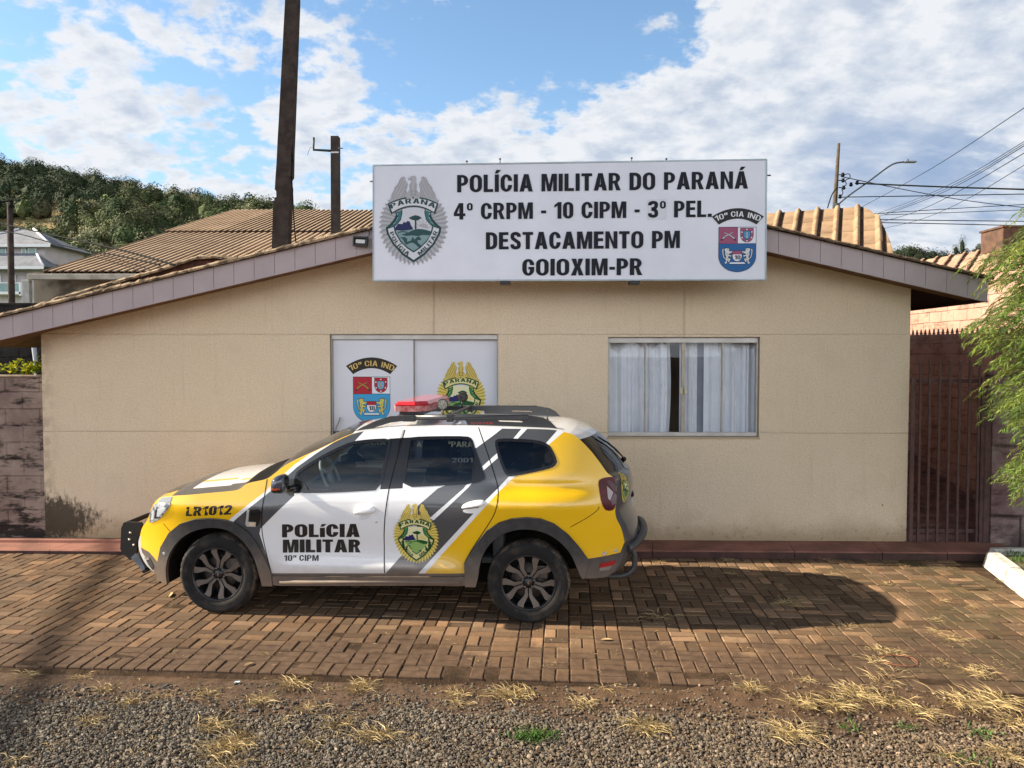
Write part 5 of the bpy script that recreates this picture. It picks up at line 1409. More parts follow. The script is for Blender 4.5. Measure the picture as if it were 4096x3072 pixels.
# ---- wheels
M_tyre = mat('tyre_rubber', (0.014, 0.014, 0.014), (0.060, 0.048, 0.038), scale=7, detail=6, lo=0.45, hi=0.75, rough=0.85, spec=0.25, bump=0.2, bscale=60, bdist=0.004)
M_tread = mat('muddy_tread', (0.030, 0.026, 0.023), (0.155, 0.115, 0.085), scale=8, detail=6, lo=0.4, hi=0.7, rough=0.95, spec=0.1)
M_alloy = mat('machined_alloy', (0.20, 0.175, 0.155), (0.14, 0.122, 0.108), scale=5, rough=0.30, metal=0.5)
M_alloy_d = mat('black_alloy', (0.014, 0.014, 0.015), rough=0.35)
TR, TB, RIM = .346, .108, .232
def tyre_mesh():
    m = MB(); seg = 160
    prof = [(RIM - .012, -.085), (RIM, -.098), (RIM + .012, -.106), (.275, -.115), (.300, -.117), (.318, -.113), (.331, -.102), (.340, -.088), (TR, -.070), (TR + .002, -.025), (TR + .002, .025), (TR, .070), (.340, .088), (.331, .102), (.318, .113), (.300, .117), (.275, .115), (RIM + .012, .106), (RIM, .098), (RIM - .012, .085)]
    vs = []
    for j, (r_, h) in enumerate(prof):
        for k in range(seg):
            a = 2 * math.pi * k / seg; rr = r_; hh = h
            if j in (7, 8, 11, 12) and k % 4 in (0,): rr -= .010
            if j in (6, 13) and k % 8 in (0, 4): rr -= .004
            if j in (9, 10) and k % 4 == 2: rr -= .006
            vs.append((rr * math.cos(a), hh, -rr * math.sin(a)))
    fs = []; mm = []
    for j in range(len(prof) - 1):
        for k in range(seg):
            k2 = (k + 1) % seg; fs.append((j*seg + k, j*seg + k2, (j+1)*seg + k2, (j+1)*seg + k)); mm.append(1 if 6 <= j <= 12 else 0)
    m.add(vs, fs, mm, True)
    for r_ in (.262, .305):                        # raised rings of the sidewall
        m.lathe([(r_ - .003, -.1145 if r_ < .3 else -.1165), (r_, -.1165 if r_ < .3 else -.1185), (r_ + .003, -.1145 if r_ < .3 else -.1165)], 96, 'y', (0, 0, 0), 0)
    return m
def rim_mesh():
    m = MB()
    m.lathe([(RIM - .010, -.086), (RIM + .002, -.099), (RIM - .004, -.102), (RIM - .014, -.094), (RIM - .018, -.06), (RIM - .024, .085)], 80, 'y', (0, 0, 0), 1)
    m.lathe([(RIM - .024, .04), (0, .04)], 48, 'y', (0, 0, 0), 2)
    return m
def spoke_mesh(mir):
    """one arm of a forked spoke, pointing along +x in the wheel plane"""
    A = [(.048, .0040), (.120, .0045), (.188, .038), (.2190, .0400), (.2010, .0950), (.170, .086), (.110, .033), (.050, .026)]
    if mir: A = [(x, -y) for x, y in A][::-1]
    return ccw(A)
def make_wheel(phase):
    root = rim_mesh()
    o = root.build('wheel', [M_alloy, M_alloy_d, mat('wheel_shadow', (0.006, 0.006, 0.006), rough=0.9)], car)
    tyre_mesh().build('tyre', [M_tyre, M_tread], o)
    for k in range(5):
        a0 = R(phase + 72 * k)
        m = MB()
        for mr in (0, 1):
            A = spoke_mesh(mr)
            def put(x, y, d_):
                r_ = math.hypot(x, y); sag = -.088 + (.022 * (1 - min(1, r_ / .21)) if r_ > .06 else .014)
                X = x * math.cos(a0) - y * math.sin(a0); Z = x * math.sin(a0) + y * math.cos(a0); return (X, sag + d_, Z)
            tri = tess(A)
            top = [put(x, y, 0) for x, y in A]; bot = [put(x, y, .035) for x, y in A]; n = len(A)
            m.add(top, tri, 0); m.add(top + bot, [(i, n + i, n + (i+1) % n, (i+1) % n) for i in range(n)], 1); m.add(bot, [t[::-1] for t in tri], 1)
        m.build('spoke', [M_alloy, M_alloy_d], o)
    m = MB(); m.lathe([(0, -.086), (.030, -.086), (.034, -.082), (.036, -.070), (.062, -.066), (.066, -.04), (.066, .03)], 32, 'y', (0, 0, 0), 0)
    m.build('hub_cap', M_alloy_d, o)
    m = MB()
    dm = [(0, .017), (.010, 0), (0, -.017), (-.010, 0)]; di = [(0, .008), (.0045, 0), (0, -.008), (-.0045, 0)]
    for i in range(4):
        q = [dm[i], dm[(i+1) % 4], di[(i+1) % 4], di[i]]; m.add([(x, -.0872, z) for x, z in q], [(0, 1, 2, 3)])
    m.build('hub_emblem', mat('bright_chrome', (0.80, 0.80, 0.82), rough=0.1, metal=1.0), o)
    for k in range(5):
        m = MB(); a = R(phase + 36 + 72 * k); m.lathe([(0, -.076), (.008, -.076), (.009, -.06)], 8, 'y', (.050 * math.cos(a), 0, .050 * math.sin(a)))
        m.build('wheel_bolt', mat('bolt_steel', (0.20, 0.19, 0.18), rough=0.4, metal=0.7), o)
    m = MB(); m.lathe([(.06, -.02), (.150, -.02), (.150, .005), (.06, .005)], 40, 'y', (0, 0, 0)); m.bevbox((.06, -.045, .02), (.16, .03, .13), .01); m.build('brake_disc', mat('brake_iron', (0.12, 0.09, 0.07), (0.06, 0.05, 0.045), scale=20, rough=0.6, metal=0.5), o)
    return o
AX_F = on_plane(K1(712, 1282), -.885); AX_R = on_plane(K2(1048, 1337), -.885)
for (ax, ph) in ((AX_F, 80), (AX_R, 54)):
    for sd in (-1, 1):
        w_ = make_wheel(ph + (18 if sd > 0 else 0)); w_.location = (ax[0], sd * .775, TR - .004)
        if sd > 0: w_.rotation_euler = (0, 0, math.pi)

# ---- roof rails, light bar, alley lamps, aerial
def flat(pts, y): return [on_plane(p, y) for p in pts]
RY = -.600
rail = [K1(1618, 326), K1(1700, 276), K1(1800, 229), K1(1900, 196), K6(400, 376), K6(1200, 368), K6(2150, 376), K2(1150, 206), K2(1200, 232), K2(1246, 280), K2(900, 275), K2(642, 268), K6(1195, 448), K6(1040, 441), K6(400, 441), K6(90, 478), K1(1750, 287), K1(1655, 331)]
slot = [K6(1655, 444), K6(1990, 452), K6(2040, 464), K6(2020, 478), K6(1690, 468)]
M_rail = mat('satin_black_rail', (0.030, 0.031, 0.034), rough=0.38, spec=0.5)
M_rail_top = mat('grey_rail_cap', (0.040, 0.042, 0.047), rough=0.35, spec=0.5)
for sd in (-1, 1):
    po = ccw(resample(flat(rail, RY), .06)); ho = ccw(flat(slot, RY))
    Pq, Tq, Cq = cdt([(po, True), (ho, True)]); kq = inside(po, Cq[:, 0], Cq[:, 1]) & ~inside(ho, Cq[:, 0], Cq[:, 1])
    m = MB()
    for yy, rev in ((abs(RY) + .022, sd > 0), (abs(RY) - .022, sd < 0)):
        f = [tuple(int(q) for q in t) for t in Tq[kq]]; m.add([(x, sd * yy, z) for x, z in Pq], [t[::-1] for t in f] if rev else f)
    for lp, sg in ((po, 1), (ho, -1)):
        n = len(lp); f = [(i, n + i, n + (i+1) % n, (i+1) % n) for i in range(n)]
        if sg * -sd < 0: f = [q[::-1] for q in f]
        m.add([(x, sd * (abs(RY) + .022), z) for x, z in lp] + [(x, sd * (abs(RY) - .022), z) for x, z in lp], f)
    rl = m.build('roof_rail', M_rail, car)
    cp = MB(); q = flat([K6(400, 400), K6(1200, 396), K6(2120, 402)], RY)
    cp.tube([(x, sd * (abs(RY) + .010), z) for x, z in q], .022, 8); cp.build('rail_cap', M_rail_top, rl)
    if sd < 0:
        a = CF.hit(K6(1275, 503), RY - .0235); b = CF.hit(K6(1592, 503), RY - .0235); c = CF.hit(K6(1275, 474), RY - .0235)
        m = MB(); text_into(m, 'DUSTER', lambda sx, sy: (a.x + (b.x - a.x) * sx, RY - .0235, a.z + (b.z - a.z) * sx + (c.z - a.z) * sy), 0, 0.15, 2.2); m.build('lettering', mat('red_lettering', (0.38, 0.035, 0.025), rough=0.5), rl)
a = on_plane(K6(110, 300), -.62); zb = a[1] - .012
lbx0 = a[0]; lbx1 = lbx0 + .30
def lbar(z0, z1, ins, mi, m):
    pl = [(lbx0 + .03, -.62), (lbx1 - .10, -.62), (lbx1, -.50), (lbx1, .50), (lbx1 - .10, .62), (lbx0 + .03, .62), (lbx0, .54), (lbx0, -.54)]
    cx = (lbx0 + lbx1) / 2
    def rg(sc, z): return [(cx + (x - cx) * (1 - sc * 2.2), y * (1 - sc * .6), z) for x, y in pl]
    A, Bq = rg(0, z0), rg(ins, z1); n = len(pl)
    m.add(A + Bq, [(i, (i+1) % n, n + (i+1) % n, n + i) for i in range(n)] + [tuple(range(n, 2*n)), tuple(range(n))[::-1]], mi)
M_redlens = mat('red_lens', (0.62, 0.040, 0.050), (0.52, 0.03, 0.04), scale=30, rough=0.14, spec=0.6, coat=0.5)
M_lowlens = mat('pale_red_lens', (0.62, 0.30, 0.28), (0.48, 0.10, 0.10), scale=26, detail=3, lo=0.4, hi=0.6, rough=0.18, spec=0.6)
m = MB(); lbar(zb, zb + .050, -.01, 1, m); lbar(zb + .051, zb + .060, -.004, 2, m); lbar(zb + .061, zb + .088, .07, 0, m)
lb = m.build('light_bar', [M_redlens, M_lowlens, mat('red_seam', (0.55, 0.01, 0.02), rough=0.3)], car)
m = MB(); m.bevbox((lbx0 + .05, -.58, zb - .030), (lbx1 - .04, .58, zb - .001), .006)
for sd in (-1, 1):
    m.bevbox((lbx0 + .09, sd * .60 - .035, zb - .085), (lbx0 + .20, sd * .60 + .035, zb - .028), .006)
    m.bevbox((lbx0 + .475, sd * .60 - .032, zb - .085), (lbx0 + .535, sd * .60 + .032, zb - .020), .006)
m.bevbox((lbx0 + .49, -.57, zb - .046), (lbx0 + .52, .57, zb - .018), .004)
m.build('light_bar_mount', M_rail, lb)
for p, yy, front in ((K6(846, 213), -.56, True), (K6(1150, 103), .50, False)):
    q = CF.hit(p, yy); m = MB()
    pr = [(0, .045), (.020, .045), (.040, .030), (.050, .0), (.050, -.012), (.045, -.014), (.044, -.006)]
    m.lathe(pr, 28, 'y', (0, 0, 0), 0)
    if not front:
        for k in range(12): m.box((-.044, .022, -.003), (.044, .050, .003), 0, Matrix.Rotation(R(15 * k), 4, 'Y'))
    m.lathe([(.044, -.007), (0, -.009)], 28, 'y', (0, 0, 0), 1)
    for k in range(14):
        a_ = k * 2.4; r_ = .010 * math.sqrt(k) ; m.lathe([(.0055, -.010), (0, -.013)], 6, 'y', (r_ * math.cos(a_), 0, r_ * math.sin(a_)), 2)
    L_ = m.build('work_lamp', [M_black, mat('lamp_reflector', (0.33, 0.31, 0.27), (0.20, 0.19, 0.16), scale=60, rough=0.3, metal=0.3), mat('lamp_led', (0.62, 0.60, 0.50), rough=0.2)], car)
    L_.location = q; L_.rotation_euler = (0, 0, R(12) if front else math.pi + R(-8))
    m = MB(); m.tube([(0, .02, -.045), (.006, .01, -.075), (.01, .01, -.115)], .008, 6); m.build('lamp_bracket', M_black, L_)
m = MB(); q = CF.hit(K2(1178, 212), -.30); t_ = CF.hit(K2(1182, 138), -.28); m.tube([q, t_], [.005, .0025], 6); m.build('aerial', M_black, car)
m = MB(); m.lathe([(.016, 0), (.012, .02), (.005, .03)], 10, 'z', q - Vector((0, 0, .022))); m.build('aerial_base', M_black, car)

# ---- push bar at the nose
M_steel = mat('black_powder_steel', (0.010, 0.010, 0.011), rough=0.5, spec=0.4)
py_ = -.40
pl_ = [K8(93, 300), K8(105, 255), K8(132, 218), K8(165, 190), K8(212, 175), K8(440, 184), K8(472, 212), K8(466, 300), K8(440, 430), K8(400, 490), K8(390, 560), K8(388, 740), K8(262, 892), K8(130, 772), K8(76, 690), K8(84, 500)]
poly = ccw(flat(pl_, py_))
for sd in (-1, 1):
    m = MB(); m.prism(poly if sd < 0 else poly, (lambda a, b: (a, -.42, b)), (lambda a, b: (a, -.385, b)))
    if sd > 0: m.v = [(x, -y, z) for x, y, z in m.v]; m.f = [f[::-1] for f in m.f]
    pb = m.build('push_bar', M_steel, car)
    m = MB()
    for p in ((272, 372), (255, 500), (338, 602)):
        a = on_plane(K8(*p), py_); m.lathe([(0, -.012), (.009, -.010), (.010, 0)], 8, 'y', (a[0], sd * .42 if sd < 0 else .42, a[1]))
    m.build('bolts', PS, pb)
xmn = min(p[0] for p in poly); zz_ = sum(p[1] for p in poly) / len(poly)
m = MB()
for z in (zz_ + .10, zz_ - .10): m.tube([(xmn + .04, -.40, z), (xmn + .015, 0, z), (xmn + .04, .40, z)], .022, 10)
m.build('push_bar_tube', M_steel, car)
q = flat([K8(275, 840), K8(372, 762), K8(420, 800), K8(545, 1048), K8(512, 1108)], -.42)
m = MB(); m.prism(ccw(q), lambda a, b: (a, -.44, b), lambda a, b: (a, .44, b)); m.build('skid_plate', mat('dusty_blue_plate', (0.17, 0.21, 0.27), (0.11, 0.13, 0.17), scale=14, rough=0.6, metal=0.2), car)
q = flat([K8(512, 1100), K8(575, 1045), K8(612, 1078), K8(560, 1130)], -.40)
m = MB(); m.prism(ccw(q), lambda a, b: (a, -.45, b), lambda a, b: (a, -.36, b)); m.build('tow_lug', M_steel, car)

# ---- bar at the tail, plate, wiper, camera
M_bar = mat('satin_dark_bar', (0.050, 0.050, 0.052), rough=0.42, spec=0.5)
p0 = CF.hit(K7(528, 1290), -.60); xr = max(skin(row_at(('bumper',), .60), 0).x, p0.x) + .03
m = MB()
zt_ = p0.z + .02
path = [(p0.x - .03, -.62, p0.z), (p0.x + .02, -.57, p0.z + .005), (xr - .02, -.34, zt_ + .03), (xr + .005, -.20, zt_ + .05), (xr + .015, 0, zt_ + .055), (xr + .005, .20, zt_ + .05), (xr - .02, .34, zt_ + .03), (p0.x + .02, .57, p0.z + .005), (p0.x - .03, .62, p0.z)]
m.tube(chaikin(path, 2, False), .036, 12)
for sd in (-1, 1):
    pth = [(p0.x + .00, sd * .59, p0.z), (p0.x + .035, sd * .575, p0.z - .05), (p0.x + .04, sd * .57, p0.z - .12), (p0.x + .035, sd * .57, p0.z - .19), (p0.x - .03, sd * .57, p0.z - .245), (p0.x - .12, sd * .56, p0.z - .262), (p0.x - .32, sd * .54, p0.z - .258)]
    m.tube(chaikin(pth, 2, False), .024, 10)
m.build('rear_bar', M_bar, car)
zc = 1.165
m = MB()
kk = row_at(('glass', 'tail'), 1.22); q = skin(kk, .0) + Vector((.02, 0, 0)); q0 = skin(kk, .05)
cpt = CF.hit(K7(470, 515), 0.05)
m.lathe([(0, -.026), (.016, -.021), (.024, -.008), (.024, .008), (.016, .021), (0, .026)], 16, 'y', cpt); m.tube([cpt + Vector((-.03, .0, -.03)), cpt + Vector((-.01, 0, -.005))], .014, 8); m.build('wiper_pivot', PGL, tgate)
m = MB()
for (za, ta, zb_, tb) in ((1.26, .02, 1.50, -.55),):
    pts = []
    for k in range(9):
        f = k / 8; pts.append(skin(row_at(('glass', 'tail'), za + (zb_ - za) * f), ta + (tb - ta) * f) + Vector((.018, 0, .006)))
    m.tube(pts, .008, 6)
m.build('rear_wiper', PGL, tgate)
def tgp(t, z, out=0.004):
    a, b = zone_rows('glass', 'tail'); zs = [Tp[i][1] for i in range(a, b + 1)]
    for i in range(len(zs) - 1):
        if (zs[i] - z) * (zs[i+1] - z) <= 0 and zs[i] != zs[i+1]:
            k = a + i + (zs[i] - z) / (zs[i] - zs[i+1]); break
    else: k = a
    return skin(k, t) + Vector((out, 0, 0))
ctz = CF.hit(K7(430, 765), -.6).z
emblem('police_emblem', PAL_GOLD, lambda a, b: (tgp(-.80 + a * .24, ctz + b * .25, .004), (1, -.6, 0)), tgate)
cz2 = CF.hit(K7(520, 930), -.3).z
m = MB(); vs = [tgp(t, z, -.02) for z in (cz2 - .06, cz2 + .06) for t in (-.24, .24)]; xx = max(v.x for v in vs)
m.bevbox((xx - .012, -.20, cz2 - .062), (xx + .004, .20, cz2 + .062), .003); m.build('number_plate', mat('plate_white', (0.55, 0.55, 0.56), rough=0.4), tgate)
m = MB(); m.bevbox((xx - .09, -.24, cz2 + .075), (xx + .012, .24, cz2 + .125), .012); m.build('plate_lamp_bar', PGL, tgate)

# ---- lettering and badge on the flank
M_let = mat('black_film_lettering', (0.016, 0.014, 0.014), rough=0.4)
def flank_text(s, bl, br, cap, par, bold, space=1.0, mt=None, off=.0022):
    a, b, c = cs_(bl), cs_(br), cs_(cap); m = MB()
    def f(sx, sy):
        x = a[0] + (b[0] - a[0]) * sx + (c[0] - a[0]) * sy; z = a[1] + (b[1] - a[1]) * sx + (c[1] - a[1]) * sy
        n = Wn(x, z); return Vector((x, -W(x, z), z)) + n * off
    text_into(m, s, f, 0, bold, space); return m.build('lettering', mt or M_let, par)
flank_text('LR1012', K1(502, 879), K1(812, 868), K1(508, 817), car, .215, .9)
flank_text('POLíCIA', K1(1160, 1025), K1(1692, 1022), K1(1160, 935), dF[0], .235, .75)
flank_text('MILITAR', K1(1166, 1130), K1(1698, 1128), K1(1166, 1040), dF[0], .235, .75)
flank_text('10ª CIPM', K1(1174, 1186), K1(1410, 1186), K1(1174, 1147), dF[0], .19, 1.0)
M_stk = mat('olive_sticker_letters', (0.026, 0.033, 0.022), rough=0.5)
flank_text('CIA', K1(1768, 392), K1(1868, 388), K1(1766, 362), dF[0], .18, 1.0, M_stk, -.0085)
flank_text('A', K2(284, 402), K2(318, 402), K2(284, 370), dR[0], .18, 1.0, M_stk, -.0085)
flank_text('ºPARA', K2(500, 405), K2(668, 405), K2(500, 366), dR[0], .17, 1.0, M_stk, -.0085)
flank_text('2001-', K2(525, 512), K2(690, 510), K2(525, 480), dR[0], .17, 1.0, mat('blue_sticker_letters', (0.013, 0.020, 0.032), rough=0.5), -.0085)
ea, eb = cs_(K2(128, 1197)), cs_(K2(434, 802)); ec = ((ea[0] + eb[0]) / 2, (ea[1] + eb[1]) / 2); ew, eh = eb[0] - ea[0], eb[1] - ea[1]
def eon(a, b):
    x = ec[0] + a * ew; z = ec[1] + b * eh; n = Wn(x, z); return (Vector((x, -W(x, z), z)) + n * .0015, n)
emblem('police_emblem', PAL_GOLD, eon, dR[0], 0.0012, True)

# ---- inside: dash, wheel, seats, pillars
M_int = mat('dark_interior', (0.075, 0.078, 0.080), rough=0.8); M_seat = mat('seat_cloth', (0.12, 0.125, 0.13), (0.085, 0.088, 0.092), scale=30, rough=0.95)
m = MB(); m.bevbox((.50, -.70, .45), (2.9, .70, .50), .01); m.bevbox((.62, -.72, .80), (1.02, .72, 1.06), .05); m.bevbox((2.35, -.70, .5), (2.45, .70, 1.10), .03); m.build('cabin_floor', M_int, car)
m = MB(); m.bevbox((.60, .70, .50), (2.55, .80, 1.04), .03); m.build('door_lining', mat('grey_door_lining', (0.20, 0.21, 0.215), (0.15, 0.155, 0.16), scale=4, rough=0.8), car)
def seat(x, y):
    m = MB(); m.bevbox((x - .22, y - .24, .58), (x + .26, y + .24, .74), .05)
    rt_ = Matrix.Translation((x + .26, 0, .70)) @ Matrix.Rotation(R(14), 4, 'Y'); m.bevbox((-.06, y - .23, 0), (.08, y + .23, .58), .05, 0, rt_); m.bevbox((-.04, y - .12, .61), (.06, y + .12, .78), .04, 0, rt_)
    m.tube([rt_ @ Vector((0, y - .05, .55)), rt_ @ Vector((0, y - .05, .63))], .008, 6); m.build('seat', M_seat, car)
seat(1.42, -.36); seat(1.42, .36); seat(2.15, -.36); seat(2.15, .36)
sw = on_plane(K1(1465, 610), -.38)
m = MB(); rt_ = Matrix.Translation((sw[0] + .03, -.36, sw[1] + .0)) @ Matrix.Rotation(R(68), 4, 'Y')
m.tube([rt_ @ Vector((.185 * math.cos(a), .185 * math.sin(a), 0)) for a in np.linspace(0, 2 * math.pi, 33)], .014, 8, 0, False)
m.lathe([(0, .03), (.06, .025), (.07, 0)], 16, 'z', (0, 0, 0)); k_ = 17 * 0
m2 = MB(); m2.lathe([(0, -.02), (.06, -.02), (.07, .01), (0, .02)], 16, 'z', (0, 0, 0)); m2.v = [tuple(rt_ @ Vector(v)) for v in m2.v]
m.v = m.v[:33 * 8]; m.f = m.f[:32 * 8]; m.m = m.m[:32 * 8]; m.s = m.s[:32 * 8]
m.add(m2.v, m2.f, 0, True)
for a in (0, 2.2, 4.1): m.tube([rt_ @ Vector((0, 0, 0)), rt_ @ Vector((.18 * math.cos(a), .18 * math.sin(a), 0))], .014, 6)
m.build('steering_wheel', mat('grey_wheel', (0.32, 0.32, 0.32), rough=0.5), car)
q = on_plane(K1(1600, 480), .05); m = MB(); m.bevbox((q[0] - .03, -.09, q[1] - .03), (q[0], .13, q[1] + .04), .01); m.build('rear_view_mirror', M_int, car)

# ================================================================== BOUNDARY WALLS, GATE, SIDE PASSAGE
def stained(base, base2, dark, seed, course=0.19, amt=0.5, jo_=0.75):
    def f(t, o, col, b):
        x, y, z = t.sep(o); off = t.comb(seed * 3.7, seed, seed * 1.3)
        v = t.new('ShaderNodeVectorMath', operation='ADD'); t.put(v.inputs[0], o); t.put(v.inputs[1], off); o2 = v.outputs[0]
        c = t.mix(t.ramp(t.noise(o2, 2.0, 6, 0.65), 0.35, 0.65), base, base2)
        st = t.noise(t.vscale(o2, (1.6, 1.6, 5.0)), 2.2, 8, 0.72)
        low = t.ramp(z, 0.05, 0.55, 0.14, 0.0)
        c = t.mix(t.math('MULTIPLY', t.ramp(t.math('ADD', st, low), 0.50, 0.66), amt), c, dark)
        wob = t.math('MULTIPLY', t.math('SUBTRACT', t.noise(o2, 6, 3), 0.5), 0.02)
        fr = t.math('FRACT', t.math('DIVIDE', t.math('ADD', z, wob), course))
        jn = t.ramp(t.math('ABSOLUTE', t.math('SUBTRACT', fr, 0.5)), 0.44, 0.49)
        row = t.math('MODULO', t.math('FLOOR', t.math('DIVIDE', t.math('ADD', z, wob), course)), 2.0)
        fx = t.math('FRACT', t.math('ADD', t.math('DIVIDE', t.math('ADD', t.math('ADD', x, y), wob), course * 2.05), t.math('MULTIPLY', row, 0.5)))
        jn = t.math('MAXIMUM', jn, t.ramp(t.math('ABSOLUTE', t.math('SUBTRACT', fx, 0.5)), 0.475, 0.495))
        c = t.mix(t.math('MULTIPLY', jn, t.ramp(t.noise(o2, 4, 4), 0.35, 0.6, 0.1, jo_)), c, dark)
        h = t.math('SUBTRACT', t.noise(o2, 30, 6, 0.7), t.math('MULTIPLY', jn, 0.6))
        bp = t.new('ShaderNodeBump'); bp.inputs['Strength'].default_value = 0.8; bp.inputs['Distance'].default_value = 0.02
        t.l.new(h, bp.inputs['Height']); t.l.new(bp.outputs[0], b.inputs['Normal'])
        return c
    return f
M_wallL = mat('black_stained_blocks', (0.2, 0.15, 0.14), rough=0.95, spec=0.15, extra=stained((0.33, 0.255, 0.21), (0.215, 0.150, 0.130), (0.026, 0.021, 0.018), 1.0, 0.20, 0.97, 0.45))
M_wallR = mat('mould_stained_render', (0.2, 0.15, 0.14), rough=0.95, spec=0.15, extra=stained((0.36, 0.29, 0.255), (0.20, 0.12, 0.125), (0.028, 0.022, 0.018), 4.0, 0.40, 0.6))
M_pass = mat('terracotta_block_wall', (0.4, 0.25, 0.2), rough=0.95, spec=0.15, extra=stained((0.52, 0.32, 0.245), (0.44, 0.265, 0.20), (0.13, 0.07, 0.05), 7.0, 0.15, 0.6))
M_backw = mat('shaded_block_wall', (0.05, 0.04, 0.04), rough=0.95, spec=0.1, extra=stained((0.050, 0.042, 0.038), (0.03, 0.026, 0.024), (0.009, 0.008, 0.007), 9.0, 0.20, 0.8))  # near-black colour carries the shade this wall stands in
def wall_thing(name, label, cat, prts, mats):
    m = MB()
    for lo, hi, mi in prts: m.bevbox(lo, hi, .008, mi)
    o = m.build(name, mats); tag(o, label, cat); return o
zL = B.hit(S(40, 816), .05).z
o = wall_thing('boundary_wall', 'low black-stained block wall joining the left end of the police station', 'wall', [((-10.2, .05, 0), (XL - .012, .20, zL), 0), ((-10.2, .035, zL + .003), (XL - .012, .215, zL + .03), 1)], [M_wallL, mat('wall_capping', (0.33, 0.24, 0.17), (0.2, 0.14, 0.10), scale=9, rough=0.95)])
o.matrix_world = B.m
q0 = at_depth(S(0, 735), 12.2)
bw = wall_thing('back_wall', 'shaded dark block wall seen under the left eave of the police station', 'wall', [((-14.0, 12.0, 0), (-5.95, 12.2, 3.05), 0)], [M_backw])
m = MB(); a = at_depth(S(71, 728), 11.6); b = at_depth(S(80, 800), 11.6); m.tube([a + Vector((0, 0, .4)), a, b, b - Vector((0, 0, 1.0))], .035, 8)
tag(m.build('drain_pipe', mat('pale_pvc_pipe', (0.42, 0.46, 0.50), rough=0.5)), 'pale plastic drain pipe standing before the shaded back wall', 'pipe')

# gate
gy = -0.02
M_gate = mat('dark_red_gate_paint', (0.110, 0.060, 0.052), (0.075, 0.042, 0.038), scale=9, rough=0.65, spec=0.3)
gate = empty('gate', B.m @ Vector((XR, gy, 0)), B.yaw, 'narrow dark red gate of upright bars between the station and the right-hand wall', 'gate')
GP = lambda x, y: (3500 + x / 1.277, 1100 + y / 1.277)
def gl_(p): q = B.hit(p, gy); return Vector((q.x - XR, 0, q.z))
zt, zm_, zb1, zb0 = gl_(GP(300, 436)).z, gl_(GP(300, 541)).z, gl_(GP(300, 1308)).z, gl_(GP(300, 1368)).z
for u in (230, 278, 328, 379, 430, 481, 530):
    x = gl_(GP(u, 700)).x; m = MB(); m.bevbox((x - .0125, -.0125, zb0 + .01), (x + .0125, .0125, zt), .002); m.build('gate_bar', M_gate, gate)
xl, xr = .015, gl_(GP(552, 700)).x
for z in (zm_, zb1):
    m = MB(); m.bevbox((xl, .013, z - .022), (xr, .035, z + .022), .003); m.build('gate_rail', M_gate, gate)
m = MB(); m.bevbox((xl, -.02, zb0), (xl + .04, .012, zm_ + .03), .003); m.build('gate_stile', M_gate, gate)
m = MB(); m.bevbox((xr - .025, -.02, zb0), (xr + .02, .012, zm_ + .03), .003); m.build('gate_stile', M_gate, gate)
m = MB(); xp = gl_(GP(576, 700)).x; m.bevbox((xp - .035, -.03, zb0 - .02), (xp + .03, .05, gl_(GP(576, 590)).z), .004); m.build('gate_post', M_gate, gate)
xw = XR + xp + .04
o = wall_thing('boundary_wall', 'mould-stained rendered wall to the right of the gate, half hidden by the feathery tree', 'wall', [((xw, -.06, 0), (xw + 4.2, .12, 2.05), 0)], [M_wallR]); o.matrix_world = B.m
# passage wall, ramp
px0 = 6.05
o = wall_thing('passage_wall', 'tall terracotta block wall lit by the sun behind the gate', 'wall', [((px0, 9.0, 0), (px0 + .18, 12.9, 3.3), 0)], [M_pass])
rm = MB()
n = 13; vs = []; fs = []
for k in range(n):
    y0_ = 8.96 + k * .27; z0_ = .10 + k * .27 * .245; z1_ = z0_ + .27 * .245 * .45
    b = len(vs); vs += [(4.46, y0_, z0_ - .05), (px0, y0_, z0_ - .05), (4.46, y0_, z1_), (px0, y0_, z1_), (4.46, y0_ + .27, z1_ + .03), (px0, y0_ + .27, z1_ + .03)]
    fs += [(b, b + 1, b + 3, b + 2), (b + 2, b + 3, b + 5, b + 4)]
rm.add(vs, fs)
tag(rm.build('passage_steps', mat('worn_red_stone', (0.26, 0.145, 0.12), (0.14, 0.08, 0.07), scale=5, detail=7, rough=0.85, spec=0.25, bump=0.6, bscale=14, bdist=0.03)), kind='structure')
m = MB(); m.bevbox((4.5, 12.7, 0), (6.04, 12.9, 3.2), .01); tag(m.build('end_wall', M_pass), 'terracotta wall closing the far end of the side passage', 'wall')

# white kerb round the planting bed
M_kerb = mat('whitewashed_kerb', (0.58, 0.55, 0.50), (0.34, 0.30, 0.25), scale=6, detail=7, lo=0.45, hi=0.7, rough=0.9, spec=0.2, bump=0.5, bscale=25, bdist=0.012)
kb = MB()
c0 = on_ground(S(2122, 1222), 0); c1 = on_ground(S(2219, 1300), 0)
def kseg(a, b, w, h, m):
    d_ = (b - a).normalized(); nn = Vector((d_.y, -d_.x, 0)); nn = nn if nn.x * 1 + nn.y * .2 > 0 else -nn
    pr = [(0, 0), (.035, h - .02), (.055, h), (w - .02, h), (w, h - .02), (w, -.02)]
    n = len(pr); vs = []
    for p in (a, b): vs += [p + nn * x + Vector((0, 0, z)) for x, z in pr]
    f = [(i, i + 1, n + i + 1, n + i) for i in range(n - 1)] + [tuple(range(n))[::-1], tuple(range(n, 2*n))]
    m.add(vs, f)
d_ = (c1 - c0).normalized(); L = .62; p = c0.copy(); k = 0
while k < 6:
    kseg(p, p + d_ * (L - .008), .17, .15 + random.gauss(0, .005), kb); p = p + d_ * L; k += 1
e0 = c0 + Vector((.20, .06, 0)); kseg(e0 + Vector((2.5, .05, 0)), e0, .14, .15, kb)
bm_ = kb.build('kerb', M_kerb); tag(bm_, kind='structure')
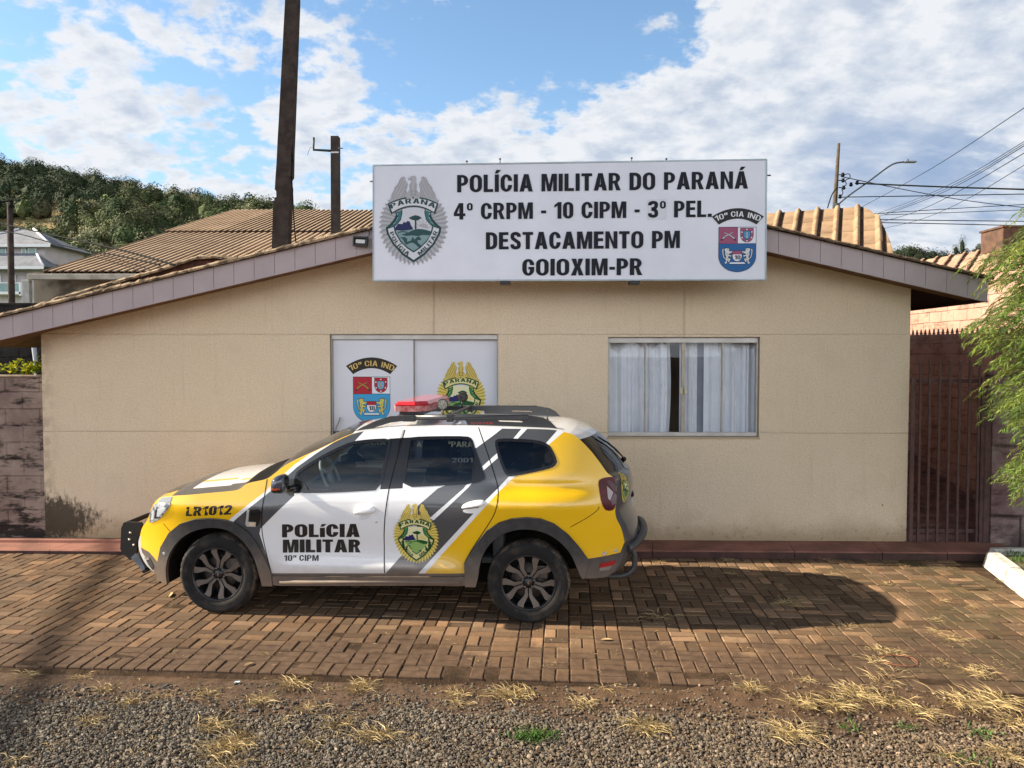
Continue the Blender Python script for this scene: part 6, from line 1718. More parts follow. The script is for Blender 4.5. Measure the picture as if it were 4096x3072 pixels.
bmx = bmesh.new(); bmx.from_mesh(bm_.data); bmesh.ops.recalc_face_normals(bmx, faces=bmx.faces); bmx.to_mesh(bm_.data); bmx.free()
bed2 = MB(); q = [c0 + Vector((.1, 0, .11)), c0 + d_ * 3.8 + Vector((.1, 0, .11)), c0 + d_ * 3.8 + Vector((4, 0, .11)), c0 + Vector((4, .1, .11))]
bed2.add(q, [(0, 1, 2, 3)]); tag(bed2.build('planting_bed', mat('bed_soil', (0.10, 0.075, 0.035), (0.13, 0.13, 0.04), scale=8, rough=0.95, bump=0.6, bscale=30)), kind='structure')

# ================================================================== PLANTS
def leaf_mesh(name, leaves, mats, cols=None, parent=None):
    """leaves: list of (base, tip, side vector, bend vector) -> narrow folded blades, four triangles each"""
    n = len(leaves); V = np.zeros((n, 6, 3), np.float32)
    L = np.array([[tuple(a), tuple(b), tuple(c), tuple(d_)] for a, b, c, d_ in leaves], np.float32)
    A, Bt, Sd, Bd = L[:, 0], L[:, 1], L[:, 2], L[:, 3]
    M_ = (A + Bt) / 2 + Bd
    V[:, 0] = A; V[:, 1] = M_ - Sd; V[:, 2] = M_ + Sd * 1; V[:, 3] = Bt; V[:, 4] = M_ + Bd * .3; V[:, 5] = A * .98 + Bt * .02
    b = (np.arange(n) * 6)[:, None]
    F_ = np.concatenate([b + np.array([[0, 4, 1]]), b + np.array([[0, 2, 4]]), b + np.array([[1, 4, 3]]), b + np.array([[4, 2, 3]])], 1).reshape(-1, 3)
    o = big_mesh(name, V.reshape(-1, 3), F_, mats, parent)
    if cols is not None: color_attr(o, np.repeat(np.asarray(cols), 4, axis=0))
    return o
def leafy(name, c, c2, trans=(0.10, 0.16, 0.02), w=0.35):
    m = mat(name, c, c2, scale=3, attr='tint', rough=0.55, spec=0.3)
    t = NT(m.node_tree); out = t.n['Material Output']; b = t.n['Principled BSDF']
    tr = t.new('ShaderNodeBsdfTranslucent'); a = t.new('ShaderNodeAttribute', attribute_name='tint')
    t.l.new(t.mix(1.0, a.outputs['Color'], trans, 'MULTIPLY'), tr.inputs[0])
    mx = t.new('ShaderNodeMixShader'); mx.inputs[0].default_value = w
    t.l.new(b.outputs[0], mx.inputs[1]); t.l.new(tr.outputs[0], mx.inputs[2]); t.l.new(mx.outputs[0], out.inputs[0]); return m
M_feather = leafy('feathery_leaf', (0.165, 0.235, 0.060), (0.110, 0.180, 0.042), (0.28, 0.37, 0.07), 0.36)
M_bark = mat('grey_bark', (0.12, 0.085, 0.06), (0.07, 0.05, 0.038), scale=12, rough=0.95, bump=0.8, bscale=30)
tr_ = empty('feathery_tree', (6.35, 7.45, 0.05), 0, 'bright green feathery tree hanging over the right edge of the frame', 'tree')
rt = random.Random(11)
cen = Vector((5.95, 7.25, 2.08)) - tr_.location
wood = MB(); wood.tube([(0, 0, 0), (-.05, .0, .7), (-.12, -.04, 1.3), (-.2, -.08, 2.1), (-.25, -.1, 2.8)], [.10, .085, .07, .05, .02], 10)
leaves = []; lcol = []
XLZ = [(.80, 4.80), (.92, 4.76), (1.30, 4.66), (1.65, 4.54), (2.0, 4.47), (2.27, 4.43), (2.53, 4.30), (2.75, 4.32), (3.0, 4.30), (3.18, 4.34), (3.49, 4.55), (3.75, 4.80)]
for k in range(1750):
    z = rt.uniform(.85, 3.75); yv = rt.gauss(0, .42)
    if abs(yv) > 1.0: continue
    x_l = float(np.interp(z, [q[0] for q in XLZ], [q[1] for q in XLZ])) + .47 + .45 * yv * yv + .10 * math.sin(9 * z + 1.0) + .07 * math.sin(5 * yv + 4 * z)
    x = x_l + min(1.7, rt.expovariate(2.2))
    st = Vector((x, 7.2 + yv, z)) - tr_.location
    d3 = Vector((-1.0 + .9 * min(1, (x - x_l)), yv * 1.2, .2 * (z - 2.0)))
    outw = Vector((d3.x, d3.y, 0)); outw = outw.normalized() if outw.length > .05 else Vector((1, 0, 0))
    ln = rt.uniform(.24, .44); P_ = []
    for j in range(9):
        s_ = j / 8; P_.append(st + outw * (ln * (s_ - .18 * s_ * s_)) + Vector((0, 0, .10 * s_ - .30 * s_ * s_)) * ln * 1.6 + Vector((rt.gauss(0, .006), rt.gauss(0, .006), 0)))
    wood.tube(P_, [.0035 - .0025 * j / 8 for j in range(9)], 4, 0, False)
    if k % 16 == 0: wood.tube([Vector((-.15, -.06, rt.uniform(.9, 2.3))), (st + Vector((-.15, -.06, 1.6))) / 2 + Vector((0, 0, .15)), st], [.022, .013, .004], 5, 0, False)
    base_c = rt.uniform(.40, 1.45); yel = rt.uniform(0.8, 1.25)
    for j in range(1, 9):
        for sg in (-1, 1):
          for rep in range(2):
            p = P_[j] + (P_[j] - P_[j-1]) * (.5 * rep - .25); ax = (P_[j] - P_[j-1]).normalized(); side = ax.cross(Vector((0, 0, 1))); side = side.normalized() if side.length > .1 else Vector((0, 1, 0))
            dr_ = (side * sg * rt.uniform(.6, 1.0) + ax * rt.uniform(.5, .9) + Vector((0, 0, rt.uniform(-.65, .15)))).normalized()
            le = rt.uniform(.045, .085)
            wv = dr_.cross(Vector((rt.uniform(-1, 1), rt.uniform(-1, 1), rt.uniform(.2, 1)))).normalized() * rt.uniform(.0033, .0058)
            leaves.append((p, p + dr_ * le, wv, Vector((0, 0, .006)))); q = base_c * rt.uniform(.8, 1.2); lcol.append((q * yel, q, q * .8))
wood.build('trunk', M_bark, tr_)
leaf_mesh('crown', leaves, M_feather, lcol, tr_)
# low plants on top of the left wall
M_broad = leafy('young_leaf', (0.30, 0.42, 0.05), (0.42, 0.40, 0.06), (0.40, 0.45, 0.04), 0.35)
def small_plant(loc, label, seed, h=.32, n=34, sp=.16):
    e = empty('leafy_plant', loc, 0, label, 'plant', 'plants behind the left wall'); r_ = random.Random(seed); lv = []; cl = []; st = MB()
    for k in range(7):
        a = r_.uniform(0, 6.28); tip = Vector((math.cos(a) * sp * r_.uniform(.3, 1), math.sin(a) * sp * .6, h * r_.uniform(.55, 1.0))); st.tube([(0, 0, 0), tip * .5 + Vector((0, 0, .05)), tip], [.005, .004, .002], 5)
        for j in range(n // 4):
            p = tip * r_.uniform(.35, 1.0); b_ = r_.uniform(0, 6.28); d3 = Vector((math.cos(b_), math.sin(b_), r_.uniform(-.1, .9))).normalized(); le = r_.uniform(.05, .10)
            lv.append((p, p + d3 * le, d3.cross(Vector((r_.uniform(-1, 1), .3, 1))).normalized() * le * .24, Vector((0, 0, .01)))); q = r_.uniform(.6, 1.2); cl.append((q * r_.uniform(.8, 1.3), q, q * .7))
    st.build('stem', M_bark, e); leaf_mesh('foliage', lv, M_broad, cl, e)
ground_back = zL - .02
for (u, lab, sd, h) in ((20, 'small yellow-green plant leaning at the left edge behind the stained wall', 3, .22), (47, 'low yellowish plant behind the stained wall, between two others', 4, .17), (66, 'upright bright plant behind the stained wall near the downpipe', 5, .26), (84, 'bushy yellow-green plant against the corner of the station', 6, .27)):
    p = at_depth(S(u, 815), 9.5); small_plant((p.x, p.y, zL - .03), lab, sd, h)
m = MB(); m.bevbox((-13, 9.25, 0), (-5.55, 11.9, zL - .03), .02)
tag(m.build('terrace', mat('dark_terrace_soil', (0.05, 0.04, 0.025), (0.03, 0.03, 0.02), scale=6, rough=0.95)), kind='structure')

# ================================================================== NEIGHBOURING ROOFS AND HOUSES
M_fibre = mat('brown_fibre_cement', (0.42, 0.30, 0.195), (0.32, 0.22, 0.14), scale=1.2, detail=6, rough=0.9, spec=0.2, bump=0.1, bscale=30)
M_fibre_d = mat('shaded_fibre_valley', (0.085, 0.055, 0.036), (0.050, 0.034, 0.024), scale=1.5, detail=6, rough=0.95, spec=0.1)  # valley colour darkened to deepen the shade between crests
M_conc = mat('stained_concrete', (0.33, 0.28, 0.20), (0.12, 0.10, 0.075), scale=2.5, detail=7, lo=0.40, hi=0.62, rough=0.95, spec=0.15, bump=0.3, bscale=25)
nb = empty('neighbour_house', (-9.6, 16.2, 0), 0, 'neighbouring house with a broad brown corrugated roof behind the station', 'house')
ez = at_depth(S(100, 586), 16.0).z; rp = at_depth(S(500, 457), 27.0)
slope = (rp.z - ez) / 11.0
ox, oy = nb.location.x, nb.location.y
def corr(x0, x1, ya, yb, za, name, lift=0.0, step=.0):
    per = .165; ns = int((x1 - x0) / per * 14); xs_ = np.linspace(x0, x1, ns); hgt = .030 * np.clip(2.4 * np.sin(2 * np.pi * xs_ / per), -1, 1)
    V = []; 
    for (yy) in (ya, yb):
        zz = za + slope * (yy - 16.0); V.append(np.c_[xs_ - ox, np.full(ns, yy - oy), zz + hgt + lift])
    for (yy) in (yb, ya):
        zz = za + slope * (yy - 16.0); V.append(np.c_[xs_ - ox, np.full(ns, yy - oy), zz + hgt + lift - .016])
    V = np.concatenate(V); F_ = []
    for a, b in ((0, 1), (2, 3), (3, 0), (1, 2)):
        for i in range(ns - 1): F_.append((a*ns + i, a*ns + i + 1, b*ns + i + 1, b*ns + i))
    hm = np.concatenate([hgt] * 4); F_ = np.array(F_); in_valley = (hm[F_].mean(1) < .012).astype(int)
    return big_mesh(name, V, F_, [M_fibre, M_fibre_d], nb, False, in_valley)
xl_ = at_depth(S(98, 586), 16.0).x; xl2 = rp.x
yj = 16.0 + 5.6
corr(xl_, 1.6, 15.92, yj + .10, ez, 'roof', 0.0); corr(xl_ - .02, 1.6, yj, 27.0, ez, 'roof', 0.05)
xw_ = at_depth(S(72, 620), 16.35).x
m.bevbox((xw_ - ox, 16.35 - oy, 0), (1.5 - ox, 16.6 - oy, ez + .02), .01); m.bevbox((xw_ - ox, 16.6 - oy, 0), (xw_ + .2 - ox, 26.8 - oy, ez + .02), .01)
m.build('wall', M_conc, nb)
m = MB(); m.add([(xl_ + .45 - ox, 16.4 - oy, ez - .02), (xl_ + .45 - ox, 27.0 - oy, ez - .02), (xl_ + .45 - ox, 27.0 - oy, ez + slope * 10.9)], [(0, 1, 2)]); m.build('gable_wall', M_conc, nb)
gz = ez - .06
m = MB(); m.bevbox((xl_ - .25 - ox, 15.80 - oy, gz - .13), (1.5 - ox, 15.95 - oy, gz - .01), .012); m.build('gutter', mat('zinc_gutter', (0.44, 0.40, 0.32), (0.30, 0.27, 0.21), scale=4, rough=0.6, metal=0.2), nb)
a = at_depth(S(59, 606), 15.9); b = at_depth(S(64, 668), 15.9)
m = MB(); m.bevbox((a.x - .07 - ox, 15.82 - oy, 0), (a.x + .08 - ox, 15.93 - oy, gz - .135), .01); m.build('down_pipe', mat('pale_down_pipe', (0.50, 0.50, 0.45), (0.36, 0.35, 0.30), scale=5, rough=0.6), nb)
# brick lean-to with a tiled verge, just behind the station's own roof
M_brick = mat('dark_red_brickwork', (0.105, 0.045, 0.032), (0.055, 0.028, 0.023), scale=10, detail=6, rough=0.95, spec=0.1, bump=0.6, bscale=30)
YS = 13.5
lt = empty('brick_shed', at_depth(S(430, 600), YS) * 1.0, 0, 'low red brick shed with a weathered tile edge between the corrugated roof and the station', 'shed'); lt.location.z = 0
topl = [S(118, 647), S(200, 623), S(281, 600), S(366, 576), S(425, 555), S(469, 552), S(509, 558), S(560, 575), S(610, 592)]
tp = [at_depth(p, YS) for p in topl]
m = MB()
n = len(tp); fr_ = [(p.x - lt.location.x, YS - lt.location.y, p.z - .05) for p in tp]; bt = [(p.x - lt.location.x, YS - lt.location.y, 0) for p in tp]
m.add(fr_ + bt, [(n + i, n + i + 1, i + 1, i) for i in range(n - 1)]); m.add([(x, y + .15, z) for x, y, z in fr_ + bt], [(i, i + 1, n + i + 1, n + i) for i in range(n - 1)])
m.build('wall', M_brick, lt)
m = MB(); vs = []
q = resample([(p.x, p.z) for p in tp], .06, False)
for x, z in q:
    j1, j2 = rt.gauss(0, .006), rt.gauss(0, .006)
    vs += [(x - lt.location.x, YS - .09 - lt.location.y + j1, z - .055), (x - lt.location.x, YS - .11 - lt.location.y, z - .02 + j2), (x - lt.location.x, YS - .07 - lt.location.y, z + .012 + j1), (x - lt.location.x, YS + 1.6 - lt.location.y, z + .01)]
fs = []
for i in range(len(q) - 1):
    for j in range(3): a = i * 4 + j; fs.append((a, a + 4, a + 5, a + 1))
m.add(vs, fs); m.build('roof', M_tile_old, lt)

# concrete-tiled house behind the right half of the station
M_ctile = mat('pale_concrete_tile', (0.34, 0.232, 0.142), (0.25, 0.165, 0.100), scale=3.0, detail=7, lo=0.40, hi=0.68, rough=0.92, spec=0.15, bump=0.35, bscale=30, bdist=0.01)
def tile_roof(name, label, org, rdir, fdir, slope_, edge_fn, a0, a1, bmax, per, row, mt, wall_to=0.0, wall_mat=None, amp=.05):
    e = empty(name, (org.x, org.y, 0), 0, label, 'house'); org0 = Vector((0, 0, org.z)); V = []; F_ = []; rib_shade = []
    na = int((a1 - a0) / per * 22); As = np.linspace(a0, a1, na)
    fall = (Vector((fdir[0], fdir[1], 0)).normalized() - Vector((0, 0, slope_))).normalized(); rd = Vector((rdir[0], rdir[1], 0)).normalized(); nn = rd.cross(fall); nn = nn if nn.z > 0 else -nn
    nr = int(bmax / row) + 1; rs = random.Random(5)
    for j in range(nr):
        shift = rs.uniform(-.008, .008)
        for i in range(na - 1):
            quad_ = []
            for a in (As[i], As[i+1]):
                bs = max(edge_fn(a), j * row); be = (j + 1) * row + .05
                fr = ((a + shift) / per) % 1.0
                h = amp * (math.sin(math.pi * (fr - .68) / .32) ** .75 if fr > .68 else .04 * math.sin(math.pi * fr / .68))
                quad_.append((bs, be, h, a))
            if quad_[0][0] >= (j + 1) * row and quad_[1][0] >= (j + 1) * row: continue
            b = len(V)
            for bs, be, h, a in quad_:
                bs = min(bs, be)
                for bb, lf_ in ((bs, -.006 + .022 * 0), (be, .026), (be, .0)):
                    V.append(tuple(org0 + rd * a + fall * bb + nn * (h + (lf_ if bb > bs else .004))))
            F_ += [(b, b + 1, b + 4, b + 3), (b + 1, b + 2, b + 5, b + 4)]
            fr = (((As[i] + As[i+1]) / 2 + shift) / per) % 1.0; rib_shade.append(1 if fr < .15 or fr > .95 else 0); rib_shade.append(rib_shade[-1])  # strip beside each roll painted dark as the roll's shadow
    big_mesh('roof', np.array(V), np.array(F_), [mt, mat('tile_rib_shade', (0.070, 0.042, 0.028), (0.045, 0.030, 0.022), scale=4, rough=0.95, spec=0.1)], e, True, rib_shade)
    m = MB(); dn = Vector((0, 0, -.07))
    pts = [org0 + rd * a0 + fall * edge_fn(a0) + dn, org0 + rd * a1 + fall * min(edge_fn(a1), bmax) + dn, org0 + rd * a1 + fall * bmax + dn, org0 + rd * a0 + fall * bmax + dn]
    low = [Vector((p.x, p.y, 0)) for p in pts]
    back = [org0 + rd * (a0) - Vector((fall.x, fall.y, 0)) * 4 + Vector((0, 0, -.6)), org0 + rd * (a1) - Vector((fall.x, fall.y, 0)) * 4 + Vector((0, 0, -1.6))]
    m.add([pts[3], pts[2], low[2], low[3]], [(0, 1, 2, 3)]); m.add([pts[2], pts[1], low[1], low[2]], [(0, 1, 2, 3)]); m.add([pts[0], pts[3], low[3], low[0]], [(0, 1, 2, 3)])
    m.add([pts[1], pts[0], low[0], low[1]], [(0, 1, 2, 3)])
    m.build('wall', wall_mat or M_conc, e); return e
og = at_depth(S(1860, 447), 15.4)
ang = R(24); rd_ = (math.cos(ang), -math.sin(ang)); fd_ = (-math.sin(ang), -math.cos(ang)); slp = .60
def on_roof(p):                                   # pixel -> (a, b) on the roof plane
    fall = (Vector((fd_[0], fd_[1], 0)) - Vector((0, 0, slp))).normalized(); rd3 = Vector((rd_[0], rd_[1], 0)); nn = rd3.cross(fall)
    r_ = ray(*p); t = (og - EYE).dot(nn) / r_.dot(nn); q = EYE + r_ * t - og; return q.dot(rd3), q.dot(fall)
eb_ = [on_roof(S(*p)) for p in ((1862, 447), (1880, 455), (1895, 468), (1908, 488), (1920, 515), (1930, 545), (1936, 570))]
def edge(a):
    if a <= eb_[0][0]: return 0.0
    for (a0, b0), (a1, b1) in zip(eb_, eb_[1:]):
        if a0 <= a <= a1: return max(0, b0 + (b1 - b0) * (a - a0) / max(1e-6, a1 - a0))
    return eb_[-1][1] + (a - eb_[-1][0]) * 3
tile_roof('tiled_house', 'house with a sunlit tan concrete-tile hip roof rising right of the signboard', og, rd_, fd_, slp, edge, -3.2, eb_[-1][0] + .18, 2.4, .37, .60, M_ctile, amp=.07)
# pale clay roof and brown chimney stack at the far right
og = at_depth(S(2250, 522), 13.0); o2 = at_depth(S(1990, 572), 14.2); rr_ = (og - o2); rr_ = (rr_.x, rr_.y); L_ = math.hypot(*rr_); zdrop = og.z - o2.z
M_clay = mat('pale_clay_tile', (0.46, 0.30, 0.21), (0.34, 0.21, 0.145), scale=5, detail=6, rough=0.92, spec=0.15, bump=0.3, bscale=30)
og2 = o2.copy()
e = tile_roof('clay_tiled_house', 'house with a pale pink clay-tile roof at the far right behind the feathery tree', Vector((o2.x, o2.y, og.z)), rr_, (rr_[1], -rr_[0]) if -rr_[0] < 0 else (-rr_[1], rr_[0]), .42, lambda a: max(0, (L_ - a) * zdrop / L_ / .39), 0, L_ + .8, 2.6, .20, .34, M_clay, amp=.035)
a = at_depth(S(2167, 492), 12.6); b = at_depth(S(2230, 600), 12.6)
m = MB(); m.bevbox((a.x - e.location.x, 12.6 - e.location.y, 2.4), (a.x + .75 - e.location.x, 13.2 - e.location.y, a.z), .015); m.bevbox((a.x - .02 - e.location.x, 12.58 - e.location.y, a.z + .003), (a.x + .77 - e.location.x, 13.22 - e.location.y, a.z + .04), .008)
m.build('chimney', mat('brown_chimney', (0.12, 0.060, 0.035), (0.06, 0.035, 0.025), scale=8, rough=0.9), e)

# two-storey white house far left
YH = 100.0
hs = empty('white_house', (at_depth(S(40, 600), YH).x, YH, 0), 0, 'distant two-storey white house with grey hip roofs and green-tinted windows at the left edge', 'house')
def hx(u): return at_depth(S(u, 600), YH).x - hs.location.x
def hz(v): return at_depth(S(50, v), YH).z
M_wh = mat('white_house_wall', (0.50, 0.46, 0.46), (0.43, 0.40, 0.40), scale=.5, rough=0.9); M_slate = mat('slate_tile', (0.20, 0.21, 0.24), (0.14, 0.15, 0.17), scale=1.2, rough=0.9); M_trim = mat('white_trim', (0.80, 0.80, 0.80), rough=0.7)
C3 = lambda x, y: (x / 2.592 * 2212 / 4096, (780 + y / 2.592) * 2212 / 4096)
m = MB(); u1 = C3(470, 500)[0]
m.bevbox((hx(-60), 0, hz(C3(0, 690)[1]) - .1), (hx(u1), 9, hz(C3(0, 500)[1]) + .3), .05); m.bevbox((hx(-60), -.6, -1), (hx(u1 + 2), 9, hz(C3(0, 760)[1])), .05)
m.build('wall', M_wh, hs)
def hip(u0, u1, zv, rise, y0, y1):
    x0, x1 = hx(u0), hx(u1); z = hz(zv); ym = (y0 + y1) / 2; d_ = (y1 - y0) / 2
    mm = MB(); mm.add([(x0, y0, z), (x1, y0, z), (x1, y1, z), (x0, y1, z), (x0 + d_, ym, z + rise), (x1 - d_, ym, z + rise)], [(0, 1, 5, 4), (1, 2, 5), (2, 3, 4, 5), (3, 0, 4), (3, 2, 1, 0)], 0); mm.bevbox((x0 - .03, y0 - .10, z - .38), (x1 + .05, y0 - .02, z - .02), .02, 1)
    for a, b in (((x1, y0, z), (x1 - d_, ym, z + rise)), ((x0, y0, z), (x0 + d_, ym, z + rise))): mm.tube([Vector(a) + Vector((0, -.05, .05)), Vector(b) + Vector((0, -.05, .1))], .14, 6, 1)
    mm.build('roof', [M_slate, M_trim], hs)
hip(-90, C3(575, 0)[0], C3(0, 520)[1], 2.7, -1.0, 9.6); hip(-90, C3(600, 0)[0], C3(0, 765)[1], 1.9, -3.0, 1.5)
M_hg = mat('green_tinted_glazing', (0.05, 0.16, 0.14), (0.10, 0.26, 0.23), scale=1.2, rough=0.1, spec=0.7)
def hwin(x0, y0, x1, y1, dep=-.08, mt=None):
    a = C3(x0, y0); b = C3(x1, y1); mm = MB(); mm.bevbox((hx(a[0]) - .12, dep - .06, hz(b[1]) - .12), (hx(b[0]) + .12, dep + .02, hz(a[1]) + .12), .03, 0); w_ = mm.build('window', M_trim, hs)
    mm = MB(); mm.bevbox((hx(a[0]), dep - .09, hz(b[1])), (hx(b[0]), dep - .065, hz(a[1])), .01); mm.build('pane', mt or M_hg, w_)
hwin(5, 555, 68, 645); hwin(245, 555, 275, 605); hwin(310, 560, 380, 655)
hwin(148, 840, 190, 895, -.70, mat('dark_pane', (0.03, 0.05, 0.06), rough=0.1)); hwin(20, 845, 40, 930, -.70, mat('dark_pane', (0.03, 0.05, 0.06)))
mm = MB(); a = C3(-40, 1018); b = C3(345, 1045); mm.bevbox((hx(a[0]), -2.6, hz(b[1])), (hx(b[0]), -.62, hz(a[1])), .03)
for u in (20, 232, 335): q = C3(u, 0)[0]; mm.bevbox((hx(q) - .12, -2.6, hz(C3(0, 1060)[1])), (hx(q) + .12, -2.4, hz(C3(0, 925)[1])), .02)
mm.bevbox((hx(a[0]), -2.58, hz(C3(0, 935)[1])), (hx(b[0]), -2.46, hz(C3(0, 925)[1])), .02); bal = mm.build('balcony', M_trim, hs)
mm = MB()
for u0, u1 in ((-30, 12), (28, 224), (240, 328)): mm.box((hx(C3(u0, 0)[0]), -2.54, hz(C3(0, 1015)[1])), (hx(C3(u1, 0)[0]), -2.50, hz(C3(0, 938)[1])))
mm.build('balcony_glass', M_hg, bal)

# ================================================================== POLES, LAMP, WIRES
M_pole = mat('dark_weathered_pole', (0.060, 0.047, 0.040), (0.034, 0.027, 0.024), scale=5, detail=6, rough=0.95, spec=0.15, bump=0.5, bscale=20, bdist=0.01)
M_pole2 = mat('dark_concrete_pole', (0.075, 0.065, 0.058), (0.045, 0.038, 0.034), scale=4, detail=6, rough=0.95, spec=0.15, bump=0.4, bscale=24)
M_wire = mat('black_wire', (0.012, 0.014, 0.013), rough=0.8, spec=0.05)
def at3(p, Y): return at_depth(p, Y)
# big pole: an old squared pole with chipped edges
YB = 13.0
Q4 = lambda x, y: (1040 + x / 3.2526, 500 + y / 3.2526)
left = [Q4(150, 1640), Q4(160, 1350), Q4(172, 1000), Q4(185, 985), Q4(190, 945), Q4(213, 935), Q4(210, 860), Q4(192, 838), Q4(200, 700), Q4(215, 480), Q4(228, 200), Q4(240, 0), (1140, 0), (1148, -300)]
right = [Q4(360, 1600), Q4(366, 1350), Q4(380, 1000), Q4(386, 800), Q4(374, 740), Q4(376, 690), Q4(398, 655), Q4(400, 560), Q4(405, 300), Q4(414, 100), Q4(418, 0), (1187, 0), (1190, -300)]
pb_ = at3((1118, 1000), YB); bp_ = empty('utility_pole', (pb_.x, YB, 0), 0, 'tall thick dark utility pole with chipped edges rising behind the left slope of the roof', 'pole')
pl = [at3(p, YB) for p in left]; pr = [at3(p, YB) for p in right]
poly = [(p.x - pb_.x, p.z) for p in pr] + [(p.x - pb_.x, p.z) for p in pl[::-1]] + [(pl[0].x - pb_.x - .01, 0), (pr[0].x - pb_.x + .01, 0)]
m = MB(); m.prism(ccw(poly), lambda a, b: (a, 0, b), lambda a, b: (a, .22, b)); m.build('shaft', M_pole, bp_)
m = MB(); wp = [Q4(418, 100), Q4(412, 250), Q4(420, 400), Q4(424, 460), Q4(412, 560), Q4(415, 720), Q4(428, 950), Q4(436, 1150), Q4(452, 1380), Q4(466, 1520), Q4(480, 1580)]
m.tube([at3(p, YB + .05) - Vector((pb_.x, YB, 0)) for p in chaikin(wp, 2, False)], .010, 6)
for p in (Q4(418, 400), Q4(424, 460), Q4(372, 440)): m.lathe([(0, -.02), (.02, -.012), (.02, .012), (0, .02)], 8, 'z', at3(p, YB + .02) - Vector((pb_.x, YB, 0)))
m.build('ground_cable', M_wire, bp_)
# slimmer pole with an L bracket
YP = 13.6
a, b, c, d2 = at3(Q4(918, 140), YP), at3(Q4(1018, 142), YP), at3(Q4(905, 1420), YP), at3(Q4(1012, 1420), YP)
xo = (c.x + d2.x) / 2; sp_ = empty('bracket_pole', (xo, YP, 0), 0, 'short square dark pole with a thin L-shaped bracket beside the signboard', 'pole')
m = MB(); wt_, wb_ = (b.x - a.x) / 2, (d2.x - c.x) / 2; xt = (a.x + b.x) / 2 - xo
m.add([(-wb_, 0, 0), (wb_, 0, 0), (wb_, .16, 0), (-wb_, .16, 0), (xt - wt_, 0, a.z), (xt + wt_, 0, a.z), (xt + wt_, .16, a.z), (xt - wt_, .16, a.z)], [(0, 1, 5, 4), (1, 2, 6, 5), (2, 3, 7, 6), (3, 0, 4, 7), (4, 5, 6, 7)]); m.build('shaft', M_pole2, sp_)
lc = lambda p, dy=-.01: at3(p, YP) - Vector((xo, YP - dy, 0))
m = MB(); m.tube([lc(Q4(920, 338)), lc(Q4(700, 325)), lc(Q4(700, 165))], .022, 6); m.tube([lc(Q4(1018, 305)), lc(Q4(1082, 306))], .008, 6); m.tube([lc(Q4(690, 300)), lc(Q4(655, 295)), lc(Q4(636, 340)), lc(Q4(620, 390))], .004, 5); m.build('bracket', mat('green_black_steel', (0.02, 0.028, 0.022), rough=0.6), sp_)
m = MB(); m.box((xt - wt_ - .004, -.006, a.z - .30), (xt + wt_ + .004, .0, a.z - .275)); m.build('strap', PS, sp_)
# left pole with insulators
YL = 24.0
C3s = lambda x, y: (x / 2.592, 780 + y / 2.592)
tp_ = at3(C3s(103, 65), YL); bt_ = at3(C3s(116, 1200), YL); lp_ = empty('utility_pole', (bt_.x, YL, 0), 0, 'thin dark utility pole with insulators near the left edge before the white house', 'pole')
m = MB(); dxp = tp_.x - bt_.x; m.tube([(0, 0, 0), (dxp, 0, tp_.z)], [.112, .085], 10); m.build('shaft', M_pole, lp_)
m = MB(); lz = lambda x, y: at3(C3s(x, y), YL) - Vector((bt_.x, YL + .2, 0))
m.tube([lz(0, 92), lz(50, 88), lz(103, 78), lz(160, 72), lz(178, 90)], .035, 6); 
for q in ((40, 100), (160, 115), (10, 100)): p = lz(*q); m.lathe([(0, .10), (.07, .08), (.05, .02), (.09, -.02), (.05, -.09), (0, -.10)], 8, 'z', p)
m.build('cross_arm', M_wire, lp_)
# right pole, street lamp
YR = 45.0
C9 = lambda x, y: (3000 + x / 2.0182, 400 + y / 2.0182)
a, c = at3(C9(717, 350), YR), at3(C9(684, 870), YR)
rp_ = empty('utility_pole', (c.x - .1, YR, 0), 0, 'slim brown utility pole with a row of insulators behind the tan tiled roof', 'pole')
m = MB(); m.tube([(0, 0, 0), (c.x - rp_.location.x, 0, c.z), (a.x - rp_.location.x, 0, a.z)], [.15, .13, .078], 10); m.build('shaft', mat('brown_pole', (0.085, 0.060, 0.035), (0.05, 0.036, 0.022), scale=3, rough=0.9), rp_)
m = MB(); l9 = lambda x, y, dy=-.25: at3(C9(x, y), YR) - Vector((rp_.location.x, YR - dy, 0))
for q in ((735, 612), (737, 657), (742, 715), (712, 787), (850, 676), (800, 690)):
    m.lathe([(0, .13), (.10, .10), (.06, .03), (.12, -.03), (.06, -.11), (0, -.13)], 8, 'z', l9(*q))
for q in ((690, 612), (690, 657), (690, 715)): m.tube([l9(q[0] + 10, q[1]), l9(738, q[1])], .03, 5)
m.tube(chaikin([l9(740, 612), l9(790, 600), l9(795, 640), l9(745, 657), l9(770, 690), l9(720, 720), l9(740, 760), l9(712, 790)], 2, False), .025, 5); m.tube(chaikin([l9(690, 715), l9(650, 760), l9(620, 850), l9(612, 880)], 2, False), .035, 5)
m.build('insulator_rack', M_wire, rp_)
ar = [C9(705, 850), C9(800, 768), C9(950, 665), C9(1060, 580), C9(1130, 530), C9(1175, 508), C9(1245, 500)]
pp = [at3(p, YR - .4) for p in ar]; sl_ = empty('street_lamp', (pp[0].x, YR - .4, pp[0].z), 0, 'grey street lamp on a long bent arm leaning right from the brown pole', 'street lamp'); loc0 = Vector(sl_.location)
m = MB(); m.tube([p - loc0 for p in chaikin([tuple(q) for q in pp], 2, False) for p in [Vector(p)]], .045, 8); m.bevbox((-.12, -.12, -.12), (.12, .3, .12), .03); m.build('arm', mat('grey_lamp_arm', (0.05, 0.065, 0.075), rough=0.5, metal=0.3), sl_)
h = at3(C9(1275, 500), YR - .4) - loc0
m = MB(); m.bevbox((h.x - .22, -.13, h.z - .05), (h.x + .45, .13, h.z + .04), .03); m.build('lamp_head', mat('grey_lamp_head', (0.16, 0.165, 0.17), rough=0.4), sl_)
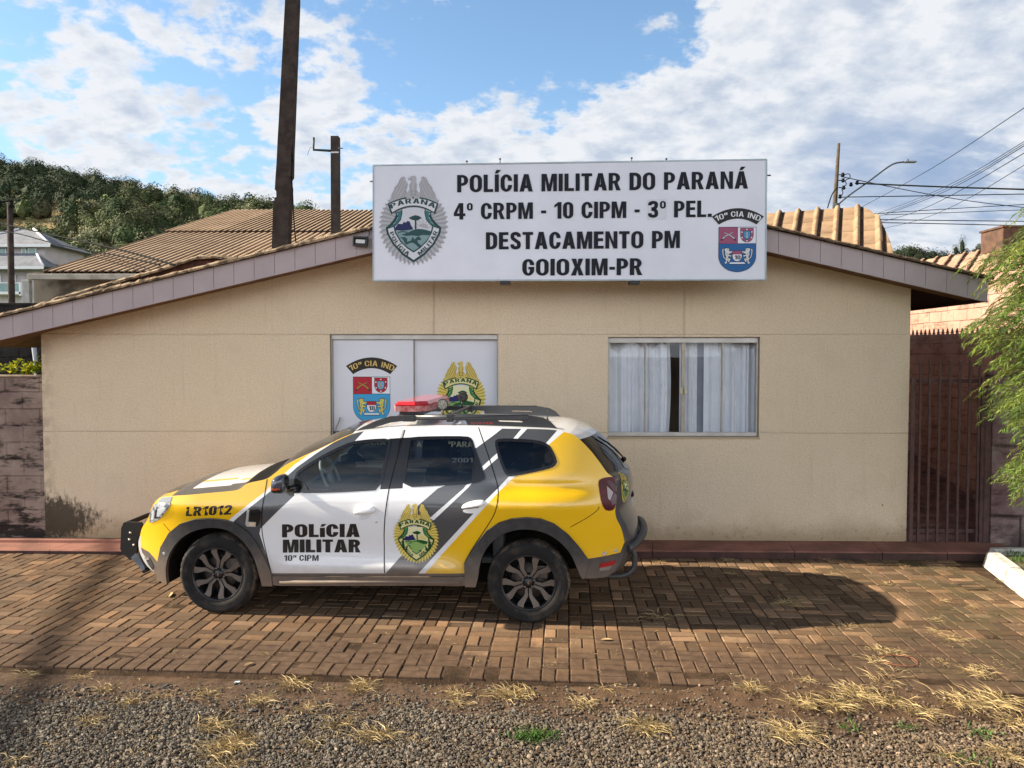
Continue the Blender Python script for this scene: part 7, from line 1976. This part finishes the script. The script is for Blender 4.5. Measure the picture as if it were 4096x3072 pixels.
m = MB(); m.lathe([(.06, .04), (.055, .15), (.0, .18)], 10, 'z', (h.x - .02, 0, h.z)); m.build('photo_cell', mat('photo_cell', (0.09, 0.09, 0.10), rough=0.5), sl_)
# wires
def wire(pts, Y0, Y1, r, label, group='overhead wires'):
    n = len(pts); P_ = [at3(p, Y0 + (Y1 - Y0) * k / (n - 1)) for k, p in enumerate(pts)]
    a = P_[0]; m = MB(); m.tube([Vector(q) - a for q in chaikin([tuple(p) for p in P_], 2, False)], r, 5)
    o = m.build('overhead_wire', M_wire); o.location = a; tag(o, label, 'wire', group)
wire([C9(848, 672), C9(1250, 690), C9(1720, 708), C9(2240, 723)], 44.8, 40, .045, 'thick bundled overhead wire running level from the brown pole to the right edge')
wire([C9(735, 618), C9(930, 660), C9(1400, 755), C9(1800, 822), C9(2240, 872)], 44.8, 60, .028, 'overhead wire sloping gently down right from the top insulator of the brown pole')
wire([C9(714, 785), C9(1300, 776), C9(2240, 759)], 44.8, 45, .028, 'thin level overhead wire at the foot of the street lamp arm')
wire([C9(880, 875), C9(1260, 672), C9(1600, 475), C9(2240, 46)], 30, 14, .008, 'steepest overhead wire climbing from the tan roof to the right edge')
wire([C9(1000, 928), C9(1430, 770), C9(1800, 590), C9(2240, 318)], 30, 14, .0065, 'topmost of three close overhead wires climbing to the right edge')
wire([C9(1008, 945), C9(1450, 780), C9(1800, 612), C9(2240, 335)], 30, 14, .0065, 'middle one of three close overhead wires climbing to the right edge')
wire([C9(1005, 955), C9(1470, 790), C9(1800, 628), C9(2240, 352)], 30, 14, .008, 'lowest of three close overhead wires climbing to the right edge')
wire([C9(1040, 990), C9(1350, 905), C9(1700, 735), C9(2240, 412)], 30, 14, .008, 'single overhead wire sagging just under the three close ones')
wire([C9(1085, 1036), C9(1400, 965), C9(1750, 808), C9(2240, 510)], 30, 14, .0065, 'thin overhead wire lowest of those climbing to the right')
wire([C9(980, 965), C9(1500, 972), C9(2240, 980)], 60, 60, .035, 'upper of two level overhead wires low above the far trees')
wire([C9(1050, 990), C9(1500, 998), C9(2240, 1016)], 60, 60, .035, 'lower of two level overhead wires low above the far trees')
wire([C9(980, 920), C9(1500, 885), C9(2240, 842)], 60, 60, .028, 'faint overhead wire rising slightly right behind the other wires')
wire([C9(1080, 928), C9(1600, 910), C9(2240, 886)], 60, 60, .025, 'faintest overhead wire nearly level behind the climbing wires')
wire([C3s(-40, 282), C3s(400, 385), C3s(900, 490), C3s(1348, 590), (700, 1060)], 22, 13, .018, 'upper dark wire crossing the forested hill from the left edge')
wire([C3s(-40, 372), C3s(150, 385), C3s(600, 515), C3s(1000, 590), C3s(1300, 640), (640, 1060)], 23, 13, .014, 'lower dark wire crossing before the white house and the forested hill')
# bundle of street cables left of the frame, whose soft shadow falls across the paving
sh_ = lambda p, h: on_ground(p, 0) + to_sun * (h / to_sun.z)
for k, (dxx, dh) in enumerate(((0, 0),)):
    a = sh_(S(290, 1190), 9.5 + dh); b = sh_(S(60, 1600), 9.3 + dh); ext = (b - a) * 1.3
    m = MB(); q0_ = a - (b - a) * 2.0; m.tube([Vector((dxx, 0, 0)) + (a - (b - a) * 2.0) - q0_, Vector((dxx, 0, -.12)) + a - q0_, Vector((dxx, 0, -.15)) + b - q0_, Vector((dxx, 0, 0)) + b + ext - q0_], .055, 6)
    o = m.build('street_cable', M_wire); o.location = q0_; tag(o, 'thick black cable strung along the street left of the station', 'cable')

# ================================================================== HILL, FOREST
ridge = [(-700, 300), (-300, 325), (0, 347), (50, 342), (110, 360), (180, 368), (300, 392), (420, 413), (560, 434), (650, 446), (700, 458), (760, 470), (900, 500), (1200, 560), (1700, 600), (2400, 620), (3200, 560), (4200, 520)]
def prof(u): return float(np.interp(u, [p[0] for p in ridge], [p[1] for p in ridge]))
def hill_z(u, r):                                   # u: bearing as a big-view column, r: depth
    top = (768 - (prof(u) + 30)) / 1660.0
    rk = 235.0; s_ = min(1.0, max(0.0, (r - 96) / (rk - 96))); f = s_ ** 1.15
    gully = 4.0 * math.sin(u * .016 + r * .022) * s_ * (1 - s_) * 2.2
    z = CAM_H + top * rk * f + gully - 2.5 * (1 - s_)
    if r > rk: z -= (r - rk) * .15
    return z
def hill_p(u, r): return ((u - 1106) / 1660.0 * r, r, hill_z(u, r))
us = np.linspace(-900, 4200, 160); rs = np.linspace(96, 330, 50)
V = [hill_p(u, r) for r in rs for u in us]; n = len(us)
F_ = np.array([(j*n + i, j*n + i + 1, (j+1)*n + i + 1, (j+1)*n + i) for j in range(len(rs) - 1) for i in range(n - 1)])
M_hill = mat('hill_grass', (0.30, 0.215, 0.105), (0.20, 0.165, 0.07), scale=.12, detail=6, rough=0.95, spec=0.1)
hill = big_mesh('hill', np.array(V), F_, M_hill, None, True); tag(hill, kind='structure')
# crowns: many leaf clumps spread over a lumpy shell round a dark inner mass
bmi = bmesh.new(); bmesh.ops.create_icosphere(bmi, subdivisions=1, radius=1); bmi.verts.index_update()
IV = np.array([v.co[:] for v in bmi.verts]); IF = np.array([[v.index for v in f.verts] for f in bmi.faces]); bmi.free()
def crowns(name, spots, m_=420):
    Vs = []; Fs = []; Cs = []; base = 0; r_ = np.random.default_rng(3)
    for (x, y, z, rad, hgt, col) in spots:
        cen = np.array([x, y, z + hgt * .75]); ax = np.array([rad, rad, hgt])
        V = IV * ax * .50 + cen; Vs.append(V); Fs.append(IF + base); base += len(V); Cs.append(np.outer(np.full(len(IF), .8), col))
        nb = 9; bd = r_.normal(size=(nb, 3)); bd[:, 2] = np.abs(bd[:, 2]) * .9 - .15; bd /= np.linalg.norm(bd, axis=1)[:, None]      # boughs
        which = r_.integers(0, nb, m_); dv = r_.normal(size=(m_, 3)); dv /= np.linalg.norm(dv, axis=1)[:, None]
        bs = r_.uniform(.30, .46, nb); c = (bd[which] * .64 + dv * bs[which][:, None] * r_.uniform(.75, 1.08, (m_, 1)))
        nrm = dv * .38 + bd[which] * .95 + r_.normal(0, .18, (m_, 3)); nrm /= np.linalg.norm(nrm, axis=1)[:, None]
        t1 = np.cross(nrm, r_.normal(size=(m_, 3))); t1 /= np.linalg.norm(t1, axis=1)[:, None] + 1e-9; t2 = np.cross(nrm, t1)
        c = c * ax + cen; sz = rad * r_.uniform(.035, .075, (m_, 1))
        tri = np.stack([c + t1 * sz * 1.3, c - t1 * sz * .8 + t2 * sz, c - t1 * sz * .8 - t2 * sz], 1).reshape(-1, 3)
        Vs.append(tri); Fs.append(np.arange(m_ * 3).reshape(-1, 3) + base); base += m_ * 3
        Cs.append(np.outer(np.clip(1 + r_.normal(0, .25, m_) + r_.normal(0, .18, nb)[which], .4, 1.9), col))
    o = big_mesh(name, np.concatenate(Vs), np.concatenate(Fs), M_forest); color_attr(o, np.concatenate(Cs)); return o
M_forest = mat('forest_leaf', (0.72, 0.78, 0.66), attr='tint', rough=0.8, spec=0.15)
spots = []
rf_ = random.Random(21)
def clearing(u, v_frac): return u < 118 and .26 < v_frac < .44
for k in range(1500):
    u = rf_.uniform(-260, 820); s_ = rf_.random() ** .8; r = 104 + s_ * 138
    vv = 768 - (hill_z(u, r) - CAM_H) / r * 1660
    if -40 < u < 118 and 478 < vv < 520: continue
    x, y, z = hill_p(u, r); rad = rf_.uniform(2.0, 3.9); 
    dark = vv < 470 and u < 250 + (470 - vv) * .3  # upper-left hillside shade put into darker crown colours
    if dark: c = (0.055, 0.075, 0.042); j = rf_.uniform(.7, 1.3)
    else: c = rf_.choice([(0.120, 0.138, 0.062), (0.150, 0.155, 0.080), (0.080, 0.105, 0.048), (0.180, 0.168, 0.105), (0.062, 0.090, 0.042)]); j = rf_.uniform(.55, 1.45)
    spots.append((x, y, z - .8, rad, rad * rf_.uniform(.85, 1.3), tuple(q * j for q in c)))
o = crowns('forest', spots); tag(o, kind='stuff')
spots = []
rw = [(1900, 540), (1960, 533), (2000, 536), (2050, 546), (2090, 542), (2120, 528), (2150, 514), (2200, 512), (2300, 520), (2600, 530), (3200, 540)]
for k in range(420):
    u = rf_.uniform(1850, 2500); r = rf_.uniform(250, 330); top = np.interp(u, [p[0] for p in rw], [p[1] for p in rw]); x = (u - 1106) / 1660 * r
    rad = rf_.uniform(3.0, 5.5); zt_ = CAM_H + (768 - top) / 1660 * r - rf_.random() ** 2 * 14; c = rf_.choice([(0.030, 0.042, 0.024), (0.045, 0.056, 0.030), (0.026, 0.036, 0.022), (0.06, 0.064, 0.038)])
    spots.append((x, r, zt_ - rad * 1.7, rad, rad * rf_.uniform(.9, 1.2), c))
spots += [((2073 - 1106) / 1660 * 260, 260, CAM_H + (768 - 545) / 1660 * 260 - 2, 1.6, 5.0, (0.03, 0.042, 0.026)), ((2059 - 1106) / 1660 * 262, 262, CAM_H + (768 - 545) / 1660 * 262 - 2, 1.5, 3.0, (0.03, 0.042, 0.026))]
o = crowns('distant_wood', spots); tag(o, kind='stuff')
hv = MB(); us2 = np.linspace(1750, 3400, 60)
vs = []
for u in us2:
    top = np.interp(u, [p[0] for p in rw], [p[1] for p in rw])
    for r, f in ((180, 0), (260, .8), (300, .9), (360, .7)): vs.append(((u - 1106) / 1660 * r, r, max(-3, (CAM_H + (768 - top) / 1660 * r - 6) * f)))
hv.add(vs, [(i*4 + j, (i+1)*4 + j, (i+1)*4 + j + 1, i*4 + j + 1) for i in range(len(us2) - 1) for j in range(3)], 0, True); tag(hv.build('far_hill', M_hill), kind='structure')
# low wooded rise behind the camera, met only as a reflection in glass and paint
spots = []
for k in range(260):
    x = rf_.uniform(-150, 150); y = -rf_.uniform(70, 130); rad = rf_.uniform(3, 5.5); spots.append((x, y, rf_.uniform(0, 7), rad, rad * 1.1, (0.04, 0.055, 0.026)))
o = crowns('roadside_wood', spots, 60); tag(o, kind='stuff')

# ================================================================== LOOSE STONE, DRY GRASS
ico = bmesh.new(); bmesh.ops.create_icosphere(ico, subdivisions=1, radius=1); ico.verts.index_update(); GV = np.array([v.co[:] for v in ico.verts]); GF_ = np.array([[v.index for v in f.verts] for f in ico.faces]); ico.free()
ng = 72000
X = rng.uniform(-4.2, 4.6, ng * 2); Y = rng.uniform(3.7, 5.25, ng * 2)
edgeY = 5.22 - .0664 * X
nz = (np.sin(X * 1.7 + 1) + np.sin(X * 3.9 + Y * 2.1) + np.sin(X * 9.1 + Y * 7.7 + 2)) * .055
prob = np.where(Y < edgeY - .46 + nz, 1.0, np.where(Y < edgeY - .25 + nz, .24, .07)) * (Y < edgeY + np.where(X > .3, .12, -.02))
keep = rng.random(len(X)) < prob; X, Y = X[keep][:ng], Y[keep][:ng]; k = len(X)
sz = np.clip(rng.lognormal(math.log(.0066), .38, k), .003, .017)
sc3 = sz[:, None] * rng.uniform(.65, 1.25, (k, 3)) * np.array([1, 1, .75]); an = rng.uniform(0, 6.28, k); ca, sa = np.cos(an), np.sin(an)
Vg = GV[None] * (1 + rng.normal(0, .24, (k, len(GV), 1))) * sc3[:, None, :]
Vr = np.stack([Vg[..., 0] * ca[:, None] - Vg[..., 1] * sa[:, None], Vg[..., 0] * sa[:, None] + Vg[..., 1] * ca[:, None], Vg[..., 2]], -1)
Vr += np.stack([X, Y, bank_z(X, Y) + sz * .40 + rng.uniform(0, .006, k) * (Y < edgeY[keep][:ng] - .35)], -1)[:, None, :]
Fg = (GF_[None] + (np.arange(k) * len(GV))[:, None, None]).reshape(-1, 3)
M_grav = mat('basalt_gravel', (0.135, 0.108, 0.080), attr='tint', rough=0.85, spec=0.3, bump=0.3, bscale=150, bdist=.003)
o = big_mesh('gravel', Vr.reshape(-1, 3), Fg, M_grav)
lum = rng.choice([.55, .75, .9, 1.05, 1.25, 1.6, 2.1], k, p=[.14, .2, .22, .2, .13, .08, .03]); hue = rng.normal(0, .05, k); wr = np.clip(X * .04, -.05, .15)
color_attr(o, np.repeat(np.stack([lum * (1 + hue + wr), lum, lum * (1 - hue * 1.2 - wr)], -1), len(GF_), axis=0)); tag(o, kind='stuff')
# dry grass
M_straw = leafy('dry_straw', (0.56, 0.42, 0.20), (0.42, 0.31, 0.14), (0.40, 0.28, 0.10), 0.25)
bl = []; cl = []
def tuft(u, v, n, size, tint=(1, 1, 1), flat_=.55):
    c = on_ground(S(u, v), -.04 if v > 1460 else 0.0); c.z = max(c.z, float(bank_z(np.array([c.x]), np.array([c.y]))[0]) - .003) if c.y < 5.6 else c.z
    for k in range(int(n * 1.9)):
        a = rt.uniform(0, 6.28); le = size * rt.uniform(.4, 1.25); st = c + Vector((rt.gauss(0, size * .35), rt.gauss(0, size * .30), .003)); up = rt.uniform(.02, flat_)
        d3 = Vector((math.cos(a), math.sin(a), up)).normalized(); mid = Vector((rt.gauss(0, .006), rt.gauss(0, .006), le * .08))
        bl.append((st, st + d3 * le - Vector((0, 0, le * up * .3)), d3.cross(Vector((rt.gauss(0, .4), rt.gauss(0, .4), 1))).normalized() * rt.uniform(.00045, .0010), mid)); q = rt.uniform(.6, 1.35); cl.append((q * tint[0], q * tint[1], q * tint[2]))
T5 = lambda x, y: (x / 1.08 * .54004, (2100 + y / 1.08) * .54004)
T6 = lambda x, y: ((2048 + x / 1.08) * .54004, (2100 + y / 1.08) * .54004)
for x, y, n, s_ in ((450, 712, 40, .10), (570, 765, 40, .10), (400, 850, 45, .11), (345, 660, 30, .09), (120, 655, 30, .10), (1270, 695, 90, .12), (1560, 705, 80, .13), (885, 735, 45, .10), (1120, 765, 60, .12), (1320, 800, 35, .10), (930, 870, 60, .13), (1460, 870, 40, .12), (1225, 855, 18, .08), (1010, 950, 80, .15), (960, 980, 60, .14), (1620, 915, 60, .15), (1360, 945, 25, .10), (1970, 735, 45, .10), (1980, 780, 35, .09), (2180, 735, 70, .12), (1800, 935, 18, .07), (715, 745, 20, .07), (1000, 1035, 40, .12), (600, 990, 14, .07), (60, 1030, 20, .1), (1410, 715, 14, .07), (735, 560, 8, .06), (1120, 560, 10, .06)):
    tuft(*T5(x, y), n, s_)
for x, y, n, s_ in ((40, 735, 80, .12), (300, 780, 55, .10), (575, 880, 100, .15), (1215, 910, 110, .16), (1030, 740, 60, .11), (1260, 790, 90, .13), (1400, 795, 110, .14), (1500, 770, 90, .13), (1620, 790, 70, .13), (1760, 820, 60, .13), (1950, 800, 80, .16), (2080, 800, 90, .17), (2180, 860, 60, .15), (2150, 1000, 60, .14), (1480, 750, 50, .11), (1900, 1020, 30, .12), (460, 655, 22, .07), (930, 670, 40, .09), (1270, 700, 30, .08), (950, 215, 26, .07), (640, 165, 26, .07), (930, 155, 30, .08), (1385, 215, 22, .07), (1460, 265, 20, .06), (1625, 260, 26, .08), (1200, 345, 60, .14), (640, 405, 22, .16), (1440, 440, 18, .09), (1830, 415, 34, .08), (1830, 465, 30, .08), (1900, 495, 40, .10), (1600, 720, 14, .16), (1580, 545, 34, .09), (1640, 555, 30, .10), (1560, 590, 30, .09), (1870, 330, 20, .06), (2000, 640, 60, .13), (2100, 660, 60, .13), (2060, 700, 50, .12), (1990, 360, 24, .07), (1850, 590, 20, .08), (1350, 150, 16, .07), (2140, 250, 40, .08), (2190, 290, 40, .08), (1700, 180, 14, .06), (1300, 190, 12, .06), (420, 720, 16, .1), (1640, 650, 20, .12)):
    tuft(*T6(x, y), n, s_)
for k in range(1300):                               # single bits of straw blown about
    u = rt.uniform(0, 2212); v = rt.uniform(1210, 1655)
    if u < 1100 and v < 1470 and rt.random() < .75: continue
    tuft(u, v, 2, .045, flat_=.15)
o = leaf_mesh('dry_grass', bl, M_straw, cl); tag(o, kind='stuff')
bl = []; cl = []
for x, y, n, s_ in ((75, 920, 170, .07), (150, 910, 60, .05), (1470, 880, 40, .06), (2040, 910, 50, .06), (1960, 1020, 40, .06), (2180, 130, 90, .07), (2200, 160, 90, .08), (1700, 880, 30, .05)):
    u, v = T6(x, y); c = on_ground(S(u, v), -.04 if v > 1460 else .11)
    for k in range(n):
        a = rt.uniform(0, 6.28); le = s_ * rt.uniform(.4, 1.1); st = c + Vector((rt.gauss(0, s_ * .8), rt.gauss(0, s_ * .55), .0)); d3 = Vector((math.cos(a), math.sin(a), rt.uniform(.3, 1.6))).normalized()
        bl.append((st, st + d3 * le, d3.cross(Vector((rt.gauss(0, .4), .2, 1))).normalized() * rt.uniform(.002, .006), Vector((0, 0, .006)))); q = rt.uniform(.7, 1.2); cl.append((q, q, q))
o = leaf_mesh('green_weeds', bl, leafy('weed_leaf', (0.07, 0.16, 0.03), (0.10, 0.19, 0.04), (0.10, 0.22, 0.03), .3), cl); tag(o, kind='stuff')
# orange wire loop, scraps and fallen leaves
c = on_ground(S(*T6(1668, 588)), .004); m = MB()
m.tube([(.125 * math.cos(a) * (1.05), .10 * math.sin(a), .006 + .004 * math.sin(2 * a)) for a in np.linspace(R(200), R(500), 28)], .0024, 6)
o = m.build('wire_loop', mat('orange_wire', (0.36, 0.105, 0.05), rough=0.6)); o.location = c; tag(o, 'small orange wire loop lying on the paving at the right', 'wire loop')
M_leafd = mat('fallen_leaf_tan', (0.50, 0.36, 0.18), (0.36, 0.24, 0.11), scale=20, rough=0.8)
for (p, s_, lab) in ((K8(990, 1565), .075, 'curled tan fallen leaf beside the front wheel of the police car'), (S(*T6(410, 497)), .05, 'pale fallen leaf on the paving below the rear wheel'), (S(*T5(1075, 603)), .045, 'pale scrap of leaf on the paving near the broken edge')):
    c = on_ground(p, .006); m = MB(); pts = [(-1, 0), (-.5, .32), (.1, .4), (.6, .22), (1, 0), (.5, -.3), (0, -.38), (-.6, -.25)]
    m.add([(x * s_, y * s_, .004 + .018 * abs(y) * s_ / .05) for x, y in pts] + [(0, 0, .002)], [(8, i, (i + 1) % 8) for i in range(8)]); o = m.build('fallen_leaf', M_leafd); o.location = c; o.rotation_euler = (0, 0, rt.uniform(0, 3)); tag(o, lab, 'leaf', 'fallen leaves')
c = on_ground(S(*T5(1024, 679)), -.036); m = MB(); m.add([(-.02, -.008, 0), (.018, -.01, .004), (.02, .01, .006), (-.015, .012, .002)], [(0, 1, 2, 3)])
o = m.build('litter_scrap', mat('pale_blue_scrap', (0.45, 0.62, 0.68), rough=0.5)); o.location = c; tag(o, 'tiny pale blue scrap of litter on the soil before the paving', 'litter')
